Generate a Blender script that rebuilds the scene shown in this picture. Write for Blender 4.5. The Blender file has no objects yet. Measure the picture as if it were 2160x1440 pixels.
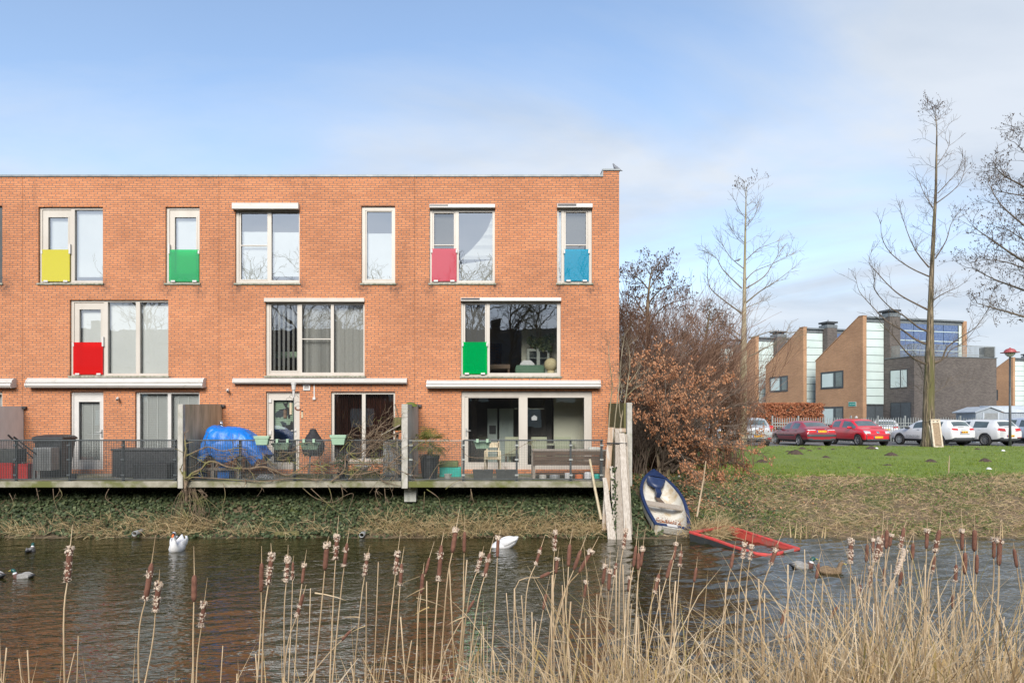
import bpy, bmesh, math, random
import numpy as np
from mathutils import Vector, Matrix, Euler
from mathutils.bvhtree import BVHTree
R = random.Random(11)
S = bpy.context.scene
COL = S.collection
# ---- photograph geometry: focal length in photo pixels, vanishing point, eye height over the water
FP, CX, HY, EYE = 1440.0, 1040.0, 885.0, 2.86
FY = 19.7      # brick facade
DY = 17.2      # front edge of the terraces
DZ = 1.31      # terrace level
STREET = 1.40
def gx(px, Y): return (px - CX) / FP * Y
def gz(py, Y): return EYE + (HY - py) / FP * Y
def P(px, py, Y): return Vector((gx(px, Y), Y, gz(py, Y)))
def fx(px): return gx(px, FY)
def fz(py): return gz(py, FY)
def sm(a, b, x):
    t = min(1, max(0, (x - a) / (b - a))); return t * t * (3 - 2 * t)

# ------------------------------------------------------------------ mesh builder
class MB:
    def __init__(s): s.v = []; s.f = []; s.mi = []; s.cur = 0
    def face(s, idx): s.f.append(tuple(idx)); s.mi.append(s.cur)
    def quad(s, a, b, c, d):
        n = len(s.v); s.v += [tuple(a), tuple(b), tuple(c), tuple(d)]; s.face((n, n+1, n+2, n+3))
    def poly(s, pts):
        n = len(s.v); s.v += [tuple(p) for p in pts]; s.face(range(n, n+len(pts)))
    def box(s, x0, x1, y0, y1, z0, z1, M=None):
        n = len(s.v)
        c = [Vector((x, y, z)) for z in (z0, z1) for y in (y0, y1) for x in (x0, x1)]
        if M is not None: c = [M @ q for q in c]
        s.v += [tuple(q) for q in c]
        for f in ((0,2,3,1),(4,5,7,6),(0,1,5,4),(2,6,7,3),(0,4,6,2),(1,3,7,5)): s.face([n+i for i in f])
    def bar(s, a, b, w, h, up=Vector((0,0,1))):
        a = Vector(a); b = Vector(b); d = b - a; L = d.length; d.normalize()
        x = d.cross(up)
        if x.length < 1e-4: x = d.cross(Vector((1,0,0)))
        x.normalize(); z = x.cross(d)
        M = Matrix((( x[0], d[0], z[0], a[0]), (x[1], d[1], z[1], a[1]), (x[2], d[2], z[2], a[2]), (0,0,0,1)))
        s.box(-w/2, w/2, 0, L, -h/2, h/2, M)
    def tube(s, pts, rads, n=5, cap=True):
        pts = [Vector(p) for p in pts]
        if not hasattr(rads, '__len__'): rads = [rads] * len(pts)
        m = len(pts); base = len(s.v); x = None
        for i in range(m):
            t = (pts[min(i+1, m-1)] - pts[max(i-1, 0)])
            if t.length < 1e-9: t = Vector((0,0,1))
            t.normalize()
            if x is None:
                x = t.cross(Vector((0.31, 0.87, 0.38)));
                if x.length < 1e-3: x = t.cross(Vector((1,0,0)))
            x = x - t * x.dot(t); x.normalize(); y = t.cross(x)
            for k in range(n):
                a = 2*math.pi*k/n
                q = pts[i] + (x*math.cos(a) + y*math.sin(a)) * rads[i]
                s.v.append((q.x, q.y, q.z))
        for i in range(m-1):
            for k in range(n):
                k2 = (k+1) % n
                s.face((base+i*n+k, base+i*n+k2, base+(i+1)*n+k2, base+(i+1)*n+k))
        if cap:
            s.face([base+k for k in range(n)][::-1]); s.face([base+(m-1)*n+k for k in range(n)])
    def lathe(s, prof, n=16, c=(0,0,0), M=None, cap=True):
        b = len(s.v); c = Vector(c)
        for r, z in prof:
            for k in range(n):
                a = 2*math.pi*k/n; q = Vector((r*math.cos(a), r*math.sin(a), z))
                if M is not None: q = M @ q
                s.v.append(tuple(q + c))
        for i in range(len(prof)-1):
            for k in range(n):
                k2 = (k+1) % n
                s.face((b+i*n+k, b+i*n+k2, b+(i+1)*n+k2, b+(i+1)*n+k))
        if cap:
            s.face([b+k for k in range(n)][::-1]); s.face([b+(len(prof)-1)*n+k for k in range(n)])
    def loft(s, rings, closed=True, cap=True):
        b = len(s.v); n = len(rings[0])
        for r in rings: s.v += [tuple(p) for p in r]
        for i in range(len(rings)-1):
            for k in range(n if closed else n-1):
                k2 = (k+1) % n
                s.face((b+i*n+k, b+i*n+k2, b+(i+1)*n+k2, b+(i+1)*n+k))
        if cap and closed:
            s.face([b+k for k in range(n)][::-1]); s.face([b+(len(rings)-1)*n+k for k in range(n)])
    def prism(s, poly, off):
        off = Vector(off); a = [Vector(p) for p in poly]; b = [p + off for p in a]; n = len(a); k0 = len(s.v)
        s.v += [tuple(p) for p in a + b]
        s.face(range(k0, k0+n)); s.face(list(range(k0+n, k0+2*n))[::-1])
        for i in range(n):
            j = (i+1) % n; s.face((k0+i, k0+n+i, k0+n+j, k0+j))
    def build(s, name, mats, parent=None, smooth=False, bevel=0, local=False, subsurf=0, fix=True):
        me = bpy.data.meshes.new(name)
        me.from_pydata(s.v, [], s.f)
        if not isinstance(mats, (list, tuple)): mats = [mats]
        for m in mats: me.materials.append(m)
        if len(mats) > 1: me.polygons.foreach_set('material_index', s.mi)
        if fix and len(s.f) < 6000:
            bm = bmesh.new(); bm.from_mesh(me)
            bmesh.ops.recalc_face_normals(bm, faces=bm.faces); bm.to_mesh(me); bm.free()
        if smooth: me.polygons.foreach_set('use_smooth', [True]*len(me.polygons))
        me.update()
        return link(name, me, parent, local, bevel, subsurf)
def wmat(o):
    m = Matrix.LocRotScale(o.location, o.rotation_euler, o.scale)
    return wmat(o.parent) @ o.matrix_parent_inverse @ m if o.parent else m
def link(name, me, parent=None, local=False, bevel=0, subsurf=0):
    o = bpy.data.objects.new(name, me); COL.objects.link(o)
    if parent:
        o.parent = parent
        if not local: o.matrix_parent_inverse = wmat(parent).inverted()
    if bevel:
        b = o.modifiers.new('bevel', 'BEVEL'); b.width = bevel; b.segments = 2; b.limit_method = 'ANGLE'; b.angle_limit = math.radians(40)
    if subsurf:
        q = o.modifiers.new('sub', 'SUBSURF'); q.levels = subsurf; q.render_levels = subsurf
    return o
def tag(o, label=None, cat=None, group=None, kind=None):
    if label: o['label'] = label
    if label and cat and not kind: kind = 'thing'
    if cat: o['category'] = cat
    if group: o['group'] = group
    if kind: o['kind'] = kind
    return o
def thing(name, label, cat, loc=(0,0,0), rot=0, group=None):
    o = bpy.data.objects.new(name, None); COL.objects.link(o); o.empty_display_size = .2
    o.location = loc; o.rotation_euler = (0, 0, rot)
    return tag(o, label, cat, group)
def struct(mb, name, mats, **k): return tag(mb.build(name, mats, **k), kind='structure')
def copy_tree(o, parent=None):
    c = o.copy(); COL.objects.link(c)
    if parent: c.parent = parent
    for ch in list(o.children): copy_tree(ch, c)
    return c

# ------------------------------------------------------------------ materials
def newmat(name):
    m = bpy.data.materials.new(name); m.use_nodes = True
    nt = m.node_tree; nt.nodes.clear()
    o = nt.nodes.new('ShaderNodeOutputMaterial')
    return m, nt, o
def N(nt, t, **k):
    n = nt.nodes.new(t)
    for a, b in k.items():
        if a in n.inputs.keys(): n.inputs[a].default_value = b
        else: setattr(n, a, b)
    return n
def rgba(c): return (c[0], c[1], c[2], 1)
def ramp(nt, fac, stops):
    r = nt.nodes.new('ShaderNodeValToRGB'); e = r.color_ramp.elements
    while len(e) < len(stops): e.new(.5)
    for q, (p, c) in zip(e, stops): q.position = p; q.color = rgba(c) if hasattr(c, '__len__') else (c, c, c, 1)
    nt.links.new(fac, r.inputs[0]); return r.outputs[0]
def coords(nt, scale=(1,1,1), src='Object', wall=False):
    tc = nt.nodes.new('ShaderNodeTexCoord'); out = tc.outputs[src]
    if wall:   # u along the wall, v up
        sp = nt.nodes.new('ShaderNodeSeparateXYZ'); nt.links.new(out, sp.inputs[0])
        ad = N(nt, 'ShaderNodeMath', operation='ADD'); nt.links.new(sp.outputs[0], ad.inputs[0]); nt.links.new(sp.outputs[1], ad.inputs[1])
        cb = nt.nodes.new('ShaderNodeCombineXYZ'); nt.links.new(ad.outputs[0], cb.inputs[0]); nt.links.new(sp.outputs[2], cb.inputs[1])
        out = cb.outputs[0]
    mp = nt.nodes.new('ShaderNodeMapping'); mp.inputs['Scale'].default_value = scale
    nt.links.new(out, mp.inputs[0]); return mp.outputs[0]
def noise(nt, vec, scale, detail=4, rough=.55, dist=0):
    n = N(nt, 'ShaderNodeTexNoise'); n.inputs['Scale'].default_value = scale; n.inputs['Detail'].default_value = detail
    n.inputs['Roughness'].default_value = rough; n.inputs['Distortion'].default_value = dist
    nt.links.new(vec, n.inputs['Vector']); return n.outputs[0]
def mixc(nt, fac, a, b, mode='MIX'):
    m = nt.nodes.new('ShaderNodeMix'); m.data_type = 'RGBA'; m.blend_type = mode
    for i, q in ((0, fac), (6, a), (7, b)):
        if hasattr(q, 'is_linked') or hasattr(q, 'links'): nt.links.new(q, m.inputs[i])
        elif hasattr(q, '__len__'): m.inputs[i].default_value = rgba(q)
        else: m.inputs[i].default_value = q
    return m.outputs[2]
def bsdf(nt, out, col=None, rough=.6, metal=0, spec=.5, bump=None, bdist=.01, bstr=.5):
    b = nt.nodes.new('ShaderNodeBsdfPrincipled')
    if col is not None:
        if hasattr(col, 'links'): nt.links.new(col, b.inputs['Base Color'])
        else: b.inputs['Base Color'].default_value = rgba(col)
    if hasattr(rough, 'links'): nt.links.new(rough, b.inputs['Roughness'])
    else: b.inputs['Roughness'].default_value = rough
    b.inputs['Metallic'].default_value = metal; b.inputs['Specular IOR Level'].default_value = spec
    if bump is not None:
        bp = nt.nodes.new('ShaderNodeBump'); bp.inputs['Strength'].default_value = bstr; bp.inputs['Distance'].default_value = bdist
        nt.links.new(bump, bp.inputs['Height']); nt.links.new(bp.outputs[0], b.inputs['Normal'])
    nt.links.new(b.outputs[0], out.inputs[0]); return b
def mat(name, c1, c2=None, rough=.6, metal=0, scale=6, stretch=(1,1,1), lo=.35, hi=.65, spec=.5, bump=0, bscale=40, c3=None, s3=1.5, t3=(.55,.7), coat=0):
    """two colours mixed by noise, an optional third in patches, optional bump"""
    m, nt, o = newmat(name); v = coords(nt, stretch)
    col = c1
    if c2 is not None:
        col = ramp(nt, noise(nt, v, scale, 6, .6), [(lo, c1), (hi, c2)])
    if c3 is not None:
        f = ramp(nt, noise(nt, v, s3, 5, .6), [(t3[0], 0.), (t3[1], 1.)])
        col = mixc(nt, f, col, c3)
    b = bsdf(nt, o, col, rough, metal, spec, noise(nt, v, bscale, 5, .6) if bump else None, bump or .01)
    if coat: b.inputs['Coat Weight'].default_value = coat; b.inputs['Coat Roughness'].default_value = .05
    return m
def island(name, stops, rough=.7, translucent=0, spec=.3):
    """colour drawn per leaf or blade"""
    m, nt, o = newmat(name); g = nt.nodes.new('ShaderNodeNewGeometry')
    col = ramp(nt, g.outputs['Random Per Island'], stops)
    b = bsdf(nt, o, col, rough, 0, spec)
    if translucent:
        t = nt.nodes.new('ShaderNodeBsdfTranslucent'); nt.links.new(col, t.inputs[0])
        mx = nt.nodes.new('ShaderNodeMixShader'); mx.inputs[0].default_value = translucent
        nt.links.new(b.outputs[0], mx.inputs[1]); nt.links.new(t.outputs[0], mx.inputs[2]); nt.links.new(mx.outputs[0], o.inputs[0])
    return m
def brick(name, ca, cb, mortar, stain=(.05,.04,.04), msize=.0095, stainlevel=.5, w=.222, h=.0624, runs=()):
    m, nt, o = newmat(name); v = coords(nt, wall=True)
    # courses run wild: each row keeps its own offset through a slow noise shift
    b = N(nt, 'ShaderNodeTexBrick', offset=.5, offset_frequency=2, squash=1)
    b.inputs['Color1'].default_value = rgba(ca); b.inputs['Color2'].default_value = rgba(cb); b.inputs['Mortar'].default_value = rgba(mortar)
    b.inputs['Scale'].default_value = 1; b.inputs['Mortar Size'].default_value = msize; b.inputs['Mortar Smooth'].default_value = .15
    b.inputs['Bias'].default_value = -.1; b.inputs['Brick Width'].default_value = w; b.inputs['Row Height'].default_value = h
    # row-wise random shift
    sp = nt.nodes.new('ShaderNodeSeparateXYZ'); nt.links.new(v, sp.inputs[0])
    dv = N(nt, 'ShaderNodeMath', operation='DIVIDE'); nt.links.new(sp.outputs[1], dv.inputs[0]); dv.inputs[1].default_value = h
    fl = N(nt, 'ShaderNodeMath', operation='FLOOR'); nt.links.new(dv.outputs[0], fl.inputs[0])
    wn = N(nt, 'ShaderNodeTexWhiteNoise', noise_dimensions='1D'); nt.links.new(fl.outputs[0], wn.inputs['W'])
    ml = N(nt, 'ShaderNodeMath', operation='MULTIPLY_ADD'); nt.links.new(wn.outputs[0], ml.inputs[0]); ml.inputs[1].default_value = .045; nt.links.new(sp.outputs[0], ml.inputs[2])
    cb2 = nt.nodes.new('ShaderNodeCombineXYZ'); nt.links.new(ml.outputs[0], cb2.inputs[0]); nt.links.new(sp.outputs[1], cb2.inputs[1])
    nt.links.new(cb2.outputs[0], b.inputs['Vector'])
    big = ramp(nt, noise(nt, v, .45, 5, .6), [(.3, (.82,.81,.82)), (.7, (1.12,1.11,1.10))])
    fine = ramp(nt, noise(nt, v, 22, 3, .6), [(.3, (.86,.86,.86)), (.7, (1.1,1.1,1.1))])
    col = mixc(nt, 1., b.outputs['Color'], big, 'MULTIPLY'); col = mixc(nt, 1., col, fine, 'MULTIPLY')
    vs = N(nt, 'ShaderNodeMapping'); vs.inputs['Scale'].default_value = (1, .22, 1); nt.links.new(v, vs.inputs[0])
    st = ramp(nt, noise(nt, vs.outputs[0], 2.2, 6, .65), [(.60, 0.), (.82, stainlevel)])
    col = mixc(nt, st, col, stain)
    if runs:     # grime that has run down from the ends of the sills
        tot = None
        for rx_, rz_ in runs:
            m_ = nt.nodes.new('ShaderNodeMapping'); m_.vector_type = 'TEXTURE'; m_.inputs['Location'].default_value = (rx_, rz_, 0); m_.inputs['Scale'].default_value = (.30, .34, 1); nt.links.new(v, m_.inputs[0])
            g_ = N(nt, 'ShaderNodeTexGradient', gradient_type='SPHERICAL'); nt.links.new(m_.outputs[0], g_.inputs[0])
            if tot is None: tot = g_.outputs[1]
            else:
                a_ = N(nt, 'ShaderNodeMath', operation='ADD'); nt.links.new(tot, a_.inputs[0]); nt.links.new(g_.outputs[1], a_.inputs[1]); tot = a_.outputs[0]
        k_ = N(nt, 'ShaderNodeMath', operation='MULTIPLY', use_clamp=True); nt.links.new(tot, k_.inputs[0]); nt.links.new(ramp(nt, noise(nt, v, 7, 6, .7), [(.40, 0.), (.62, 1.)]), k_.inputs[1])
        col = mixc(nt, k_.outputs[0], col, (.07,.05,.045))
    eff = ramp(nt, noise(nt, v, 1.3, 7, .7), [(.66, 0.), (.82, .20)])
    col = mixc(nt, eff, col, (.75,.62,.55))
    inv = N(nt, 'ShaderNodeMath', operation='SUBTRACT'); inv.inputs[0].default_value = 1; nt.links.new(b.outputs['Fac'], inv.inputs[1])
    bsdf(nt, o, col, .85, 0, .25, inv.outputs[0], .006, .8)
    return m
def glass(name, tint=(.95,.97,.97), base=.10, rough=0.0, wob=.0):
    m, nt, o = newmat(name)
    t = nt.nodes.new('ShaderNodeBsdfTransparent'); t.inputs[0].default_value = rgba(tint)
    g = nt.nodes.new('ShaderNodeBsdfGlossy'); g.inputs['Roughness'].default_value = rough; g.inputs[0].default_value = (.95,.97,1,1)
    fr = nt.nodes.new('ShaderNodeFresnel'); fr.inputs[0].default_value = 1.52
    ad = N(nt, 'ShaderNodeMath', operation='ADD', use_clamp=True); nt.links.new(fr.outputs[0], ad.inputs[0]); ad.inputs[1].default_value = base
    if wob:
        bp = nt.nodes.new('ShaderNodeBump'); bp.inputs['Strength'].default_value = .3; bp.inputs['Distance'].default_value = wob
        nt.links.new(noise(nt, coords(nt), 1.6, 2, .5), bp.inputs['Height']); nt.links.new(bp.outputs[0], g.inputs['Normal'])
    mx = nt.nodes.new('ShaderNodeMixShader'); nt.links.new(ad.outputs[0], mx.inputs[0])
    nt.links.new(t.outputs[0], mx.inputs[1]); nt.links.new(g.outputs[0], mx.inputs[2]); nt.links.new(mx.outputs[0], o.inputs[0])
    return m
def acrylic(name, col, body, mixd=.45):
    m, nt, o = newmat(name)
    t = nt.nodes.new('ShaderNodeBsdfTransparent'); t.inputs[0].default_value = rgba(col)
    d = nt.nodes.new('ShaderNodeBsdfDiffuse'); d.inputs[0].default_value = rgba(body)
    m1 = nt.nodes.new('ShaderNodeMixShader'); m1.inputs[0].default_value = mixd*.5
    nt.links.new(t.outputs[0], m1.inputs[1]); nt.links.new(d.outputs[0], m1.inputs[2])
    g = nt.nodes.new('ShaderNodeBsdfGlossy'); g.inputs['Roughness'].default_value = .02
    fr = nt.nodes.new('ShaderNodeFresnel'); fr.inputs[0].default_value = 1.85
    m2 = nt.nodes.new('ShaderNodeMixShader'); nt.links.new(fr.outputs[0], m2.inputs[0])
    nt.links.new(m1.outputs[0], m2.inputs[1]); nt.links.new(g.outputs[0], m2.inputs[2]); nt.links.new(m2.outputs[0], o.inputs[0])
    return m
def emit(name, c, s=1):
    m, nt, o = newmat(name); e = nt.nodes.new('ShaderNodeEmission'); e.inputs[0].default_value = rgba(c); e.inputs[1].default_value = s
    nt.links.new(e.outputs[0], o.inputs[0]); return m

M = {}
M['brick'] = brick('orange_brick', (.595,.245,.110), (.485,.190,.083), (.19,.135,.112), runs=[(gx(a, 19.7) + 19.7, gz(b, 19.7)) for a, b in ((218,604),(352,606),(421,608),(500,603),(632,605),(764,606),(833,608),(908,605),(1043,604),(1178,606),(1249,609),(150,801),(354,802),(768,800),(12,604))])
M['tanbrick'] = brick('tan_brick', (.54,.305,.162), (.44,.24,.122), (.26,.20,.15), stainlevel=.2, msize=.01)
M['greybrick'] = brick('grey_brick', (.165,.145,.13), (.105,.092,.085), (.085,.08,.076), stainlevel=.25, msize=.008)
M['frame'] = mat('cream_frame', (.48,.45,.405), (.43,.40,.355), .42, scale=3, stretch=(1,1,.3))
M['white'] = mat('white_frame', (.54,.53,.515), (.49,.48,.465), .4, scale=3)
M['awning'] = mat('awning_case', (.50,.485,.46), (.44,.425,.40), .45, scale=2, stretch=(1,1,4), c3=(.27,.27,.22), s3=7, t3=(.60,.75))
M['cap'] = mat('zinc_cap', (.20,.22,.23), (.13,.15,.16), .5, .3, scale=5)
M['sill'] = mat('stained_sill', (.34,.33,.28), (.14,.15,.10), .8, scale=14, stretch=(1,1,1), bump=.004)
M['darkframe'] = mat('dark_frame', (.035,.04,.043), (.06,.065,.07), .45, scale=5)
M['solar'] = mat('solar_strip', (.03,.033,.04), None, .25)
M['glass'] = glass('window_glass', base=.17, wob=.004)
M['glass2'] = glass('coated_glass', (.95,.98,.98), base=.32, wob=.004)
M['yellow'] = acrylic('yellow_acrylic', (1.,.94,.02), (.95,.85,.0), .9)
M['greenp'] = acrylic('green_acrylic', (.0,.90,.42), (.0,.54,.17), .55)
M['redp'] = acrylic('red_acrylic', (1.,.10,.09), (.98,.03,.03), .75)
M['pink'] = acrylic('pink_acrylic', (.98,.40,.45), (.72,.10,.14), .95)
M['bluep'] = acrylic('blue_acrylic', (.10,.80,.98), (.01,.35,.54), .95)
M['green2'] = acrylic('emerald_acrylic', (.0,.95,.25), (.0,.60,.16), .7)
M['blind'] = mat('pale_blind', (.80,.83,.82), (.75,.78,.77), .8, scale=1)
M['screen'] = mat('grey_screen', (.13,.13,.125), (.10,.10,.10), .8, scale=40)
M['slat'] = mat('vertical_slat', (.60,.60,.57), None, .8)
M['brownslat'] = mat('brown_slat', (.16,.055,.03), (.07,.025,.018), .8, scale=9)
M['room'] = mat('room_plaster', (.62,.60,.55), None, .9)
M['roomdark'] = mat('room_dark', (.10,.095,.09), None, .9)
M['roomgreen'] = mat('room_sage', (.58,.58,.48), None, .9)
M['concrete'] = mat('mossy_concrete', (.33,.31,.25), (.20,.19,.14), .9, scale=4, bump=.01, bscale=50, c3=(.11,.12,.035), s3=1.5, t3=(.44,.60))
M['concretelight'] = mat('pale_concrete', (.45,.435,.40), (.33,.32,.28), .9, scale=9, stretch=(1,1,.6), bump=.008, bscale=60, c3=(.20,.21,.12), s3=3, t3=(.6,.75))
M['concretepale'] = mat('pale_render', (.74,.72,.69), (.64,.62,.59), .9, scale=4, stretch=(1,1,.4))
M['concretebrown'] = mat('stained_concrete', (.64,.51,.33), (.40,.31,.195), .9, scale=5, stretch=(1,1,.18), bump=.006, bscale=60, c3=(.18,.19,.10), s3=1.6, t3=(.5,.7))
M['concretegrey'] = mat('grey_concrete', (.46,.46,.43), (.31,.32,.29), .9, scale=6, stretch=(1,1,.25), bump=.006, c3=(.10,.13,.04), s3=1.5, t3=(.62,.75))
M['moss'] = mat('moss', (.07,.10,.015), (.13,.15,.03), .95, scale=30, bump=.02)
M['rail'] = mat('rail_paint', (.045,.055,.06), (.075,.085,.09), .5, .2, scale=12)
M['galv'] = mat('galvanised', (.36,.38,.37), (.24,.26,.25), .5, .5, scale=20)
M['black'] = mat('black_plastic', (.018,.02,.022), (.03,.032,.035), .45, scale=8)
M['blackcloth'] = mat('black_cover', (.03,.03,.032), (.018,.018,.02), .75, scale=14, bump=.01, bscale=9)
M['rattan'] = mat('black_rattan', (.014,.015,.017), (.032,.033,.036), .6, scale=60, stretch=(1,1,3), bump=.01, bscale=70)
M['tarp'] = mat('blue_tarp', (.0,.17,.62), (.0,.13,.50), .42, scale=4, bump=.05, bscale=6)
M['planter'] = mat('sage_planter', (.30,.44,.32), (.26,.39,.28), .5, scale=4)
M['planterdark'] = mat('dark_planter', (.05,.055,.055), (.08,.085,.08), .7, scale=9)
M['wood'] = mat('weathered_wood', (.38,.34,.29), (.25,.21,.17), .85, scale=9, stretch=(6,6,.5), bump=.01, bscale=16)
M['woodpale'] = mat('pale_plank', (.52,.475,.42), (.34,.295,.245), .8, scale=8, stretch=(5,5,.35), bump=.012, bscale=14)
M['woodtan'] = mat('tan_plank', (.42,.30,.205), (.29,.20,.13), .8, scale=8, stretch=(5,5,.35), bump=.012, bscale=14, c3=(.46,.42,.37), s3=2, t3=(.5,.62))
M['woodmoss'] = mat('mossy_boards', (.15,.14,.05), (.09,.085,.035), .9, scale=6, stretch=(8,8,.3), bump=.01)
M['woodbrown'] = mat('brown_planks', (.16,.11,.075), (.08,.055,.04), .85, scale=5, stretch=(.4,1,5), bump=.01)
M['cane'] = mat('bamboo_cane', (.55,.48,.33), (.42,.34,.22), .6, scale=9)
M['stem'] = mat('vine_bark', (.21,.15,.10), (.12,.085,.055), .9, scale=9, bump=.01, c3=(.17,.18,.05), s3=3, t3=(.5,.68))
M['stempale'] = mat('dry_stem', (.42,.33,.22), (.30,.22,.14), .85, scale=6)
M['bark'] = mat('tree_bark', (.23,.18,.12), (.05,.038,.025), .9, scale=5, stretch=(4.5,4.5,.28), lo=.41, hi=.57, bump=.04, bscale=9, c3=(.10,.095,.035), s3=1.1, t3=(.50,.66))
M['barkpale'] = mat('pale_bark', (.35,.30,.21), (.20,.17,.11), .9, scale=6, stretch=(3,3,.3), bump=.03, bscale=9, c3=(.16,.17,.06), s3=.8, t3=(.5,.65))
M['twig'] = mat('twig_bark', (.13,.10,.075), (.09,.07,.055), .9, scale=3)
M['twigred'] = island('thicket_twig', [(0,(.105,.058,.042)), (.5,(.165,.095,.066)), (1,(.23,.15,.105))], .9)
M['cone'] = mat('alder_cones', (.045,.030,.025), (.075,.045,.035), .9, scale=20)
M['beech'] = island('dry_beech_leaf', [(0,(.35,.15,.072)), (.35,(.46,.225,.115)), (.7,(.56,.305,.17)), (1,(.28,.11,.052))], .6, .25)
M['hedge'] = island('hedge_leaf', [(0,(.19,.058,.028)), (.5,(.32,.115,.052)), (1,(.42,.18,.085))], .65, .2)
M['ivy'] = island('ivy_leaf', [(0,(.022,.034,.015)), (.4,(.044,.066,.028)), (.8,(.076,.100,.044)), (1,(.15,.17,.085))], .6, .12, .25)
M['weed'] = island('weed_leaf', [(0,(.045,.085,.014)), (.5,(.085,.15,.025)), (1,(.15,.20,.05))], .5, .25)
M['grassy'] = island('lawn_blade', [(0,(.095,.15,.014)), (.5,(.155,.22,.022)), (.9,(.215,.28,.042)), (1,(.33,.31,.12))], .6, .3)
M['drygrass'] = island('dry_grass', [(0,(.32,.23,.12)), (.4,(.50,.38,.21)), (.8,(.66,.52,.31)), (1,(.24,.20,.07))], .7, .2)
M['drybank'] = island('bank_thatch', [(0,(.36,.25,.145)), (.4,(.57,.42,.255)), (.70,(.66,.51,.31)), (.82,(.23,.24,.055)), (1,(.12,.19,.03))], .75, .2)
M['reedleaf'] = island('dead_reed', [(0,(.17,.11,.058)), (.12,(.40,.285,.155)), (.40,(.62,.47,.285)), (.72,(.76,.61,.41)), (.9,(.64,.46,.21)), (1,(.20,.18,.055))], .6, .2)
M['stalk'] = mat('reed_stalk', (.64,.49,.31), (.46,.33,.20), .6, scale=5, stretch=(1,1,.4), c3=(.30,.20,.10), s3=2, t3=(.5,.7))
M['cattail'] = mat('cattail_brown', (.235,.110,.073), (.15,.066,.044), .95, scale=40, bump=.01, bscale=200)
M['fluff'] = mat('cattail_fluff', (.74,.62,.50), (.58,.45,.34), .95, scale=45, lo=.3, hi=.7, bump=.02, bscale=120)
M['soil'] = mat('bank_soil', (.085,.062,.036), (.15,.11,.065), .95, scale=9, bump=.04, bscale=12, c3=(.06,.075,.018), s3=.9, t3=(.5,.65))
M['molesoil'] = mat('molehill_soil', (.045,.030,.024), (.085,.058,.044), .98, scale=14, bump=.05, bscale=22)
M['asphalt'] = mat('street_paving', (.16,.155,.15), (.12,.115,.11), .9, scale=20, bump=.004, bscale=90)
M['palm'] = island('palm_blade', [(0,(.07,.10,.02)), (.5,(.13,.15,.035)), (1,(.24,.20,.05))], .5, .2)
M['steel'] = mat('grey_steel', (.34,.35,.35), (.26,.27,.27), .45, .4, scale=5)
M['feather'] = mat('white_feather', (.66,.66,.66), (.58,.59,.61), .8, scale=14)
M['beechpot'] = mat('terracotta_orange', (.55,.16,.05), (.42,.11,.04), .7)
M['red'] = mat('red', (.62,.03,.025), (.52,.025,.02), .4, scale=6)
M['redboat'] = mat('worn_red_paint', (.58,.06,.05), (.40,.045,.04), .6, scale=7, bump=.006, c3=(.26,.10,.075), s3=5, t3=(.50,.68))
M['redin'] = mat('faded_red_inside', (.52,.075,.055), (.36,.05,.04), .6, scale=5, c3=(.32,.16,.12), s3=5, t3=(.55,.7))
M['boatblack'] = mat('dark_hull', (.035,.04,.042), (.055,.06,.06), .5, scale=7)
M['navy'] = mat('navy_gelcoat', (.011,.024,.075), (.016,.034,.10), .42, scale=7, c3=(.05,.065,.11), s3=6, t3=(.62,.75))
M['boatwhite'] = mat('stained_white_hull', (.64,.63,.58), (.54,.52,.46), .6, scale=5, c3=(.42,.31,.17), s3=3.2, t3=(.50,.70))
M['lettergrey'] = mat('grey_lettering', (.25,.27,.29), None, .5)
M['tyre'] = mat('tyre_rubber', (.02,.02,.021), None, .8)
M['rim'] = mat('alloy', (.55,.56,.57), (.42,.43,.44), .3, .8, scale=8)
M['carglass'] = glass('car_glass', (.16,.20,.20), base=.10)
M['carglass2'] = mat('car_interior', (.02,.022,.024), None, .6)
M['plate'] = mat('yellow_plate', (.83,.42,.015), None, .5)
M['platetext'] = mat('plate_text', (.03,.025,.02), None, .6)
M['eublue'] = mat('plate_blue', (.02,.06,.35), None, .5)
M['lightred'] = mat('lamp_red', (.42,.012,.018), (.5,.03,.03), .15, scale=15)
M['lightclear'] = mat('lamp_clear', (.72,.74,.76), (.5,.52,.54), .12, scale=20, metal=.3)
M['bumper'] = mat('grey_bumper', (.05,.055,.06), None, .55)
def paint(name, c, metal=0): return mat(name, c, tuple(x*.93 for x in c), .32, metal, scale=2, coat=.8)
M['p_white'] = paint('white_paint', (.64,.65,.66)); M['p_silver'] = paint('silver_paint', (.56,.58,.60), .55)
M['p_grey'] = paint('light_silver_paint', (.62,.64,.66), .4); M['p_dred'] = paint('dark_red_paint', (.27,.014,.026)); M['p_red'] = paint('bright_red_paint', (.60,.008,.02))
M['p_blue'] = paint('ice_blue_paint', (.52,.58,.68), .4)
M['lampred'] = mat('faded_red_cap', (.40,.085,.09), (.32,.07,.075), .5, scale=8); M['lampglass'] = mat('lamp_globe', (.52,.53,.52), None, .3)
M['woodcream'] = mat('cream_wood', (.58,.50,.40), (.45,.37,.28), .8, scale=6); M['turqsign'] = mat('green_enamel', (.0,.27,.20), (.0,.24,.18), .35)
M['wicker'] = mat('wicker_weave', (.36,.27,.18), (.17,.12,.08), .9, scale=9, stretch=(1,1,9), bump=.01)
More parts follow.
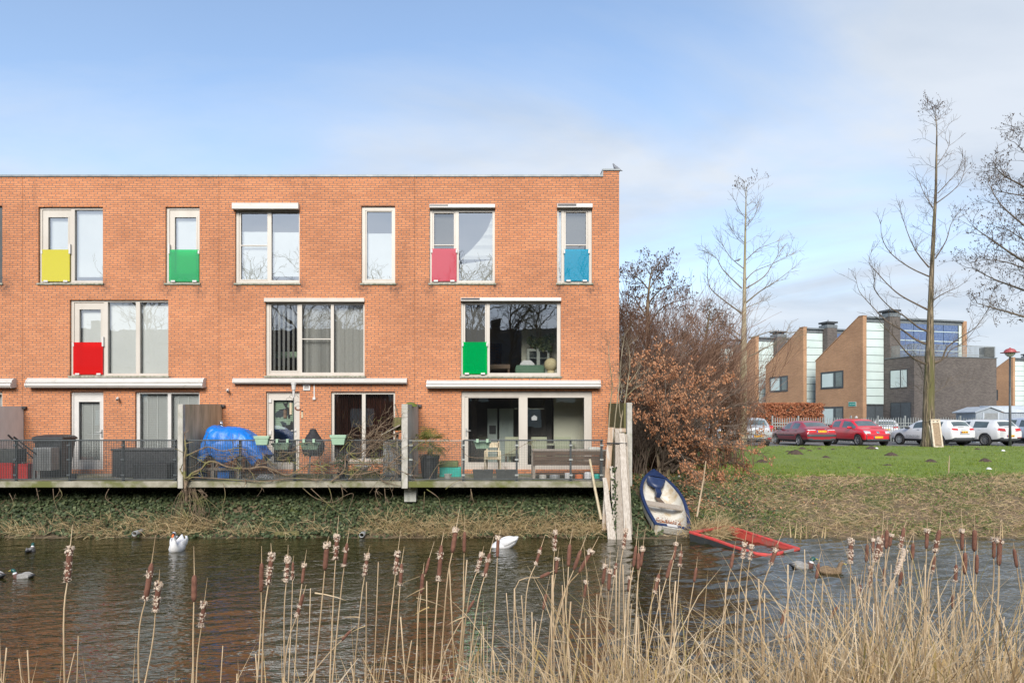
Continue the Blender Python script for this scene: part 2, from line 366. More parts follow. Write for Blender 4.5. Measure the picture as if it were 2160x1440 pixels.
# ------------------------------------------------------------------ camera, sky, sun
cam = bpy.data.cameras.new('camera'); co = bpy.data.objects.new('camera', cam); COL.objects.link(co)
co.location = (0, 0, EYE); co.rotation_euler = (math.pi/2, 0, 0)
cam.sensor_fit = 'HORIZONTAL'; cam.sensor_width = 36; cam.lens = FP/2160*36
cam.shift_x = (1080-CX)/2160; cam.shift_y = (HY-720)/2160
cam.clip_start = .1; cam.clip_end = 3000
S.camera = co
SUN_EL = math.radians(31); SAZ = math.radians(188)      # azimuth clockwise from +Y
sd = Vector((math.sin(SAZ)*math.cos(SUN_EL), math.cos(SAZ)*math.cos(SUN_EL), math.sin(SUN_EL)))
sl = bpy.data.lights.new('sun', 'SUN'); sl.energy = 2.8; sl.angle = math.radians(28); sl.color = (1, .93, .84)
so = bpy.data.objects.new('sun', sl); COL.objects.link(so); so.rotation_euler = sd.to_track_quat('Z', 'Y').to_euler()
w = bpy.data.worlds.new('World'); S.world = w; w.use_nodes = True
nt = w.node_tree; nt.nodes.clear()
wo = nt.nodes.new('ShaderNodeOutputWorld'); bg = nt.nodes.new('ShaderNodeBackground')
sky = nt.nodes.new('ShaderNodeTexSky'); sky.sky_type = 'NISHITA'; sky.sun_disc = False
sky.sun_elevation = SUN_EL; sky.sun_rotation = SAZ; sky.air_density = 1.0; sky.dust_density = .25; sky.ozone_density = 1.4
tc = nt.nodes.new('ShaderNodeTexCoord')
sp = nt.nodes.new('ShaderNodeSeparateXYZ'); nt.links.new(tc.outputs['Generated'], sp.inputs[0])
def mth(op, a, b=None, c=None, clamp=False):
    n = N(nt, 'ShaderNodeMath', operation=op, use_clamp=clamp)
    for i, q in enumerate((a, b, c)):
        if q is None: continue
        if hasattr(q, 'links'): nt.links.new(q, n.inputs[i])
        else: n.inputs[i].default_value = q
    return n.outputs[0]
zz = mth('MAXIMUM', sp.outputs[2], 0.0)
den = mth('ADD', zz, .16)
cb = nt.nodes.new('ShaderNodeCombineXYZ')
nt.links.new(mth('DIVIDE', sp.outputs[0], den), cb.inputs[0]); nt.links.new(mth('DIVIDE', sp.outputs[1], den), cb.inputs[1])
mp = nt.nodes.new('ShaderNodeMapping'); mp.inputs['Location'].default_value = (3.1, 1.7, 0); mp.inputs['Rotation'].default_value = (0,0,.5); mp.inputs['Scale'].default_value = (.62, .9, 1)
nt.links.new(cb.outputs[0], mp.inputs[0])
c1 = noise(nt, mp.outputs[0], .9, 9, .55, .5)
c2 = noise(nt, mp.outputs[0], .33, 4, .5, .2)
# more cloud towards the right and low down, and over the half of the sky behind the photographer
bias = mth('MULTIPLY_ADD', sp.outputs[0], .26, -.045)
low = mth('MULTIPLY', mth('SUBTRACT', .52, zz, clamp=True), .72)
back = mth('MULTIPLY', mth('MULTIPLY', sp.outputs[1], -1.0, clamp=True), .24)
tot = mth('ADD', mth('ADD', mth('MULTIPLY_ADD', c1, 1.15, -.20), mth('MULTIPLY', c2, .32)), mth('ADD', mth('ADD', bias, low), back))
mask = ramp(nt, tot, [(.40, .10), (.56, .42), (.72, .95)])
shade = ramp(nt, noise(nt, mp.outputs[0], 1.7, 6, .55, .3), [(.36, (2.45,2.8,3.3)), (.62, (3.2,3.45,3.8))])
glow = mth('MULTIPLY_ADD', mth('MULTIPLY', sp.outputs[1], -1.0, clamp=True), .75, 1.0)      # clouds on the sun's side shine brighter
vm = N(nt, 'ShaderNodeVectorMath', operation='SCALE'); nt.links.new(shade, vm.inputs[0]); nt.links.new(glow, vm.inputs['Scale'])
colmix = mixc(nt, mask, sky.outputs[0], vm.outputs[0])
nt.links.new(colmix, bg.inputs[0]); bg.inputs[1].default_value = .126
nt.links.new(bg.outputs[0], wo.inputs[0])
S.view_settings.view_transform = 'Standard'; S.view_settings.look = 'None'; S.view_settings.exposure = 0.95; S.view_settings.gamma = 1
S.cycles.max_bounces = 8; S.cycles.transparent_max_bounces = 16; S.cycles.glossy_bounces = 4; S.cycles.diffuse_bounces = 5
S.cycles.caustics_reflective = False; S.cycles.caustics_refractive = False
S.cycles.use_denoising = True; S.cycles.sample_clamp_indirect = .45

# ------------------------------------------------------------------ terrain
from mathutils import noise as mn
def nz(x, y, s, k=0): return mn.noise(Vector((x*s, y*s, k)))
def ground_h(x, y):
    if y < 8:                                    # near bank, the photographer's side
        e = 4.4 + .35*nz(x, 0, .4, 3) - (.5*sm(4, 8, x))*0
        return -.8 + .8*sm(e+1.6, e, y) + 1.25*sm(e+.1, e-2.8, y) + .03*nz(x, y, 1.3)
    k = sm(3.3, 4.6, x)
    e = 16.55 + .12*nz(x, 0, .6, 5)
    hl = -.8 + .8*sm(e-1.2, e, y) + .92*sm(e-.05, e+1.9, y)
    t = min(1, max(0, (y - e)/4.2))
    hr = -.8 + .8*sm(e-1.2, e, y) + 1.18*(1-(1-t)**1.7) + .33*sm(20.5, 33, y) - .11*sm(34.8, 36.4, y)
    h = hl*(1-k) + hr*k
    if 15.5 < y < 20.2: h -= .34*sm(3.7,4.1,x)*sm(5.4,4.95,x)*sm(16.55,17.1,y)*sm(20,19,y)
    if y > 16.4: h += .035*nz(x, y, .9) * (1 - sm(30, 34, y)) + .02*nz(x, y, 3)*(1-sm(19, 22, y))
    return h
def axis(segs):
    o = []
    for a, b, n in segs: o += [a + (b-a)*i/n for i in range(n)]
    return o + [segs[-1][1]]
XS = axis([(-900,-100,4), (-100,-18,8), (-18,45,150), (45,120,10), (120,900,4)])
YS = axis([(-900,-60,4), (-60,-2,10), (-2,8,24), (8,15,6), (15,24,44), (24,38,42), (38,110,10), (110,1500,5)])
def sheet(name, xs, ys, mats, off=0.0, mask=None):
    mb = MB(); nx = len(xs)
    for y in ys:
        for x in xs: mb.v.append((x, y, ground_h(x, y) + off))
    for j in range(len(ys)-1):
        for i in range(nx-1):
            if mask and not mask((xs[i]+xs[i+1])/2, (ys[j]+ys[j+1])/2): continue
            mb.face((j*nx+i, j*nx+i+1, (j+1)*nx+i+1, (j+1)*nx+i))
    return struct(mb, name, mats, smooth=True)
sheet('ground', XS, YS, M['soil'])
M['lawn'] = mat('lawn_turf', (.105,.155,.016), (.150,.205,.024), .9, scale=3.5, stretch=(1,.45,1), bump=.03, bscale=30, c3=(.16,.19,.05), s3=.55, t3=(.55,.8))
LX = axis([(3.9,45,110)]); LY = axis([(20.1,36.1,50)])
def lawn_edge(x): return 20.3 + .5*nz(x, 1, .35, 9) + .25*nz(x, 4, 1.3, 2) + .35*sm(12, 16, x)
sheet('lawn', LX, LY, M['lawn'], .006, lambda x, y: y > lawn_edge(x) and x > 4.4)
mb = MB(); mb.box(9, 70, 36.0, 36.12, 1.2, 1.47)
struct(mb, 'kerb', M['concretegrey'])
mb = MB(); mb.quad((9,36.12,1.425), (70,36.12,1.425), (95,110,1.425), (9,110,1.425)); struct(mb, 'street', M['asphalt'])
mb = MB(); mb.quad((-900,-900,-.79+2.0), (900,-900,1.21), (900,-60,1.21), (-900,-60,1.21))
# water
def water_mat():
    m, nt, o = newmat('canal_water')
    v = coords(nt, (1.5, 3.6, 1)); h = noise(nt, v, 4.2, 1, .5, .4)
    col = ramp(nt, noise(nt, coords(nt, (.5, 1.1, 1)), .55, 2), [(.35, (.020,.018,.005)), (.65, (.030,.026,.008))])
    bs = bsdf(nt, o, col, .03, 0, .5, h, .012, 1.)
    bs.inputs['IOR'].default_value = 1.85
    return m
M['water'] = water_mat()
# wind ripples as real relief: crests a hand's breadth to half a metre apart, higher on the open reach beyond the house
WX = axis([(-120,-14,3), (-14,15,520), (15,160,3)]); WY = axis([(3.6,4.8,3), (4.8,16.8,330), (16.8,17.6,1)])
X_, Y_ = np.meshgrid(np.array(WX), np.array(WY)); H_ = np.zeros_like(X_); rs = np.random.RandomState(5)
for i in range(30):
    lam = .20 + .55*rs.rand()**1.5; th = math.radians(90 + 16 + rs.normal()*17); kx, ky = 2*math.pi/lam*math.cos(th), 2*math.pi/lam*math.sin(th); ph = rs.rand()*6.28
    gx_, gy_ = rs.uniform(-.5,.5), rs.uniform(.2,.9); env = .5 + .5*np.sin(X_*gx_*1.7 + Y_*gy_ + rs.rand()*6.28)
    H_ += lam*env*np.sin(kx*X_ + ky*Y_ + ph + .6*np.sin(.9*X_+1.3*Y_+ph))
sl_ = np.clip((X_-1.0)/4.5, 0, 1); sl_ = sl_*sl_*(3-2*sl_)
inn = np.clip((Y_-4.8)/.5,0,1)*np.clip((16.9-Y_)/.4,0,1)*np.clip((14-abs(X_))/.5+.3,0,1)
patch_ = .55 + .45*np.sin(.35*X_ + .8*Y_ + 1.0)*np.sin(.22*X_ - .5*Y_)
H_ *= (.0034 + .0120*sl_)*inn*(.6 + .6*patch_)
mb = MB(); nx_ = len(WX); mb.v = np.stack([X_, Y_, H_], -1).reshape(-1, 3).tolist()
for j in range(len(WY)-1):
    for i in range(nx_-1): mb.f.append((j*nx_+i, j*nx_+i+1, (j+1)*nx_+i+1, (j+1)*nx_+i))
struct(mb, 'water', M['water'], smooth=True)

# ------------------------------------------------------------------ the brick terrace
def holed(mb, x0, x1, z0, z1, holes, y, depth):
    """a panel in the XZ plane at y with rectangular holes whose sides go back by depth"""
    xs = sorted({x0, x1} | {h[0] for h in holes} | {h[1] for h in holes}); zs = sorted({z0, z1} | {h[2] for h in holes} | {h[3] for h in holes})
    for i in range(len(xs)-1):
        for j in range(len(zs)-1):
            cx, cz = (xs[i]+xs[i+1])/2, (zs[j]+zs[j+1])/2
            if cx < x0 or cx > x1 or cz < z0 or cz > z1: continue
            if any(h[0] < cx < h[1] and h[2] < cz < h[3] for h in holes): continue
            mb.quad((xs[i],y,zs[j]), (xs[i+1],y,zs[j]), (xs[i+1],y,zs[j+1]), (xs[i],y,zs[j+1]))
    d = y + depth
    for a, b, c, e in holes:
        mb.quad((a,y,c), (a,d,c), (a,d,e), (a,y,e)); mb.quad((b,y,c), (b,y,e), (b,d,e), (b,d,c))
        mb.quad((a,y,e), (a,d,e), (b,d,e), (b,y,e)); mb.quad((a,y,c), (b,y,c), (b,d,c), (a,d,c))
    mb.quad((x0,y,z0),(x0,y,z1),(x0,d,z1),(x0,d,z0)); mb.quad((x1,y,z0),(x1,d,z0),(x1,d,z1),(x1,y,z1))
    mb.quad((x0,y,z1),(x1,y,z1),(x1,d,z1),(x0,d,z1)); mb.quad((x0,y,z0),(x0,d,z0),(x1,d,z0),(x1,y,z0))
def rect(r): return (fx(r[0]), fx(r[1]), fz(r[3]), fz(r[2]))      # px x0,x1,ytop,ybottom -> x0,x1,z0,z1
def window(house, name, r, opens, frame='frame', rec=.07, sill=True, label=None):
    """r: frame rectangle in facade pixels; opens: dicts with r (hole), optional leaf (pane rectangle inside), glass, back, bar"""
    x0, x1, z0, z1 = rect(r); mb = MB()
    holed(mb, x0+.002, x1-.002, z0, z1-.002, [rect(o['r']) for o in opens], FY+rec, .09)
    w_ = mb.build(name, M[frame], house, bevel=.006)
    if label: w_['label'] = label
    if sill:
        sb = MB(); sb.box(x0-.03, x1+.03, FY-.045, FY+rec+.06, z0-.055, z0-.002); sb.build('sill', M['sill'], w_, bevel=.006)
    for o in opens:
        a, b, c, d = rect(o['r']); yy = FY+rec+.055
        g = (a, b, c, d)
        if 'leaf' in o:
            g = rect(o['leaf']); lb = MB()
            holed(lb, a+.003, b-.003, c+.003, d-.003, [g], FY+rec+.022, .055)
            # a shallow step round the pane
            holed(lb, g[0]-.03, g[1]+.03, g[2]-.03, g[3]+.03, [g], FY+rec+.014, .02)
            lf = lb.build('sash', M[o.get('lmat', frame)], w_, bevel=.004); yy = FY+rec+.06
        pb = MB(); pb.quad((g[0]-.005,yy,g[2]-.005), (g[1]+.005,yy,g[2]-.005), (g[1]+.005,yy,g[3]+.005), (g[0]-.005,yy,g[3]+.005))
        pb.build('pane', M[o.get('glass', 'glass')], w_)
        if 'bar' in o:
            z = fz(o['bar']); bb = MB(); bb.box(a, b, FY+rec+.02, FY+rec+.05, z-.014, z+.014); bb.build('glazing_bar', M[frame], w_)
        back = o.get('back'); yb = FY+rec+.16
        if back in ('blind', 'screen'):
            zt, zb = d+.03, c-.03
            if 'cover' in o: zt, zb = fz(o['cover'][0]), fz(o['cover'][1])
            bb = MB(); bb.box(a-.02, b+.02, yb, yb+.006, zb, zt)
            bb.build('blind', M[back], w_)
        elif back == 'venetian':
            bb = MB(); n = int((d-c)/.05)
            for i in range(n):
                z = c + (i+.5)*(d-c)/n; T = Matrix.Translation((0, yb, z)) @ Matrix.Rotation(math.radians(-62), 4, 'X')
                bb.box(a-.01, b+.01, -.026, .026, -.001, .001, T)
            for q in (.2, .55, .9): bb.box(a+(b-a)*q-.008, a+(b-a)*q+.008, yb-.02, yb-.016, c, d)
            bb.build('venetian_blind', M['blind'], w_)
        elif back in ('slats', 'brownslats'):
            bb = MB(); n = o.get('n', 12); op = o.get('open', 1.0)
            for i in range(n):
                x = a + (i+.5)*(b-a)/n + R.uniform(-.006, .006); T = Matrix.Translation((x, yb+.05, 0)) @ Matrix.Rotation(op + R.uniform(-.12,.12), 4, 'Z')
                bb.box(-.045, .045, -.001, .001, c-.05 if 'cover' not in o else fz(o['cover'][1]), d+.05, T)
            bb.build('vertical_blind', M['slat' if back == 'slats' else 'brownslat'], w_)
    return w_
def balustrade(w_, r, m, label, y=FY+.018):
    x0, x1, z0, z1 = rect(r); pb = MB(); pb.box(x0, x1, y, y+.012, z0, z1)
    p = pb.build('balustrade_panel', M[m], w_); p['label'] = label
    for x in (x0, x1):
        cb_ = MB(); cb_.box(x-.022, x+.022, y-.012, FY+.08, z1-.12, z1+.16 if m in ('yellow','greenp','redp') and ((x == x1) == (m != 'greenp')) else z1-.02)
        cb_.build('bracket', M['white'], w_)
    for x in (x0+.12, x1-.12):
        cb_ = MB(); cb_.box(x-.06, x+.06, y-.012, FY+.07, z0-.02, z0+.03); cb_.build('bracket', M['white'], w_)
def topbox(w_, r, dark=None, deep=.09, m='white'):
    x0, x1, z0, z1 = rect(r); bb = MB(); bb.box(x0, x1, FY-deep, FY+.06, z0, z1)
    k = bb.build('screen_box', M[m], w_, bevel=.015)
    if dark:
        a, b, c, d = rect(dark); sb = MB(); sb.box(a+.01, b, FY-deep-.006, FY-deep+.01, c, d); sb.build('solar_strip', M['solar'], k)
def handle(par, px, py, side=-1, m='steel', y=FY):
    x, z = fx(px), fz(py); hb = MB()
    hb.box(x-.02, x+.02, y-.005, y+.03, z-.16, z+.07); hb.tube([(x,y,z), (x,y-.05,z), (x+side*.13,y-.055,z)], .011, 6)
    hb.build('handle', M[m], par, bevel=.004)
def awning(house, x0, x1, y0, y1, big=True):
    z1, z0 = fz(y0), fz(y1); a, b = fx(x0), fx(x1); h = z1-z0; mb = MB()
    d = .24 if big else .17
    prof = [(0,z1), (-d*.45,z1-.01), (-d*.8,z1-h*.28), (-d*.84,z1-h*.46), (-d*.70,z1-h*.50), (-d*.70,z1-h*.53), (-d,z1-h*.56), (-d*1.04,z1-h*.8), (-d*.85,z0), (0,z0+.02)] if big else \
           [(0,z1), (-d*.6,z1-.005), (-d,z1-h*.3), (-d*1.02,z1-h*.75), (-d*.8,z0), (0,z0+.01)]
    rings = [[(x, FY+p[0], p[1]) for p in prof] for x in (a+.03, b-.03)]
    mb.loft(rings)
    k = mb.build('awning', M['awning'], house)
    for x in (a, b-.03):
        eb = MB(); eb.loft([[(q, FY+p[0]*1.05, (p[1]-(z0+z1)/2)*1.06+(z0+z1)/2) for p in prof] for q in (x, x+.03)]); eb.build('end_cap', M['white'], k)
    return k
def house(name, label, px0, px1, wins, end=False):
    x0, x1 = fx(px0), fx(px1)
    h = thing(name, label, 'house', ((x0+x1)/2, FY, .9), group='terraced houses on the water')
    z0, z1 = .6, fz(373.5); mb = MB()
    holed(mb, x0, x1, z0, z1, [rect(q) for q in wins], FY, .16)
    yb = FY+9.2
    if end:
        ex = fx(1272); mb.box(ex, x1, FY, FY+.32, z1+.0005, fz(360.5))
    xo = x1 if end else None
    mb.quad((x1,FY+.16,z0),(x1,yb,z0),(x1,yb,z1),(x1,FY+.16,z1)); mb.quad((x0,yb,z0),(x1,yb,z0),(x1,yb,z1),(x0,yb,z1)); mb.quad((x0,FY+.16,z0),(x0,FY+.16,z1),(x0,yb,z1),(x0,yb,z0))
    wall = mb.build('wall', M['brick'], h)
    rb = MB(); rb.quad((x0+.01,FY+.16,z1-.18),(x1-.01,FY+.16,z1-.18),(x1-.01,yb-.01,z1-.18),(x0+.01,yb-.01,z1-.18)); rb.build('roof', M['cap'], h)
    cbx = MB(); cz = z1+.002
    if not end: cbx.box(x0, x1, FY-.035, FY+.36, cz, cz+.055)
    else:
        cbx.box(x0, fx(1272), FY-.035, FY+.36, cz, cz+.055)
        cbx.prism([(fx(1267),FY-.03,cz+.055), (fx(1272),FY-.03,cz+.055), (fx(1272),FY-.03,fz(358))], (0,.38,0))
        cbx.box(fx(1270.5), x1+.03, FY-.035, FY+.36, fz(360.3), fz(357))
    cbx.build('parapet_cap', M['cap'], h)
    # rooms
    ib = MB(); yi = FY+.165; ye = FY+7.5
    fl = [1.25, fz(803), fz(608), fz(392)]
    for i in range(3):
        a, b = fl[i]+.12, fl[i+1]-.12; xa, xb = x0+.12, x1-.12
        ib.quad((xa,yi,a),(xb,yi,a),(xb,ye,a),(xa,ye,a)); ib.quad((xa,yi,b),(xb,yi,b),(xb,ye,b),(xa,ye,b))
        ib.quad((xa,yi,a),(xa,ye,a),(xa,ye,b),(xa,yi,b)); ib.quad((xb,yi,a),(xb,ye,a),(xb,ye,b),(xb,yi,b))
        if end and i == 1:
            bx = [(gx(985,ye), gx(1058,ye), gz(768,ye), gz(724,ye)), (gx(1110,ye), gx(1230,ye), gz(768,ye), gz(700,ye))]
            holed(ib, xa, xb, a, b, bx, ye, .05)
        else: ib.quad((xa,ye,a),(xb,ye,a),(xb,ye,b),(xa,ye,b))
    ib.build('interior', M['room'], h)
    return h
WZ = [(-130,5,434,597), (-140,5,826,971)]
hZ = house('brick_house', 'brick terraced house cut off by the left edge behind a plain grey partition', -365, 47.6, WZ)
window(hZ, 'window', WZ[0], [dict(r=(-60,-6,440,590))], frame='darkframe')
window(hZ, 'window', WZ[1], [dict(r=(-60,0,832,965), back='venetian')])
awning(hZ, -330, 35, 798, 818)
WA = [(81,217,436,597), (349,421,436,597), (147,355,632,792), (148,218,826,990), (285,421,826,973)]
hA = house('brick_house', 'brick terraced house with a yellow, a green and a bright red window panel', 48.2, 461.6, WA)
q = window(hA, 'french_window', WA[0], [dict(r=(86,147,441,593), leaf=(98,139.5,456.5,576), glass='glass2', back='blind'), dict(r=(154.5,214.5,441,591), glass='glass2', back='blind', cover=(438,581))])
balustrade(q, (87,146,526,593), 'yellow', 'yellow see-through balustrade panel')
q = window(hA, 'french_window', WA[1], [dict(r=(355,419,441,593), leaf=(366,411,456.5,576), glass='glass2', back='blind')])
balustrade(q, (355.5,418.5,526,593), 'greenp', 'green see-through balustrade panel')
q = window(hA, 'french_window', WA[2], [dict(r=(153,216,637,789), leaf=(164,209,651.5,770), glass='glass', back='blind'), dict(r=(224.5,284,636,787), glass='glass', back='blind'), dict(r=(292.5,352.5,636,787), glass='glass', back='blind')])
balustrade(q, (153.5,216,721.5,789), 'redp', 'bright red see-through balustrade panel')
q = window(hA, 'door', WA[3], [dict(r=(152,215,831,988), leaf=(162.5,207,847,970), back='venetian', lmat='white')], frame='white', sill=False)
handle(q, 211.5, 911, -1, 'steel', FY+.08)
window(hA, 'window', WA[4], [dict(r=(292.5,351.5,830,967), back='venetian'), dict(r=(358.5,417.5,830,967), back='venetian')], frame='white')
awning(hA, 64, 434.5, 797, 818)
WB = [(496,632,430,597), (762,833.5,434,597), (560,769,628,792), (561,632,826,990), (698,833.5,826,973)]
hB = house('brick_house', 'middle brick terraced house with vertical slat blinds and no coloured window panels', 462.2, 874.7, WB)
q = window(hB, 'window', WB[0], [dict(r=(502,563,444,593), leaf=(506,562,448,588), glass='glass2', back='blind', bar=516, cover=(484.5,595)), dict(r=(571,629,446,590), glass='glass2', back='blind', cover=(485.5,580))])
topbox(q, (492,632,430.5,443.5), None, .13, 'awning')
window(hB, 'window', WB[1], [dict(r=(769.5,827.5,442,591), leaf=(772.5,825.5,444.5,587.5), glass='glass2', back='blind', cover=(488,594))])
q = window(hB, 'window', WB[2], [dict(r=(567,628,640,788), leaf=(570,625.5,641.5,781), back='slats', n=6, open=1.1, glass='glass'), dict(r=(635.5,696.5,641.5,785), back='slats', n=14, open=1.0, bar=714), dict(r=(703,765.5,641.5,785), back='slats', n=14, open=.85)])
topbox(q, (558,769.5,629,637.5), None, .07, 'frame')
q = window(hB, 'door', WB[3], [dict(r=(564,629,829,988), leaf=(575,618.5,843.5,975), glass='glass')], frame='frame', sill=False)
handle(q, 622.5, 908, -1, 'white', FY+.08)
for y in (845, 912, 968):
    hb = MB(); hb.box(fx(565), fx(571), FY+.06, FY+.1, fz(y+4), fz(y-4)); hb.build('hinge', M['white'], q)
# green roller blind behind the door pane with two black cats woven in
cats = MB(); yb = FY+.22
cats.cur = 0; cats.quad((fx(574),yb,fz(905)),(fx(619.5),yb,fz(905)),(fx(619.5),yb,fz(842)),(fx(574),yb,fz(842)))
cats.cur = 1
def blob(pts):
    cats.poly([(fx(550+x/6.86), yb-.004, fz(800+y/6.86)) for x, y in pts])
blob([(178,545),(172,500),(190,470),(230,440),(285,425),(330,410),(300,370),(288,330),(310,335),(325,345),(345,335),(355,300),(362,350),(350,385),(370,410),(420,400),(425,490),(400,500),(390,560),(370,570),(350,520),(320,560),(300,540),(270,535),(250,560),(220,545),(200,560)])
blob([(245,615),(280,605),(330,625),(345,660),(390,660),(400,620),(410,600),(425,615),(440,600),(452,640),(440,690),(470,740),(470,830),(440,830),(420,800),(360,820),(350,770),(310,760),(320,700),(285,690),(270,650)])
cats.cur = 2
for i in range(15):
    z = fz(846+i*4.1); cats.quad((fx(574),yb-.006,z-.006),(fx(619.5),yb-.006,z-.006),(fx(619.5),yb-.006,z+.004),(fx(574),yb-.006,z+.004))
M['mint'] = mat('mint_blind', (.42,.56,.40), (.36,.50,.36), .8, scale=3)
cats.build('roller_blind', [M['mint'], M['black'], M['planterdark']], q, fix=False)
window(hB, 'window', WB[4], [dict(r=(704,762.5,831,967), back='brownslats', n=13, open=1.3), dict(r=(770,829.5,831,967), back='brownslats', n=13, open=1.15)])
awning(hB, 495, 859.5, 797.5, 809.5, False)
vb = MB(); holed(vb, fx(640), fx(654.5), fz(823), fz(809.7), [(fx(642.5), fx(652), fz(820.5), fz(812))], FY-.03, .028)
for i in range(5): vb.box(fx(642.5), fx(652), FY-.02, FY-.012, fz(820.3-i*1.75), fz(819.4-i*1.75))
vb.build('vent_grille', M['white'], hB)
vb = MB(); vb.box(fx(662), fx(664.3), FY-.025, FY-.001, fz(837.6), fz(810)); vb.build('cable_duct', M['white'], hB); vb = MB(); vb.box(fx(660.5), fx(666.3), FY-.06, FY-.001, fz(843), fz(837.5)); vb.build('junction_box', M['white'], hB, bevel=.005)
WC = [(906,1044,432,597), (1175,1249,432,597), (972,1183,628,793), (973,1249,825,990)]
hC = house('brick_house', 'brick end house with a pink, a blue and an emerald window panel', 875.3, 1306, WC, True)
q = window(hC, 'french_window', WC[0], [dict(r=(912,960,446,592), leaf=(915,957,448,588), back='screen', bar=515, glass='glass'), dict(r=(967.5,1039,446,591), glass='glass2')])
topbox(q, (906,1044.5,432,440), (906,946,433,437.2), .09)
balustrade(q, (910.5,963,524,592.5), 'pink', 'pink see-through balustrade panel')
# pale curtain swept aside behind the right pane
cur = MB(); pts = []
for i in range(13):
    t = i/12
    cur.v += [(fx(1038-2-t*66*(t**.6)), FY+.3+.02*math.sin(i*2.2), fz(452+t*90)), (fx(1040), FY+.3+.02*math.cos(i*2.), fz(452+t*90))]
for i in range(12): cur.face((2*i, 2*i+1, 2*i+3, 2*i+2))
n0 = len(cur.v); cur.v += [(fx(968),FY+.3,fz(553)),(fx(1040),FY+.3,fz(542)),(fx(1040),FY+.3,fz(592)),(fx(968),FY+.3,fz(592))]; cur.face((n0,n0+1,n0+2,n0+3))
cur.build('curtain', M['slat'], q)
q = window(hC, 'french_window', WC[1], [dict(r=(1179,1184.5,444,592), glass='glass2', back='blind'), dict(r=(1190,1241,444,592), leaf=(1194,1237,446,588), back='screen', bar=515)])
topbox(q, (1175,1249.5,431,439.5), (1175.5,1215,432,436.5), .09)
balustrade(q, (1190.5,1242.5,525,592), 'bluep', 'turquoise blue see-through balustrade panel')
q = window(hC, 'french_window', WC[2], [dict(r=(977,1026,638,788), leaf=(981,1023,641,783), back='screen', cover=(640,720)), dict(r=(1033,1175.5,640,786))])
topbox(q, (972,1183.5,628.5,636), (972.5,1012,629.5,633.5), .09)
balustrade(q, (976,1027.5,721,788), 'green2', 'emerald see-through balustrade panel')
q = window(hC, 'sliding_door', WC[3], [dict(r=(980,1096,836,984), leaf=(987.5,1094.5,838.5,975)), dict(r=(1113,1233,838,980))], frame='frame', sill=False)
handle(q, 983.3, 908, 1, 'steel', FY+.08)
awning(hC, 901, 1265, 801.5, 819)
# ------------------------------------------------------------------ terraces over the water
def dpx(px, Y=DY): return gx(px, Y)
def slab(x0, x1, label):
    mb = MB(); mb.box(dpx(x0), dpx(x1), DY, FY-.012, DZ-.155, DZ)
    return tag(mb.build('terrace_slab', M['concrete'], None, bevel=.012), label, 'terrace', 'concrete terrace slabs')
slab(-260, 373.5, 'concrete terrace slab under the black rattan box and railing')
slab(387.5, 846, 'mossy concrete terrace slab under the blue tarpaulin and vine')
slab(861.5, 1324, 'mossy concrete terrace slab under the palm and planter bench')
# house foundation in the dark below
mb = MB(); mb.box(dpx(-260), 3.45, 18.9, FY+.05, .3, DZ-.16)
tag(mb.build('foundation_wall', M['concretegrey'], None), 'dark concrete foundation wall under the terraces above the ivy', 'wall')
def partition(label, xl, xr, top, pm, fm, front=True, bot=1.13):
    t = thing('partition_wall', label, 'wall', (xr, DY, DZ), group='partition walls between terraces')
    if front:
        mb = MB(); mb.box(xl, xr, DY-.02, DY+.13, bot, top); mb.build('front_post', M[fm], t, bevel=.015)
    mb = MB(); mb.prism([(xl+.004, DY+.132, bot+.1), (xl+.004, FY-.02, bot+.1), (xl+.004, FY-.02, top+.05), (xl+.004, DY+.132, top-.006)], (xr-xl-.008, 0, 0))
    mb.build('panel', M[pm], t)
    mb = MB(); mb.box(xr-.05, xr+.09, FY-.09, FY-.003, top-.03, top+.035); mb.build('wall_bracket', M['black'], t)
    return t
partition('plain pale grey partition wall at the left edge beside the white door', -13.68, -13.53, 3.20, 'concretepale', 'concretelight')
partition('brown stained partition wall beside the blue tarpaulin', dpx(375), dpx(386.3), gz(852,DY), 'concretebrown', 'concretelight')
t = partition('grey mossy partition wall with rounded top beside the palm', dpx(847), dpx(860.3), gz(852,DY), 'concretegrey', 'concretelight')
mb = MB(); mb.box(gx(852.5,17.6), gx(877.5,17.6), 17.6, 18.0, gz(1058,17.6), DZ-.157); mb.build('corbel', M['concretegrey'], t, bevel=.01)
mb = MB(); mb.lathe([(.0,.09),(.10,.075),(.16,.03),(.19,-.03)], 12, (dpx(860)-.06, 18.3, gz(855,18.2)), cap=False); mb.build('moss_cushion', M['moss'], t, smooth=True)
t = partition('mossy board partition with a concrete post behind the leaning planks', dpx(1318), dpx(1333.3), gz(849,DY), 'woodmoss', 'concretelight', False)
mb = MB(); mb.box(dpx(1322.5), dpx(1333.3), DY-.02, DY+.13, gz(1025,DY), gz(849,DY)); mb.build('front_post', M['concretelight'], t, bevel=.012)

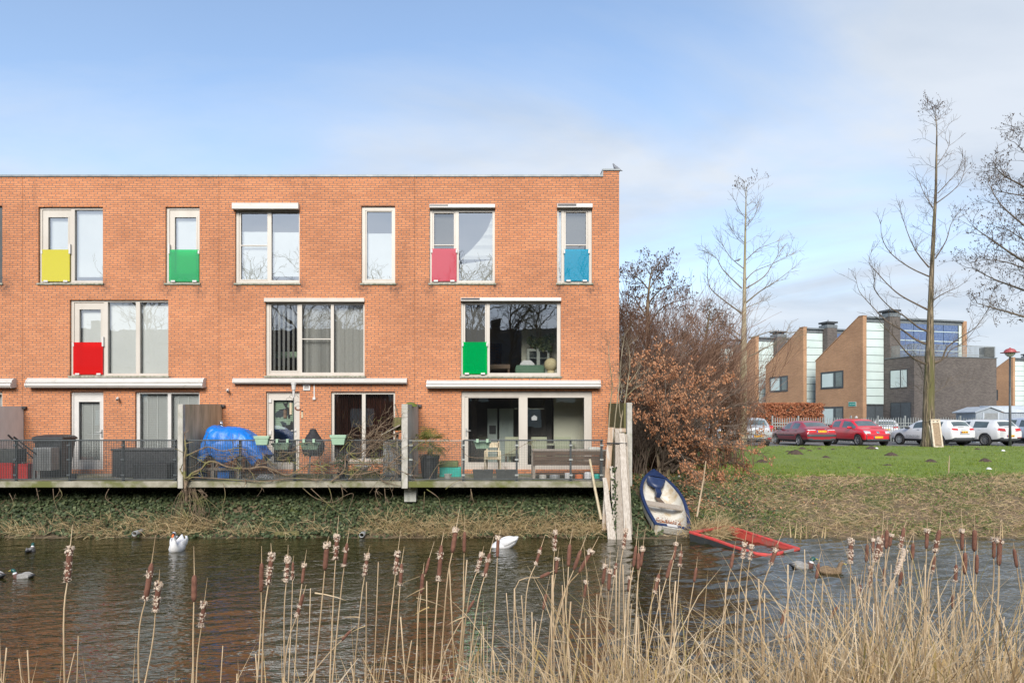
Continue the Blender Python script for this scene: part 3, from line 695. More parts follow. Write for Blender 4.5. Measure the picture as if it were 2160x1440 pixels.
def railing(label, x0, x1, posts, rail='rail', wr=.0060, pitch=.042, top=928, skip_top=None):
    t = thing('railing', label, 'railing', (dpx((x0+x1)/2), DY+.06, DZ), group='mesh railings of the terraces')
    y = DY+.06; zt, zb = gz(top, DY), gz(1010.5, DY); a, b = dpx(x0), dpx(x1)
    mb = MB(); mb.box(dpx(skip_top or x0), b, y-.022, y+.022, zt-.022, zt+.014); mb.build('top_rail', M[rail], t, bevel=.005)
    if skip_top:
        mb = MB(); mb.box(a, dpx(skip_top)-.02, y-.01, y+.01, zt-.02, zt-.004); mb.build('panel_frame', M['galv'], t)
    mb = MB(); mb.box(a, b, y-.012, y+.012, zb-.012, zb+.012); mb.build('bottom_rail', M[rail], t)
    for p in posts:
        mb = MB(); px = dpx(p); mb.box(px-.026, px+.026, y+.024, y+.066, DZ+.012, zt+.002); mb.box(px-.06, px+.06, y-.01, y+.09, DZ+.001, DZ+.011)
        k = mb.build('post', M[rail], t)
        for z in (zt-.13, (zt+zb)/2, zb+.1):
            cb_ = MB(); cb_.box(px-.045, px+.045, y-.014, y+.024, z-.02, z+.02); cb_.build('clamp', M['galv' if skip_top else rail], k)
    mb = MB(); n = int((b-a)/pitch)
    for i in range(n+1):
        x = a + (b-a)*i/n; mb.box(x-wr*.8, x+wr*.8, y-wr*.8, y+wr*.8, zb, zt-.02)
    n = int((zt-zb)/pitch)
    for i in range(1, n):
        z = zb + (zt-zb)*i/n; mb.box(a, b, y+wr*.9, y+wr*2.2, z-wr*.5, z+wr*.5)
    mb.build('wire_mesh', M[rail if not skip_top else 'rail'], t, fix=False)
    return t
railing('dark mesh railing in front of the white door and black rattan box', -240, 370, (-200, -86, 28, 142, 256, 367))
railing('dark mesh railing overgrown with bare vine below the blue tarpaulin', 389, 846, (392, 504, 619.5, 731, 843))
railing('mesh railing with galvanised first panel in front of the palm and sliding door', 863, 1273, (866, 977, 1090, 1204.5, 1270), wr=.0032, skip_top=978)

# ---- first terrace
def bx(mb, x0, x1, y0, y1, Y, d): mb.box(gx(x0,Y), gx(x1,Y), Y, Y+d, gz(y1,Y), gz(y0,Y))
def single(name, label, cat, m, mb, group=None, smooth=False, bevel=0): return tag(mb.build(name, M[m] if isinstance(m, str) else [M[q] for q in m], None, smooth=smooth, bevel=bevel), label, cat, group)
Y = 18.25
t = thing('garden_bin', 'black lidded garden bin behind the railing beside the white door', 'bin', (gx(100,Y), Y+.35, DZ))
mb = MB(); a, b = gx(72,Y), gx(130,Y)
mb.loft([[(a+q, Y+q, z), (b-q, Y+q, z), (b-q, Y+.6-q, z), (a+q, Y+.6-q, z)] for q, z in ((.10, DZ), (.04, DZ+.5), (.0, DZ+.93), (-.02, DZ+.95), (-.02, DZ+1.02))]); mb.build('body', M['black'], t, bevel=.02)
mb = MB(); mb.loft([[(a-.05+q, Y-.04+q, z), (b+.05-q*.6, Y-.04+q, z), (b+.05-q*.6, Y+.64-q, z), (a-.05+q, Y+.64-q, z)] for q, z in ((0, DZ+1.022), (.0, DZ+1.07), (.07, DZ+1.12), (.24, DZ+1.145))]); mb.build('lid', M['black'], t, bevel=.015)
Y = 17.8; mb = MB(); bx(mb, 70, 107, 944, 992, Y, .35)
for i in range(9): mb.box(gx(70.5+i*4.1,Y), gx(72.5+i*4.1,Y), Y-.012, Y, gz(990,Y), gz(946,Y))
single('storage_box', 'grey ribbed storage box standing in front of the black garden bin', 'box', 'steel', mb, bevel=.01)
Y = 18.0
for (x0, x1, y0, y1, m, nm, lb) in ((-14, 26, 976, 1002, 'red', 'crate', 'red crate with its open top on the terrace floor, nearest the left edge'), (31, 58, 978, 1000, 'red', 'crate', 'small red crate between the larger red crate and the grey box'), (-8, 37, 947, 967, 'planterdark', 'crate', 'blue grey crate stacked behind the red crates')):
    a, b = gx(x0,Y), gx(x1,Y); z0, z1 = gz(y1,Y), gz(y0,Y); z0 = DZ if m == 'red' else z0; mb = MB()
    if m != 'red': z0 = gz(976, Y)+.002
    mb.box(a, b, Y, Y+.02, z0, z1); mb.box(a, b, Y+.33, Y+.35, z0, z1); mb.box(a, a+.02, Y+.02, Y+.33, z0, z1); mb.box(b-.02, b, Y+.02, Y+.33, z0, z1); mb.box(a+.02, b-.02, Y+.02, Y+.33, z0, z0+.02)
    mb.box(a-.012, b+.012, Y-.012, Y-.0005, z1-.05, z1)
    single(nm, lb, 'crate', m, mb)
Y = 17.75
for i, (p0, p1, lb) in enumerate((((17,917),(72,968),'garden tool with black grip leaning over the railing, left of two'), ((29,921),(82,962),'garden tool with black grip leaning over the railing, right of two'))):
    t = thing('garden_tool', lb, 'tool', P(*p1, Y)); a, b = P(*p0, DY+.02), P(*p1, Y+.1)
    mb = MB(); mb.tube([a + (b-a)*.18, (a+b)/2, b], .016, 6); mb.build('shaft', M['rail'], t)
    mb = MB(); mb.tube([a, a+(b-a)*.18], .022, 6); mb.build('grip', M['black'], t)
    mb = MB(); c = b; mb.box(c.x-.03, c.x+.03, c.y-.02, c.y+.02, DZ, c.z+.02); mb.build('head', M['steel'], t)
Y = 18.3
t = thing('storage_bench', 'black rattan storage box with a lower step behind the railing', 'storage box', (gx(300,Y), Y, DZ))
mb = MB(); mb.box(gx(236,Y), gx(380,Y), Y, Y+.7, DZ+.02, gz(951,Y)); mb.build('body', M['rattan'], t, bevel=.015)
mb = MB(); mb.box(gx(234,Y), gx(382,Y), Y-.03, Y+.72, gz(951,Y)+.002, gz(946,Y)); mb.build('lid', M['black'], t, bevel=.015)
mb = MB(); mb.box(gx(303,Y), gx(372,Y), Y-.55, Y-.04, DZ+.001, gz(975,Y)); mb.build('step', M['rattan'], t, bevel=.012)
def pot(name, label, px, Y, r, h, m, z=DZ, group=None):
    mb = MB(); mb.lathe([(r*.72,0),(r*.98,h*.86),(r*1.06,h*.87),(r*1.06,h),(r*.92,h),(r*.88,h*.85)], 14)
    t = thing(name, label, 'plant pot', (gx(px,Y), Y, z), group=group); mb.build('pot', M[m], t, local=True, smooth=False); return t
def twigs(par, n, h, spread, z0, m='stem', rad=.004, name='stem'):
    for _ in range(1):
        mb = MB()
        for i in range(n):
            a = R.uniform(0, 6.28); L = h*R.uniform(.6, 1); s = spread*R.uniform(.4, 1)
            mb.tube([(R.uniform(-.02,.02), R.uniform(-.02,.02), z0), (math.cos(a)*s*.4, math.sin(a)*s*.4, z0+L*.6), (math.cos(a)*s, math.sin(a)*s, z0+L)], [rad, rad*.8, rad*.3], 4)
        return mb.build(name, M[m], par, local=True)
t = pot('potted_plant', 'small dark pot with bare twigs left of the white door step', 156, 17.6, .085, .16, 'black'); twigs(t, 7, .3, .12, .1)

# ---- second terrace
Y0, Y1 = 17.75, 18.75
t = thing('tarpaulin_table', 'table under a crumpled blue tarpaulin beside the stained partition', 'covered table', (gx(480,18.2), 18.2, DZ))
prof = [(421,962),(427,932),(433,908),(441,898),(452,897.5),(462,900.5),(478,899.5),(496,900),(508,904.5),(519,911),(529,920),(537,929),(545,941),(552,953),(557,960)]
rings = []
for i, (px, py) in enumerate(prof):
    hem = 968 + 10*math.sin(i*1.3) + (8 if i > 10 else 0) - (0 if i < 11 else 2); zt = gz(py, Y0+.15)
    ring = []
    for k, (yy, f) in enumerate(((Y0-.05,0),(Y0-.03,.35),(Y0,.72),(Y0+.1,.95),(Y0+.3,1.0),(Y0+.65,.97),(Y1-.05,.9),(Y1,.5),(Y1+.02,.1))):
        zb = min(zt-.02, gz(hem, Y0)); z = zb + (zt-zb)*f
        ring.append((gx(px, Y0+.15) + .04*nz(i*.9, k*.8, 1.1, 3), yy + .07*nz(i, k, .9, 7)*(1 if k < 3 else .5), z + .035*nz(i*1.2, k, .8, 1)))
    rings.append(ring)
mb = MB(); mb.loft(rings, closed=False); k = mb.build('tarpaulin', M['tarp'], t, smooth=True, subsurf=2)
k.modifiers.new('thick', 'SOLIDIFY').thickness = .006
dt = bpy.data.textures.new('tarp_folds', 'CLOUDS'); dt.noise_scale = .22
dm = k.modifiers.new('folds', 'DISPLACE'); dm.texture = dt; dm.strength = .11; dm.mid_level = .5
mb = MB(); mb.box(gx(398,18.2), gx(512,18.2), 17.95, 18.7, gz(966,18.2), gz(961,18.2)); mb.build('table_top', M['woodmoss'], t)
for x in (402, 455, 508):
    for yy in (18.0, 18.62):
        mb = MB(); mb.box(gx(x-3,18.2), gx(x+3,18.2), yy, yy+.06, DZ+.001, gz(966.2,18.2)); mb.build('leg', M['wood'], t)
mb = MB(); mb.box(gx(396,18.2), gx(514,18.2), 17.985, 18.0-.002, gz(990,18.2), gz(985,18.2)); mb.build('stretcher', M['wood'], t)
for x0, x1, lb in ((404,428,'blue crate under the covered table, beside the partition'), (462,486,'blue crate under the covered table, farther from the partition')):
    mb = MB(); mb.box(gx(x0,18.2), gx(x1,18.2), 18.1, 18.5, DZ+.001, gz(984,18.2)); single('crate', lb, 'crate', 'tarp', mb, bevel=.01)
t = thing('jar_lantern', 'small clear glass jar lantern on the blue tarpaulin', 'lantern', (gx(467,18.2), 18.2, gz(899,18.2)))
mb = MB(); mb.lathe([(.045,0),(.05,.02),(.05,.1),(.04,.125)], 12); mb.build('jar', M['glass2'], t, local=True, smooth=True)
mb = MB(); mb.lathe([(.042,.126),(.042,.14)], 12); mb.build('lid', M['steel'], t, local=True)
# feeder pole
yp = 17.42; t = thing('feeder_pole', 'thin dark bird feeder pole with white rain gauge top behind the railing', 'pole', (gx(619,yp), yp, DZ))
mb = MB(); x = gx(619.5,yp); mb.tube([(x,yp,DZ), (x,yp,gz(838,yp))], .013, 6)
for s, z, L in ((-1,836,.10), (1,837,.11), (-1,842,.18), (1,851,.2)):
    zz_ = gz(z,yp); mb.tube([(x,yp,zz_-.02),(x+s*L*.5,yp,zz_+.05),(x+s*L,yp,zz_+.02),(x+s*L*1.08,yp,zz_-.02)], .005, 5)
mb.build('pole', M['rail'], t)
mb = MB(); z = gz(838,yp); mb.lathe([(.02,z),(.03,z+.09),(.032,z+.17),(.048,z+.2),(.055,z+.33),(.066,z+.335),(.066,z+.375),(.05,z+.38)], 12, (x,yp,0)); mb.build('top_cup', M['white'], t, smooth=False)
def feeder(label, px, y0, y1, r, m, kind='cyl'):
    x_, z0_, z1_ = gx(px,yp), gz(y1,yp), gz(y0,yp); t = thing('bird_feeder', label, 'bird feeder', (x_,yp,z0_), group='bird feeders on the pole')
    mb = MB()
    if kind == 'cyl':
        mb.lathe([(r*.8,z0_+.02),(r,z0_+.025),(r,z1_-.03),(r*.8,z1_-.025)], 10, (x_,yp,0)); mb.build('feed_tube', M[m], t)
        mb = MB(); mb.lathe([(r*1.15,z1_-.024),(r*1.1,z1_),(r*.3,z1_+.012)], 10, (x_,yp,0)); mb.build('lid', M['black'], t)
        mb = MB(); mb.lathe([(r*1.15,z0_),(r*1.2,z0_+.018)], 10, (x_,yp,0)); mb.build('tray', M['black'], t)
    else:
        pts = [(x_+ .07*math.cos(a), yp, (z0_+z1_)/2 + .07*math.sin(a)*.8) for a in [i*2*math.pi/14 for i in range(15)]]
        mb.tube(pts[6:14], [.022]*8, 7); mb.build('nut_ring', M[m], t, smooth=True)
        mb = MB(); mb.tube(pts, .004, 5); mb.build('wire_loop', M['rail'], t)
feeder('tan tube bird feeder hanging left of the pole', 613.5, 847, 876, .035, 'cane')
feeder('brown tube bird feeder hanging farthest left of the pole', 601.5, 862, 883, .045, 'woodbrown')
feeder('curved nut ring feeder hanging right of the pole', 629, 853, 867, .05, 'cattail', 'ring')
feeder('small mesh bird feeder hanging farthest right of the pole', 637.5, 866, 883, .024, 'cane')
def planter(label, x0, x1, y0, y1, Y, clips=(), m='planter'):
    cx = gx((x0+x1)/2, Y); a = gx(x1,Y)-cx; z1, z0 = gz(y0,Y), gz(y1,Y); t = thing('balcony_planter', label, 'planter', (cx, Y, z0), group='sage green balcony planters')
    mb = MB(); mb.loft([[(cx-s, Y-d, z), (cx+s, Y-d, z), (cx+s, Y+d, z), (cx-s, Y+d, z)] for s, d, z in ((a*.70,.06,z0), (a*.86,.085,z0+(z1-z0)*.68), (a*.95,.095,z0+(z1-z0)*.70), (a,.10,z1), (a*.9,.085,z1-.001), (a*.85,.075,z1-.04))]); mb.build('trough', M[m], t, bevel=.012)
    for c in clips:
        mb = MB(); x = gx(c, DY); mb.box(x-.035, x+.035, DY+.01, DY+.11, gz(928,DY)+.016, gz(925.5,DY)); mb.box(x-.03, x+.03, DY-.002, DY+.009, gz(933,DY), gz(925.5,DY)); mb.build('hook', M[m], t)
    return t
planter('sage green planter hooked outside the railing at the edge of the blue tarpaulin', 537, 570, 919, 938, DY-.10)
planter('sage green planter hooked outside the railing below the slat-blind window', 697, 731.5, 917, 937.5, DY-.10)
planter('sage green planter hung inside the railing in front of the cat blind', 574, 614, 934, 948, DY+.26, (584, 606))
planter('sage green planter hung inside the railing in front of the covered barbecue', 633, 676, 933, 948, DY+.26, (640.5, 661.5))
planter('sage green planter hung inside the railing before the sliding door', 999, 1036, 930, 946, DY+.26, (1007, 1028))
Y = 18.7; cx = gx(660.5,Y)
t = thing('barbecue', 'kettle barbecue under a black bell shaped cover on the terrace', 'barbecue', (cx, Y, DZ))
mb = MB(); zt = gz(903.5,Y); rings = [(.0,0),(.07,.015),(.10,.06),(.12,.12),(.17,.20),(.25,.29),(.29,.37),(.31,.46),(.31,.58),(.27,.68),(.22,.74)]
mb.lathe([(r*(1+.05*math.sin(i*2.1)), zt-h) for i, (r, h) in enumerate(rings)][::-1], 18, (cx,Y,0)); mb.build('cover', M['blackcloth'], t, smooth=True)
for a in (0.3, 2.4, 4.5):
    mb = MB(); mb.tube([(cx+.15*math.cos(a),Y+.15*math.sin(a),zt-.72),(cx+.26*math.cos(a),Y+.26*math.sin(a),DZ)], .014, 6); mb.build('leg', M['steel'], t)
mb = MB(); mb.lathe([(.05,zt-1.0),(.17,zt-.98),(.17,zt-.96)], 12, (cx,Y,0)); mb.build('ash_tray', M['black'], t)
def leafball(mb, c, r, n, size, squash=1.0, up=0.0):
    for _ in range(n):
        d = Vector((R.gauss(0,1), R.gauss(0,1), R.gauss(0,1))).normalized() * (r * R.random()**.4); d.z *= squash
        leaf(mb, Vector(c)+d, size*R.uniform(.6,1.3), Vector((R.gauss(0,1), R.gauss(0,1), R.gauss(up,1))))
def leaf(mb, p, s, n, along=None, w=.42):
    p = Vector(p); n = n.normalized(); a = along.normalized() if along is not None else n.cross(Vector((R.gauss(0,1), R.gauss(0,1), R.gauss(0,1))))
    if a.length < 1e-4: a = Vector((1,0,0))
    a.normalize(); b = n.cross(a);
    if b.length < 1e-4: b = Vector((0,1,0))
    b.normalize()
    mb.poly([p, p + a*s*.5 + b*s*w + n*s*.06, p + a*s, p + a*s*.5 - b*s*w + n*s*.06])
t = pot('potted_shrub', 'yellow green bushy shrub in a dark pot behind the vine', 722, 17.9, .15, .22, 'black')
mb = MB(); leafball(mb, (0,0,.43), .19, 420, .05, 1.35); mb.build('foliage', M['weed'], t, local=True)
t = thing('shell_bowl', 'white scalloped bowl on a stand behind the vine', 'bowl', (gx(766,18.3), 18.3, DZ))
mb = MB()
rg = []
for r, z in ((.08,0),(.05,.05),(.04,.18),(.12,.22),(.20,.30),(.21,.33),(.17,.29)):
    rg.append([((r*(1+.12*math.sin(8*k*2*math.pi/24)*(z>.2)))*math.cos(k*2*math.pi/24), r*math.sin(k*2*math.pi/24), z) for k in range(24)])
mb.loft(rg); mb.build('bowl', M['feather'], t, local=True, smooth=True)
mb = MB(); mb.lathe([(.02,.29),(.022,.55),(.03,.58)], 8); mb.build('spout', M['white'], t, local=True)
# grey cupboard and lean-to log roof by the second partition
Y = 18.5; t = thing('garden_cupboard', 'narrow grey green garden cupboard leaning beside the mossy partition', 'cupboard', (gx(828,Y), Y, DZ))
mb = MB(); mb.box(gx(808,Y), gx(845,Y), Y, Y+.45, DZ, gz(930,Y)); mb.build('body', M['planterdark'], t, bevel=.01)
for x0, x1 in ((809,818),(820,843)):
    mb = MB(); mb.box(gx(x0,Y), gx(x1,Y), Y-.02, Y-.002, DZ+.05, gz(932,Y)); mb.build('door', M['steel'], t)
t = thing('bird_table', 'weathered wooden bird table with a sloping roof beside the mossy partition', 'bird table', (gx(833,Y), 18.0, DZ))
Yb = 17.9
mb = MB(); mb.bar(P(806,917,Yb), P(846,896,Yb), .5, .03); mb.build('roof', M['wood'], t)
mb = MB(); mb.bar(P(806,926,Yb), P(846,910,Yb), .45, .02); mb.build('floor', M['woodbrown'], t)
mb = MB(); mb.bar(P(838,1006,Yb), P(838,912,Yb), .06, .06, Vector((0,1,0))); mb.build('post', M['wood'], t)
mb = MB(); mb.box(gx(831,Yb), gx(848,Yb), Yb-.1, Yb+.1, gz(908,Yb), gz(880,Yb)); mb.build('nest_box', M['woodmoss'], t, bevel=.008)
mb = MB(); mb.bar(P(833,852,Yb), P(842,885,Yb), .03, .03); mb.build('brace', M['woodbrown'], t)
for i, (a, b, c, d, lb) in enumerate(((735,800,992,999,'mossy low plank on the terrace floor behind the shrub pot'), (620,700,1000,1006,'bark covered low plank on the terrace floor under the barbecue'))):
    mb = MB(); mb.box(gx(a,17.9), gx(b,17.9), 17.85, 18.05, gz(d+7,17.9) if False else DZ+.001, gz(c,17.9)); single('plank', lb, 'plank', 'woodmoss', mb, bevel=.012)
mb = MB()
for i in range(6):
    mb.loft([[(gx(545+i*6,17.55)+.05*math.cos(a), 17.55+.1*math.sin(a), DZ+.03+.035*R.random()) for a in (0,1.2,2.4,3.6,4.8)], [(gx(549+i*6,17.55)+.03*math.cos(a), 17.55+.06*math.sin(a), DZ+.10+.05*R.random()) for a in (0,1.2,2.4,3.6,4.8)]])
single('foil_bag', 'crumpled silver bag lying on the floor below the sage planter', 'bag', 'lightclear', mb)

# ---- third terrace
Y = 18.05; t = thing('potted_palm', 'fan palm with drooping leaves in a large black pot', 'palm', (gx(906,Y), Y, DZ))
mb = MB(); mb.lathe([(.19,0),(.25,.5),(.275,.55),(.275,.62),(.24,.62),(.23,.56)], 18); mb.build('pot', M['black'], t, local=True)
mb = MB(); mb.tube([(0,0,.55),(.02,0,.7),(.03,.0,.86)], [.09,.075,.06], 8); mb.build('trunk', M['stem'], t, local=True)
mb = MB()
for i in range(26):
    a = i*2.4 + R.uniform(-.3,.3); el = R.uniform(-.7, 1.25); L = R.uniform(.26,.42)
    d = Vector((math.cos(a)*math.cos(el), math.sin(a)*math.cos(el), math.sin(el))); c = Vector((.03,0,.88)); hub = c + d*L*.8
    mb.tube([c, c+d*L*.45+Vector((0,0,.02)), hub], .006, 4)
    s = d.cross(Vector((0,0,1))); s = s.normalized() if s.length > .1 else Vector((1,0,0)); u = s.cross(d)
    for k in range(13):
        th = -1.5 + 3.0*k/12; q = (d*math.cos(th) + s*math.sin(th)); l = L*R.uniform(.7,.95); wd = s*math.cos(th)*.011 - d*math.sin(th)*.011
        tip = hub + q*l + Vector((0,0,-.10*l/.3)) ; mid = hub + q*l*.55 + u*.015
        mb.poly([hub, mid+wd, tip, mid-wd])
mb.build('fronds', M['palm'], t, local=True, fix=False)
Y = 18.5; t = thing('plastic_box', 'turquoise plastic box with an olive lid behind the galvanised railing panel', 'box', (gx(947,Y), Y, DZ))
M['turq'] = mat('turquoise_plastic', (.03,.42,.34), (.02,.34,.28), .5); M['olive'] = mat('olive_lid', (.12,.16,.05), (.09,.12,.04), .6)
mb = MB(); mb.box(gx(927,Y), gx(972,Y), Y, Y+.4, DZ+.001, gz(985,Y)); mb.build('body', M['turq'], t, bevel=.01)
mb = MB(); mb.box(gx(925,Y), gx(966,Y), Y-.03, Y+.42, gz(985,Y)+.002, gz(973,Y)); mb.build('lid', M['olive'], t, bevel=.02)
for x0, x1, lb in ((997,1041,'dark grey trough with dry twigs below the sliding door, nearer the palm'), (1045,1089,'dark grey trough with a dry grass tuft below the sliding door, nearer the planter bench')):
    Y = 17.65; t = thing('trough', lb, 'planter', (gx((x0+x1)/2,Y), Y, DZ)); a = (gx(x1,Y)-gx(x0,Y))/2; h = gz(990,Y)-DZ; mb = MB()
    mb.loft([[(-s,-d,z),(s,-d,z),(s,d,z),(-s,d,z)] for s, d, z in ((a*.86,.09,0),(a*.97,.11,h*.85),(a,.12,h*.86),(a,.12,h),(a*.93,.1,h),(a*.9,.09,h*.8))]); mb.build('trough', M['planterdark'], t, local=True, bevel=.008)
    twigs(t, 9, .22, .16, h*.8, 'stempale', .003)
t = pot('potted_plant', 'small grey blue pot with a seedling in front of the turquoise box', 945, 17.7, .1, .15, 'concretegrey'); twigs(t, 5, .12, .06, .1)
Y = 18.6; t = thing('garden_chair', 'pale wooden garden chair outside the left sliding pane', 'chair', (gx(1039,Y), Y, DZ)); W_ = 'cane'
for px, yy, zt in ((1023,Y-.2,965),(1055,Y-.2,965),(1027,Y+.22,931),(1052,Y+.22,931)):
    mb = MB(); mb.bar((gx(px,Y),yy,DZ), (gx(px,Y),yy,gz(zt-15 if zt>950 else zt,Y)), .04, .04, Vector((0,1,0))); mb.build('leg', M[W_], t)
mb = MB(); mb.box(gx(1021,Y), gx(1057,Y), Y-.24, Y+.24, gz(968,Y), gz(964,Y)); mb.build('seat', M[W_], t)
mb = MB(); mb.box(gx(1027,Y), gx(1052,Y), Y+.2, Y+.235, gz(944,Y), gz(933,Y)); mb.build('backrest', M[W_], t)
mb = MB(); mb.box(gx(1023,Y), gx(1055,Y), Y-.21, Y-.18, gz(951,Y), gz(948.5,Y)); mb.build('armrest', M[W_], t)
Y = 17.95; t = thing('planter_bench', 'long brown plank planting bench behind the right end of the railing', 'planting bench', (gx(1195,Y), Y, DZ))
mb = MB()
for i, (a, b) in enumerate(((951,960.5),(961.5,970.5),(971.5,981))): mb.box(gx(1125,Y), gx(1278,Y), Y+.003*i, Y+.03, gz(b,Y), gz(a,Y))
mb.build('front_boards', M['woodbrown'], t)
mb = MB(); mb.box(gx(1123,Y), gx(1279,Y), Y-.02, Y+.6, gz(950.8,Y), gz(948.5,Y)); mb.build('top', M['wood'], t)
for x in (1126.5, 1274):
    for yy in (Y+.05, Y+.5):
        mb = MB(); mb.box(gx(x-3,Y), gx(x+3,Y), yy, yy+.06, DZ+.001, gz(951.5,Y)); mb.build('leg', M['wood'], t)
mb = MB(); mb.box(gx(1124,Y), gx(1277,Y), Y+.08, Y+.55, DZ+.10, DZ+.12); mb.build('shelf', M['woodbrown'], t)
def jar(lb, px, r, h, m, zoff=.0, nm='pot', cat='pot'):
    mb = MB(); mb.lathe([(r*.8,0),(r,.03),(r,h*.8),(r*.86,h),(r*.7,h),(r*.68,h*.8)], 14, (gx(px,17.75),17.75,DZ+zoff)); single(nm, lb, cat, m, mb)
jar('pale grey bucket under the planting bench, leftmost of the row', 1145, .10, .12, 'concretelight'); jar('wide pale grey bucket under the planting bench beside the first', 1170, .14, .12, 'steel')
jar('round white pot under the planting bench beside the railing post', 1199, .10, .17, 'white'); jar('orange pot under the planting bench', 1221, .10, .13, 'beechpot' if 'beechpot' in M else 'red')
jar('white ring shaped pot with dark inside under the planting bench', 1240, .10, .19, 'feather'); jar('teal pot at the right end under the planting bench', 1259, .08, .14, 'turq')
mb = MB(); mb.loft([[(gx(1243,Y)+x, 18.1+yy, gz(948.4,Y)+z) for x, yy in ((0,0),(.38,.02),(.40,.2),(.02,.22))] for z in (0,.03)] + [[(gx(1246,Y)+x, 18.1+yy, gz(943,Y)) for x, yy in ((0,.03),(.22,.04),(.25,.17),(.02,.18))]])
single('slate_stone', 'flat grey stone on the right end of the planting bench', 'stone', 'concretegrey', mb)
# ---- planks leaning at the water's edge
def plank(label, p0, w0, p1, w1, m, th=.045):
    a, b = Vector(p0), Vector(p1); mb = MB(); rings = []
    for i in range(9):
        t = i/8; c = a.lerp(b, t); w_ = (w0+(w1-w0)*t)/2; c.x += .012*nz(t*4, w0*9, 1); j = .006*nz(t*9, w1*20, 2.)
        rings.append([(c.x-w_+j, c.y-th/2, c.z), (c.x+w_+j, c.y-th/2, c.z), (c.x+w_+j, c.y+th/2, c.z), (c.x-w_+j, c.y+th/2, c.z)])
    mb.loft(rings); return single('plank', label, 'plank', m, mb, 'planks leaning on the terrace end', bevel=.006)
YB, YT = 16.42, 17.02
plank('tan brown plank at the left of the leaning bundle, reaching high', P(1288,901,YT), .14, P(1275,1118,YB+.32), .14, 'woodtan')
plank('short pale grey plank in front of the tan plank', P(1275,1007,16.85), .10, P(1291,1138,YB-.02), .20, 'woodpale')
plank('narrow ivy grown plank in the middle of the leaning bundle', P(1290,983,16.80), .09, P(1301,1138,YB+.06), .11, 'woodpale', .03)
plank('grey brown plank leaning beside the whitest plank', P(1301,904,YT), .11, P(1309,1138,YB-.02), .19, 'wood')
plank('whitest plank in the leaning bundle, rightmost', P(1311,913,YT-.06), .14, P(1325,1138,YB-.08), .17, 'woodpale')
plank('thin pale plank half hidden behind the whitest plank', P(1320,915,YT+.02), .07, P(1330,1128,YB+.18), .10, 'wood')
mb = MB(); mb.tube([P(1279,934,YT-.12), P(1296,934.5,YT-.14), P(1323,935,YT-.13)], .016, 6); single('strap', 'dark strap tied round the upper part of the leaning planks', 'strap', 'black', mb)
mb = MB()
for i in range(3):
    mb.loft([[(gx(1293+i*9.5,YT)+x, YT+.03*i-.02+yy, z) for x, yy in ((0,0),(.11,0),(.11,.06),(0,.06))] for z in (gz(912+2*i,YT), gz(904+i,YT))])
mb = MB(); mb.box(gx(1296,YT), gx(1321,YT), YT+.04, YT+.10, gz(911,YT), gz(903,YT)); single('plank', 'short tan offcut across the top of the leaning planks', 'plank', 'woodtan', mb, bevel=.004)
mb = MB(); mb.tube([P(1244,968,17.05), P(1254,1025,17.0), P(1268,1095,16.8)], [.028,.032,.034], 7); single('cane', 'pale pole leaning against the terrace left of the planks', 'pole', 'cane', mb)
mb = MB(); mb.tube([P(1489,972,17.5), P(1484,1010,17.4), P(1470,1090,16.9)], [.014,.02,.024], 6); mb.tube([P(1485,1000,17.4), P(1487,1020,17.38)], [.01,.006], 5); single('stick', 'pale dead stick standing in the bank right of the rowing boat', 'stick', 'stempale', mb)
# ivy creeping up the planks
mb = MB()
for i in range(150):
    t = R.random(); p = P(1294+8*t+R.gauss(0,3), 985+150*t, 16.74-.32*t); leaf(mb, p, R.uniform(.04,.07), Vector((R.gauss(0,.5), -1, R.gauss(0,.5))))
single('ivy_creeper', 'ivy creeping up the middle of the leaning planks', 'ivy', 'ivy', mb)
# drain pipes in the bank
for px, py, lb in ((763,1128,'grey drain pipe end sticking out of the bank, left of the feeding swan'), (284,1125,'dark drain pipe end in the bank left of the front facing swan')):
    p = P(px,py,16.45); mb = MB(); A = Matrix.Rotation(math.pi/2, 4, 'X'); mb.lathe([(.062,-.5),(.062,0.02),(.05,.02),(.05,-.45)], 16, p, A, cap=False); single('drain_pipe', lb, 'pipe', 'steel', mb, smooth=True)
mb = MB(); mb.bar(P(580,1126,16.6), P(632,1124,16.62), .1, .12); single('timber', 'short mossy timber baulk lying at the foot of the bank', 'timber', 'woodmoss', mb, bevel=.01)

# ---- wall mounted bits
def camera_(label, px, py):
    t = thing('security_camera', label, 'security camera', (fx(px), FY, fz(py)))
    mb = MB(); mb.lathe([(.035,0),(.035,.03)], 10, (fx(px),FY-.001,fz(py)), Matrix.Rotation(math.pi/2,4,'X')); mb.build('mount', M['white'], t)
    mb = MB(); mb.tube([(fx(px),FY-.03,fz(py)),(fx(px)+.05,FY-.16,fz(py)-.06)], .035, 10); mb.build('body', M['white'], t)
    mb = MB(); mb.tube([(fx(px)+.05,FY-.16,fz(py)-.06),(fx(px)+.053,FY-.168,fz(py)-.063)], .028, 10); mb.build('lens', M['black'], t)
camera_('small white camera on the brick below the left end of the thin awning', 481, 821.5)
camera_('small grey camera stub on the brick between white door and pale blinds', 249.5, 839)
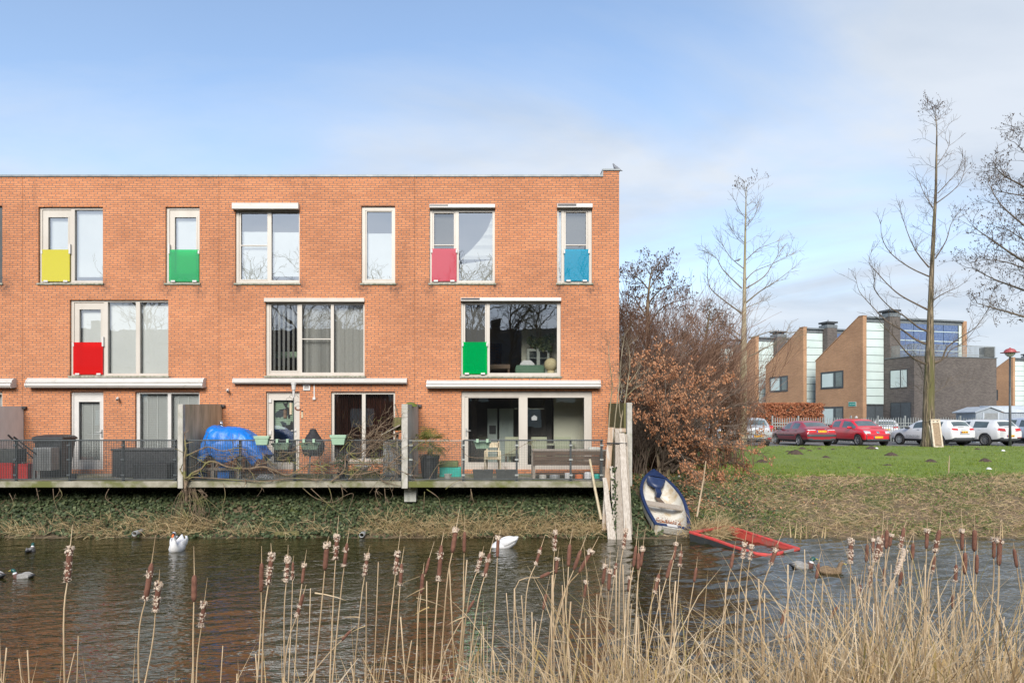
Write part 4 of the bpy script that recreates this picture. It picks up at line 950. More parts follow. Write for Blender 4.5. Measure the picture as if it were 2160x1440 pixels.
# ------------------------------------------------------------------ banks: ivy, dry grass, lawn
def on_ground(px, py, y0=16.5, y1=36.0):
    Y = y0
    while Y < y1:
        if gz(py, Y) <= ground_h(gx(px, Y), Y): break
        Y += .04
    return Vector((gx(px, Y), Y, ground_h(gx(px, Y), Y)))
def blade(mb, p, d, L, w, droop=.5, seg=3, side=None):
    """a tapering strip that starts along d and sags"""
    p = Vector(p); d = Vector(d).normalized()
    s = side or d.cross(Vector((R.gauss(0,1), R.gauss(0,1), .3)))
    if s.length < 1e-4: s = Vector((1,0,0))
    s = s.normalized(); n = len(mb.v)
    for i in range(seg):
        ww = w*(1 - .75*i/seg)*.5
        mb.v += [tuple(p - s*ww), tuple(p + s*ww)]
        p = p + d*(L/seg); d = (d + Vector((0,0,-droop/seg))).normalized()
    mb.v.append(tuple(p))
    for i in range(seg-1): mb.face((n+2*i, n+2*i+1, n+2*i+3, n+2*i+2))
    mb.face((n+2*seg-2, n+2*seg-1, n+2*seg))
def stuff(mb, name, m, label=None, cat=None): return tag(mb.build(name, M[m], None, fix=False), kind='stuff')
mb = MB(); NI = 34000
for i in range(NI):
    y = 16.5 + 2.3*R.random()**.8; x = R.uniform(-14.6, 4.1)
    px = CX + FP*x/y
    low = sm(17.4, 16.6, y)
    dens = .97 - .36*sm(.05, .35, nz(x, y*1.5, .7, 4)) - .45*low*sm(-.15, .2, nz(x, 0, .33, 8) + .25*sm(700,1000,px))
    if R.random() > dens: continue
    h = ground_h(x, y) + R.uniform(.0, .10) + .10*max(0, nz(x, y, 1.6, 6))
    leaf(mb, (x, y, h), R.uniform(.055,.10), Vector((R.gauss(0,.5), R.gauss(-.9,.4), R.gauss(.8,.4))), Vector((R.gauss(0,1), R.gauss(-.3,.6), R.gauss(-.5,.5))), .5)
for i in range(3600):      # ivy and bramble on the right bank round the boat
    x = 4.0 + abs(R.gauss(0, 1.7)); y = R.uniform(16.7, 20.2)
    if nz(x, y, .8, 2) < -.12 and x > 5.0: continue
    if x > 8.5 or (3.85 < x < 5.12 and 16.7 < y < 19.35): continue
    leaf(mb, (x, y, ground_h(x, y) + R.uniform(0, .09)), R.uniform(.04,.08), Vector((R.gauss(0,.5), R.gauss(-.7,.4), R.gauss(.9,.4))), None, .5)
stuff(mb, 'ivy_ground_cover', 'ivy')
# dry grass hanging over the water edge
mb = MB()
def tuft(px, Y, n, L, spread=.18, up=.8):
    x = gx(px, Y); z = ground_h(x, Y)
    for i in range(n):
        a = R.uniform(0, 6.28); d = Vector((math.cos(a)*spread*2.2, math.sin(a)*spread*1.6 - .45, R.uniform(-.1, up)))
        blade(mb, (x + R.gauss(0, spread*.7), Y + R.gauss(0, .12), z + .03 + R.uniform(0,.07)), d, L*R.uniform(.5, 1.15), R.uniform(.009,.017), R.uniform(.3, 1.5), 4)
for px in range(-20, 1290, 13):
    q = .25 + .5*sm(-.1, .25, nz(px*.01, 0, 1.0, 3)) + .75*sm(760, 860, px) + .45*sm(120,180,px)*sm(520,430,px)
    for k in range(2):
        if R.random() < q: tuft(px + R.uniform(-8,8), 16.62 + R.random()**1.5*.55, int(16*q)+5, R.uniform(.28,.5))
for px in range(770, 1290, 6): tuft(px + R.uniform(-6,6), 16.62 + R.uniform(0,.75), 20, R.uniform(.3,.55))
for px in range(140, 470, 9): tuft(px + R.uniform(-6,6), 16.62 + R.uniform(0,.65), 14, R.uniform(.3,.5))
for px in range(-20, 140, 14): tuft(px + R.uniform(-6,6), 16.6 + R.uniform(0,.35), 9, R.uniform(.3,.45))
for px in range(470, 770, 16): tuft(px + R.uniform(-6,6), 16.6 + R.uniform(0,.3), 8, R.uniform(.25,.4))
for px in (368, 385, 402, 418, 430, 412): tuft(px, 17.05 + R.uniform(-.1,.2), 26, .62, .2)     # dead bunch under the first partition
for px in range(1345, 2180, 11): tuft(px + R.uniform(-6,6), 16.6 + R.random()*.4, 7, R.uniform(.2,.4))
for px in (1458, 1462, 1470, 1480, 1490, 1500, 1512, 1524, 1538, 1476, 1494, 1484, 1506, 1518): tuft(px, R.uniform(16.3,16.95), 40, .66, .24, 1.1)
for px, py in ((1660,1105),(1668,1112),(1678,1100),(1690,1120),(1722,1098),(1730,1118),(2100,1095)):
    p = on_ground(px, 1128, 15.8); 
    blade(mb, (p.x, 16.45, -.02), (R.gauss(0,.12), 0, 1), R.uniform(.3,.55), .03, .1, 3, Vector((1,0,0)))
stuff(mb, 'dry_bank_grass', 'drygrass')
mb = MB()
for i in range(26000):
    x = 3.9 + 12.6*R.random(); y = 16.6 + 4.4*R.random()
    le = lawn_edge(x)
    if y > le - .1 + .9*R.random()**2.5 + .3*nz(x, y, 1.1, 3) or (3.8 < x < 5.15 and 16.65 < y < 19.4): continue
    if x < 6.5 and R.random() < .55: continue
    d = Vector((R.gauss(0,1), R.gauss(-.6,.8), R.uniform(.15,.9)))
    blade(mb, (x, y, ground_h(x,y)-.01), d, R.uniform(.10,.32), R.uniform(.007,.014), R.uniform(.8,2.2), 3)
stuff(mb, 'bank_thatch', 'drybank')
mb = MB()
for i in range(13000):
    x = 3.9 + 12.6*R.random(); y = 16.6 + 4.4*R.random()
    if (3.8 < x < 5.15 and 16.65 < y < 19.4) or nz(x, y, .55, 12) < .10 - .1*sm(18.5, 20, y): continue
    leaf(mb, (x, y, ground_h(x,y) + R.uniform(0,.08)), R.uniform(.035,.075), Vector((R.gauss(0,.6), R.gauss(-.5,.5), 1)), None, .3)
stuff(mb, 'bank_weeds', 'weed')
mb = MB()
for i in range(42000):
    y = 20.0 + 15.9*R.random()**1.25; x = 4.4 + (29 if y > 26 else 21)*R.random()
    if y < lawn_edge(x) - .15: continue
    if R.random() < .75*sm(-.05,.3,nz(x, y, .5, 31)): continue
    blade(mb, (x, y, ground_h(x,y)), Vector((R.gauss(0,.5), R.gauss(0,.4), 1)), R.uniform(.035,.08)*(1+.5*sm(.1,.4,nz(x,y,1.4,5))), R.uniform(.012,.022), .5, 2)
stuff(mb, 'lawn_grass', 'grassy')
mb = MB()
for i in range(2600):     # fallen beech leaves under the shrub
    x = 3.9 + abs(R.gauss(0,1.9)); y = R.uniform(17.6, 23.5)
    if 3.8 < x < 5.15 and y < 19.4: continue
    leaf(mb, (x, y, ground_h(x,y)+R.uniform(.01,.05)), R.uniform(.05,.09), Vector((R.gauss(0,.4), R.gauss(-.3,.4), 1)), None, .35)
stuff(mb, 'fallen_leaves', 'beech')
# molehills
MH = [(1607,975,24,'molehill nearest the brown beech shrub'),(1662,953,13,'tiny molehill beside the widest molehill behind the dark red car'),(1678,958,32,'widest molehill, on the lawn behind the dark red car'),(1692,947,17,'low molehill just below the dark red car rear wheel'),
 (1708,951,13,'small molehill under the dark red car number plate'),(1728,947,13,'small molehill between the two red cars'),(1757,948,11,'small molehill under the red hatchback front wheel'),(1742,965,18,'round molehill alone in mid lawn below the two red cars'),
 (1838,947,22,'molehill beside white litter below the red hatchback bumper'),(1880,961,27,'large double molehill below the white car front wheel'),(1873,981,28,'flat spread molehill near the bank below the double molehill'),
 (1963,974,24,'molehill in mid lawn below the big tree trunk'),(2078,973,25,'molehill below the lamp post, right part of the lawn'),(2062,948,14,'small molehill between tree trunk and lamp post'),(2068,1000,27,'flat grey molehill at the lawn edge below the lamp post'),(1812,987,9,'tiny flat molehill near the bank below the red hatchback')]
for px, py, w_, lb in MH:
    p = on_ground(px, py, 19); r = w_*p.y/FP*.60; mb = MB(); rings = []
    flat = 'flat' in lb
    for k in range(6):
        t = k/5; rings.append([(r*(1-t)*(1+.25*nz(a*2+px, k, 1.1, py))*math.cos(a)+.02*nz(a,k,2,1), r*(1-t)*.9*math.sin(a), -.03+(.07 if flat else .27*r*2)*math.sin(t*1.57)*(1+.3*nz(a*1.7,k+px,1.3,2))) for a in [i*2*math.pi/18 for i in range(18)]])
    mb.loft(rings); o = mb.build('molehill', M['molesoil'], None, smooth=True); o.location = p; tag(o, lb, 'molehill', 'molehills on the lawn')
for px, py, lb in ((1849,947,'scrap of white litter on the lawn beside a molehill under the red hatchback'),(2116,952,'scrap of white litter on the lawn left of the lamp post foot'),(2086,991,'scrap of white litter at the lawn edge above the flat grey molehill'),(1433,1009,'pale scrap of litter in the leaves above the rowing boat')):
    p = on_ground(px, py, 17); mb = MB(); q = .07
    mb.loft([[(p.x-q,p.y,p.z+.02),(p.x+q*.8,p.y-q,p.z+.025),(p.x+q,p.y+q,p.z+.06),(p.x-q*.7,p.y+q,p.z+.03)],[(p.x-q*.5,p.y+.01,p.z+.075),(p.x+q*.5,p.y-q*.5,p.z+.07),(p.x+q*.6,p.y+q*.6,p.z+.085),(p.x-q*.4,p.y+q*.7,p.z+.08)]])
    single('litter', lb, 'litter', 'feather', mb)
p = on_ground(2001, 1000, 19); mb = MB(); mb.tube([p, p+Vector((.01,0,.28)), p+Vector((.03,0,.58))], [.02,.016,.008], 6); mb.tube([p+Vector((0,0,.3)), p+Vector((-.06,0,.42))], [.008,.004], 4)
single('stake', 'thin grey sapling stump standing at the lawn edge', 'stake', 'stempale', mb)
p = on_ground(1980, 1085, 16.6); mb = MB(); mb.tube([P(1735,1088,17.9), P(1790,1108,17.3), P(1822,1119,16.9)], [.014,.017,.012], 5); single('dead_stalk', 'long pale dead stalk lying slanted on the bank above the mallards', 'stalk', 'stempale', mb)

# ------------------------------------------------------------------ rowing boat on the bank
Sx, Bx = P(1419,1112,16.72), P(1379,990.5,19.15)
ax = (Bx - Sx); LB = ax.length; ax.normalize()
vv = Vector((1, 0, 0)); vv = (vv - ax*vv.dot(ax)).normalized(); nn = vv.cross(ax).normalized()
if nn.z < 0: nn = -nn
roll = math.radians(9); v2 = (vv*math.cos(roll) - nn*math.sin(roll)).normalized(); n2 = v2.cross(ax).normalized()
if n2.z < 0: n2 = -n2
t_boat = thing('rowing_boat', 'blue and white fibreglass rowing boat drawn up on the bank', 'rowing boat', Sx)
HW = [(0,.425),(.08,.47),(.2,.535),(.35,.585),(.5,.585),(.62,.545),(.74,.45),(.85,.305),(.93,.165),(.98,.06),(1.0,.008)]
def hw(t):
    for (a, p), (b, q) in zip(HW, HW[1:]):
        if a <= t <= b: return p + (q-p)*(t-a)/(b-a)
def dep(t): return .40*(1 - .55*max(0,(t-.55)/.45)**1.8)
def bp(t, s, d): return Sx + ax*(t*LB) + v2*s + n2*(-d)
TS = [0,.05,.1,.2,.3,.4,.5,.6,.7,.78,.85,.9,.94,.97,.99,1.0]
mb = MB()
mb.loft([[bp(t, -hw(t)-.012, .0), bp(t, -hw(t)*.97, dep(t)*.5), bp(t, -hw(t)*.72, dep(t)*.92), bp(t, 0, dep(t)+.03), bp(t, hw(t)*.72, dep(t)*.92), bp(t, hw(t)*.97, dep(t)*.5), bp(t, hw(t)+.012, 0)] for t in TS], closed=False)
mb.poly([bp(0,-.437,0), bp(0,-.41,.2), bp(0,-.306,.368), bp(0,0,.43), bp(0,.306,.368), bp(0,.41,.2), bp(0,.437,0)]); mb.build('hull', M['boatwhite'], t_boat, smooth=True)
RW = .068
def hin(t): return max(0, hw(t)-RW)
mb = MB()
for s in (-1, 1):
    mb.loft([[bp(t, s*(hw(t)+.02), .03), bp(t, s*(hw(t)+.02), -.02), bp(t, s*(hw(t)-RW*.5), -.03), bp(t, s*hin(t), -.015), bp(t, s*hin(t), .03)] for t in TS], closed=True)
mb.box(0,0,0,0,0,0) if False else None
mb.loft([[bp(0, s, .03), bp(0, s, -.022), bp(.03, s, -.022), bp(.03, s, .03)] for s in (-.43,-.2,.0,.2,.43)])
mb.build('gunwale', M['navy'], t_boat, bevel=.006)
mb = MB()
mb.loft([[bp(t, -hin(t), .012), bp(t, -hin(t)*.95, dep(t)*.5), bp(t, -hin(t)*.66, dep(t)*.86), bp(t, 0, dep(t)*.9), bp(t, hin(t)*.66, dep(t)*.86), bp(t, hin(t)*.95, dep(t)*.5), bp(t, hin(t), .012)] for t in (.03,.1,.2,.3,.4,.5,.6,.7,.78,.84,.88)], closed=False)
mb.poly([bp(.031,-.37,.01), bp(.031,-.35,.2), bp(.031,-.25,.35), bp(.031,.25,.35), bp(.031,.35,.2), bp(.031,.37,.01)])
mb.build('inner_hull', M['boatwhite'], t_boat, smooth=True)
mb = MB(); ts = [.84,.88,.92,.95,.98,.995]
mb.loft([[bp(t, -hw(t), -.022), bp(t, -hw(t)*.5, -.045), bp(t, 0, -.05), bp(t, hw(t)*.5, -.045), bp(t, hw(t), -.022)] for t in ts], closed=False); mb.build('foredeck', M['navy'], t_boat, smooth=True)
mb = MB(); n0 = 9      # rounded navy locker under the foredeck
for j, t in enumerate((.84,.80,.755,.72,.695)):
    pass
lk = [[bp(.842 - .15*(1-(2*k/n0-1)**2)*f, hin(.80)*(2*k/n0-1)*(1-.10*f*abs(2*k/n0-1)), -.02 + .13*f) for k in range(n0+1)] for f in (0,.55,1.0)]
lk.append([bp(.835, hin(.80)*.8*(2*k/n0-1), .28) for k in range(n0+1)])
mb.loft(lk, closed=False); mb.build('bow_locker', M['navy'], t_boat, smooth=True)
mb = MB(); mb.loft([[bp(t, s, d) for s, d in ((-.075,.10),(.075,.10),(.05,.27),(-.05,.27))] for t in (.70,.62)]); mb.build('mooring_step', M['navy'], t_boat)
def bboard(name, t0, t1, s0, s1, d0, d1, m='wood'):
    mb = MB(); mb.loft([[bp(t0,s0,d0), bp(t0,s1,d0), bp(t0,s1,d1), bp(t0,s0,d1)], [bp(t1,s0,d0), bp(t1,s1,d0), bp(t1,s1,d1), bp(t1,s0,d1)]]); return mb.build(name, M[m], t_boat, bevel=.004)
bboard('thwart', .36, .435, -.525, .525, .07, .11)
mb = MB(); mb.loft([[bp(.44, x, .14), bp(.44, x+.16, .14), bp(.44, x+.16, .165), bp(.44, x, .165)] for x in (-.02,)] + [[bp(.64, x, .26), bp(.64, x+.13, .26), bp(.64, x+.13, .285), bp(.64, x, .285)] for x in (-.08,)]); mb.build('loose_board', M['woodbrown'], t_boat)
bboard('stern_seat', .045, .15, -.40, .40, .17, .20)
bboard('transom_pad', -.018, -.001, -.26, .26, -.005, .17, 'concretelight')
bboard('white_plate', -.004, .032, -.14, .12, -.030, -.0225, 'white')
mb = MB()
for i in range(420):
    t = .17 + abs(R.gauss(0,.05)); s = R.gauss(0,.2); leaf(mb, bp(t, max(-.36,min(.36,s)), .31 - .25*abs(s)**2 - R.uniform(0,.05)), R.uniform(.03,.06), n2 + Vector((R.gauss(0,.6), R.gauss(0,.6), 0)), None, .35)
k = mb.build('leaf_litter', M['hedge'], t_boat, fix=False); k['kind'] = 'stuff'
# ------------------------------------------------------------------ sunken red punt
t = thing('sunken_punt', 'half sunken red punt with its stern awash at the bank', 'punt', (5.6, 15.6, 0))
near = [P(1453,1120,16.05), P(1500,1134,15.55), P(1550,1152,15.0), P(1592,1165.5,14.56), P(1626,1169,14.44)]
far = [P(1533,1107,16.95), P(1560,1114,16.6), P(1600,1127,16.0), P(1650,1143,15.35), P(1688,1155,14.93)]
def inset(a, b, d): return a + (b-a).normalized()*d
mb = MB()
for side, oth in ((near, far), (far, near)):
    mb.loft([[a + Vector((0,0,-.05)), a + Vector((0,0,.0)), inset(a,b,.03)+Vector((0,0,.012)), inset(a,b,.09), inset(a,b,.09)+Vector((0,0,-.05))] for a, b in zip(side, oth)])
for i in (0, 4):
    a, b = near[i], far[i]; dn = (near[i] - near[1 if i == 0 else 3]).normalized()*.085
    mb.loft([[c - dn + Vector((0,0,-.045)), c - dn + Vector((0,0,.003)), c + dn*.1 + Vector((0,0,.003)), c + dn*.1 + Vector((0,0,-.045))] for c in [a.lerp(b, q) for q in (.04,.3,.6,.96)]])
mb.build('gunwale', M['redboat'], t, bevel=.01)
mb = MB(); dn = Vector((0,0,-1))
mb.loft([[a, a + dn*.22 + (b-a).normalized()*.05, a + dn*.42 + (b-a).normalized()*.18, b + dn*.42 + (a-b).normalized()*.18, b + dn*.22 + (a-b).normalized()*.05, b] for a, b in [(p+Vector((0,0,-.03)), q+Vector((0,0,-.03))) for p, q in zip(near, far)]], closed=False)
mb.build('hull', M['boatblack'], t)
mb = MB()
mb.loft([[inset(a,b,.088), inset(a,b,.12) + dn*.22, inset(a,b,.2) + dn*.36, inset(b,a,.2) + dn*.36, inset(b,a,.12) + dn*.22, inset(b,a,.088)] for a, b in [(p+Vector((0,0,-.03)), q+Vector((0,0,-.03))) for p, q in zip(near, far)]], closed=False)
mb.build('inner_hull', M['redin'], t)
mb = MB(); a = near[4].lerp(far[4], .42); b = near[4].lerp(far[4], .75); mb.bar(a+Vector((0.0,-.03,.0)), b+Vector((.0,-.03,.0)), .02, .05); mb.build('outboard_pad', M['steel'], t)

# ------------------------------------------------------------------ birds
def spine(mb, st, n=12):
    """one continuous body: stations (x, z, half width, half height, material)"""
    rings = []; m = len(st)
    for i, (x, z, w_, h_, mi) in enumerate(st):
        a, b = st[max(0,i-1)], st[min(m-1,i+1)]; tx, tz = b[0]-a[0], b[1]-a[1]; L = math.hypot(tx, tz) or 1; nx_, nz_ = -tz/L, tx/L
        rings.append([(x + nx_*h_*math.sin(q), w_*math.cos(q), z + nz_*h_*math.sin(q)) for q in [k*2*math.pi/n for k in range(n)]])
    base = len(mb.v)
    for r in rings: mb.v += r
    for i in range(m-1):
        mb.cur = st[i][4]
        for k in range(n): mb.face((base+i*n+k, base+i*n+(k+1)%n, base+(i+1)*n+(k+1)%n, base+(i+1)*n+k))
    mb.cur = st[0][4]; mb.face([base+k for k in range(n)][::-1]); mb.cur = st[-2][4]; mb.face([base+(m-1)*n+k for k in range(n)])
M['orange'] = mat('orange_bill', (.75,.17,.03), (.62,.12,.02), .4); M['olivebill'] = mat('olive_bill', (.42,.36,.06), None, .4)
M['drakehead'] = mat('drake_green', (.01,.09,.05), (.015,.06,.08), .25, scale=30); M['drakebreast'] = mat('drake_breast', (.11,.05,.035), (.08,.04,.03), .7, scale=30)
M['drakegrey'] = mat('drake_grey', (.30,.295,.285), (.20,.195,.19), .7, scale=40); M['hen'] = mat('hen_mottle', (.26,.18,.10), (.10,.065,.04), .8, scale=55); M['pigeon'] = mat('pigeon_grey', (.20,.21,.24), (.13,.14,.16), .7, scale=30)
def place(o, px, py, Y, rot): o.location = (gx(px, Y), Y, gz(py, Y) if py else 0); o.rotation_euler = (0, 0, rot)
def wl(py): return EYE*FP/(py-HY)
# swan facing the camera
Y = wl(1159.5)
sw = thing('swan', 'white swan with upright neck facing across the water, near the left', 'swan')
mb = MB(); spine(mb, [(-.50,.40,.012,.012,0),(-.44,.33,.06,.035,0),(-.34,.22,.14,.10,0),(-.18,.14,.20,.16,0),(.02,.10,.215,.19,0),(.20,.10,.185,.17,0),(.30,.16,.125,.12,0),(.33,.26,.075,.075,0),(.31,.36,.052,.052,0),(.295,.45,.046,.046,0),(.30,.52,.047,.047,0),(.335,.565,.052,.05,0),(.385,.555,.046,.045,1),(.42,.53,.032,.03,2),(.47,.49,.028,.02,2),(.50,.465,.014,.01,2)], 14)
mb.build('body', [M['feather'], M['black'], M['orange']], sw, local=True, smooth=True, fix=True)
for s in (-1, 1):
    mb = MB(); rr = []
    for i in range(9):
        t = i/8; x = .12 - .58*t; w_ = .17*math.sin(math.pi*min(1,.16+.84*t)**.8)+.015; zc = .20 + .16*t**1.6
        rr.append([(x, s*(.12+.09*math.sin(math.pi*t)) + .035*s*math.cos(q), zc + w_*.62*math.sin(q)) for q in [k*2*math.pi/10 for k in range(10)]])
    mb.loft(rr); mb.build('wing', M['feather'], sw, local=True, smooth=True)
place(sw, 374, None, Y, math.radians(-80)); sw.location.z = -.02; sw.scale = (.76,)*3
Y = wl(1153); sw2 = thing('swan', 'white swan feeding with head under water beyond the cattails', 'swan')
mb = MB(); spine(mb, [(-.36,.30,.01,.01,0),(-.32,.27,.07,.05,0),(-.24,.20,.15,.10,0),(-.10,.13,.20,.15,0),(.08,.06,.2,.17,0),(.22,-.02,.15,.14,0),(.30,-.1,.08,.08,0),(.33,-.2,.05,.05,0),(.36,-.4,.04,.04,0)], 14)
mb.build('body', M['feather'], sw2, local=True, smooth=True)
for s in (-1, 1):
    mb = MB(); rr = []
    for i in range(9):
        t = i/8; x = .14 - .48*t; w_ = .15*math.sin(math.pi*min(1,.16+.84*t)**.8)+.012; zc = .13 + .12*t
        rr.append([(x, s*(.11+.08*math.sin(math.pi*t)) + .03*s*math.cos(q), zc + w_*.62*math.sin(q)) for q in [k*2*math.pi/10 for k in range(10)]])
    mb.loft(rr); mb.build('wing', M['feather'], sw2, local=True, smooth=True)
place(sw2, 1063, None, Y, math.radians(172)); sw2.location.z = -.03; sw2.scale = (.9,)*3
DUCK = [(-.27,.10,.006,.006,3),(-.23,.095,.05,.022,3),(-.16,.07,.085,.06,2),(-.04,.05,.105,.085,2),(.08,.045,.10,.085,1),(.16,.07,.075,.07,1),(.185,.12,.042,.045,4),(.19,.155,.036,.036,0),(.205,.19,.042,.042,0),(.235,.205,.04,.04,0),(.262,.20,.026,.022,5),(.30,.188,.024,.010,5),(.325,.183,.012,.006,5)]
def duck(label, px, wy, rot, male=True, sc=1.0):
    d = thing('mallard', label, 'duck', group='mallards on the canal'); mb = MB(); spine(mb, DUCK, 12)
    mats = [M['drakehead'], M['drakebreast'], M['drakegrey'], M['black'], M['feather'], M['olivebill']] if male else [M['hen'], M['hen'], M['hen'], M['hen'], M['hen'], M['olivebill']]
    mb.build('body', mats, d, local=True, smooth=True)
    for s in (-1, 1):
        mb = MB(); rr = []
        for i in range(7):
            t = i/6; x = .08 - .30*t; w_ = .055*math.sin(math.pi*min(1,.2+.8*t))+.006
            rr.append([(x, s*(.085+.02*math.sin(math.pi*t)-.06*t) + .014*s*math.cos(q), .085 + .02*t + w_*math.sin(q)) for q in [k*2*math.pi/8 for k in range(8)]])
        mb.loft(rr); mb.build('wing', M['drakegrey' if male else 'hen'], d, local=True, smooth=True)
    Y = wl(wy); place(d, px, None, Y, rot); d.location.z = -.028; d.scale = (sc,)*3
duck('green headed mallard drake seen end on, left of the front facing swan', 64, 1162.5, math.radians(108), True, .8)
duck('green headed mallard drake gliding left near the left edge of the canal', 49, 1218, math.radians(180), True, .82)
duck('pale mallard tail cut off by the left edge of the photo', -17, 1219, math.radians(176))
duck('green headed mallard drake gliding right beyond the punt stern', 1692, 1197, math.radians(4))
duck('brown mottled mallard hen swimming behind a drake on the blue water', 1751, 1208, math.radians(5), False)
pg = thing('pigeon', 'grey pigeon perched on the raised roof corner of the brick end house', 'bird')
mb = MB(); spine(mb, [(-.17,-.015,.006,.004,0),(-.13,.0,.03,.012,0),(-.07,.035,.045,.035,0),(.0,.075,.058,.055,0),(.05,.12,.05,.05,0),(.075,.165,.03,.032,0),(.085,.195,.026,.028,0),(.10,.215,.02,.02,0),(.125,.208,.007,.006,0)], 10); mb.build('body', M['pigeon'], pg, local=True, smooth=True)
for s in (-1, 1):
    mb = MB(); mb.tube([(0.0,s*.02,.05),(.015,s*.02,.0)], .006, 5); mb.build('leg', M['beechpot'], pg, local=True)
pg.location = (fx(1303), FY+.16, fz(356.8)+.003); pg.rotation_euler = (0,0,math.radians(165))
# ------------------------------------------------------------------ parked cars
def car(label, kind, pm, rear, head, plate=True, zoff=0.0, wheel_r=.31, only=None):
    """local frame: +x back, nose at x=0; rear = ground point under the middle of the tail; head = heading of the nose in degrees"""
    K = CARS[kind]; L = K['st'][-1][0]; st = K['st']
    root = thing('parked_car', label, 'car', group='cars parked across the lawn')
    rings = []
    for x, zb, belt, top, wb, wt in st:
        gl = top - .055 if top - belt > .16 else belt + (top-belt)*.75
        half = [(0, zb), (wb*.80, zb), (wb*.96, zb+.10), (wb, zb+(belt-zb)*.55), (wb*.975, belt), (wt*1.03, gl), (wt*.93, top-.012), (wt*.5, top+.008)]
        ring = [(x, y, z) for y, z in half] + [(x, 0, top+.012)] + [(x, -y, z) for y, z in half[:0:-1]]
        rings.append(ring)
    n = len(rings[0]); mb = MB(); b = 0
    for r in rings: mb.v += r
    g = K['glass']
    for i in range(len(rings)-1):
        for k in range(n):
            mi = 0; kk = k if k < 8 else n-1-k
            if kk == 4 and i in g['side']: mi = 1
            if kk in (6, 7) and i in g['screen']: mi = 1
            if kk in (0, 1): mi = 2
            if kk in (2,) and 'skirt' in K: mi = 2
            mb.cur = mi; mb.face((i*n+k, i*n+(k+1)%n, (i+1)*n+(k+1)%n, (i+1)*n+k))
    mb.cur = 0; mb.face(list(range(n))[::-1]); mb.face([(len(rings)-1)*n+k for k in range(n)])
    tmp = mb.build('shell', [M[pm], M['carglass2'], M['bumper']], None, subsurf=2)
    bpy.context.view_layer.update()
    cut = []
    for xw in K['wheels']:
        for s in (-1, 1):
            cb_ = MB(); cb_.lathe([(wheel_r+.05,-.16),(wheel_r+.05,.16)], 20, (xw, s*(K['hw']-.06), wheel_r), Matrix.Rotation(math.pi/2,4,'X'))
            c = cb_.build('cut', M['bumper'], None); cut.append(c); q = tmp.modifiers.new('b', 'BOOLEAN'); q.object = c; q.operation = 'DIFFERENCE'; q.solver = 'EXACT'
    bpy.context.view_layer.update()
    dg = bpy.context.evaluated_depsgraph_get(); me = bpy.data.meshes.new_from_object(tmp.evaluated_get(dg))
    for c in cut + [tmp]: bpy.data.objects.remove(c)
    bm = bmesh.new(); bm.from_mesh(me); bvh = BVHTree.FromBMesh(bm)
    V = [tuple(v.co) for v in bm.verts]
    groups = {}
    for f in bm.faces: groups.setdefault('g' if f.material_index == 1 else 'b', []).append(([v.index for v in f.verts], f.material_index, f.normal.x, f.calc_center_median()))
    bm.free()
    def sub(fs, name, mats, sm_=True, par=None):
        used = {}; v = []; ff = []
        for f in fs:
            q = []
            for i in f[0]:
                if i not in used: used[i] = len(v); v.append(V[i])
                q.append(used[i])
            ff.append(q)
        m2 = bpy.data.meshes.new(name); m2.from_pydata(v, [], ff)
        for m_ in mats: m2.materials.append(m_)
        m2.polygons.foreach_set('material_index', [min(f[1] if f[1] != 1 else 0, len(mats)-1) for f in fs]); m2.polygons.foreach_set('use_smooth', [sm_]*len(ff)); m2.update()
        return link(name, m2, par or root, True)
    body = sub(groups['b'], 'body', [M[pm], M['bumper'], M['bumper']])
    xm = L*.5
    for nm, test in (('windscreen', lambda c: abs(c.y) < 9 and c.x < g['split'][0]), ('rear_window', lambda c: c.x > g['split'][1]), ('side_window', lambda c: c.y > 0), ('side_window', lambda c: c.y <= 0)):
        top = nm in ('windscreen', 'rear_window')
        fs = [f for f in groups['g'] if (f[3].z, 1)[1] and (top == (f[0] is not None and abs(f[2]) > .30)) and test(f[3])]
        if fs: sub(fs, nm, [M['carscreen']])
    # patches pressed onto the skin
    def patch(name, m, y0, y1, z0, z1, end='rear', off=.012, skew=0.0, nx=7, nz_=4, par=None, sx=None):
        mbp = MB(); grid = []
        for j in range(nz_+1):
            for i in range(nx+1):
                y = y0 + (y1-y0)*i/nx; z = z0 + (z1-z0)*j/nz_ + skew*(i/nx)
                if end == 'rear': o, d = Vector((L+2, y, z)), Vector((-1,0,0))
                elif end == 'front': o, d = Vector((-2, y, z)), Vector((1,0,0))
                else: o, d = Vector((y, (3 if end == 'right' else -3), z)), Vector((0, -1 if end == 'right' else 1, 0))
                h = bvh.ray_cast(o, d)[0]
                if h is None: h = o + d*(2.05 if end in ('rear','front') else 2.2)
                grid.append(h - d*off)
        for q in grid: mbp.v.append(tuple(q))
        for j in range(nz_):
            for i in range(nx): mbp.face((j*(nx+1)+i, j*(nx+1)+i+1, (j+1)*(nx+1)+i+1, (j+1)*(nx+1)+i))
        o = mbp.build(name, M[m], par or root, local=True, smooth=True, fix=False); q = o.modifiers.new('t', 'SOLIDIFY'); q.thickness = off*.9; return o
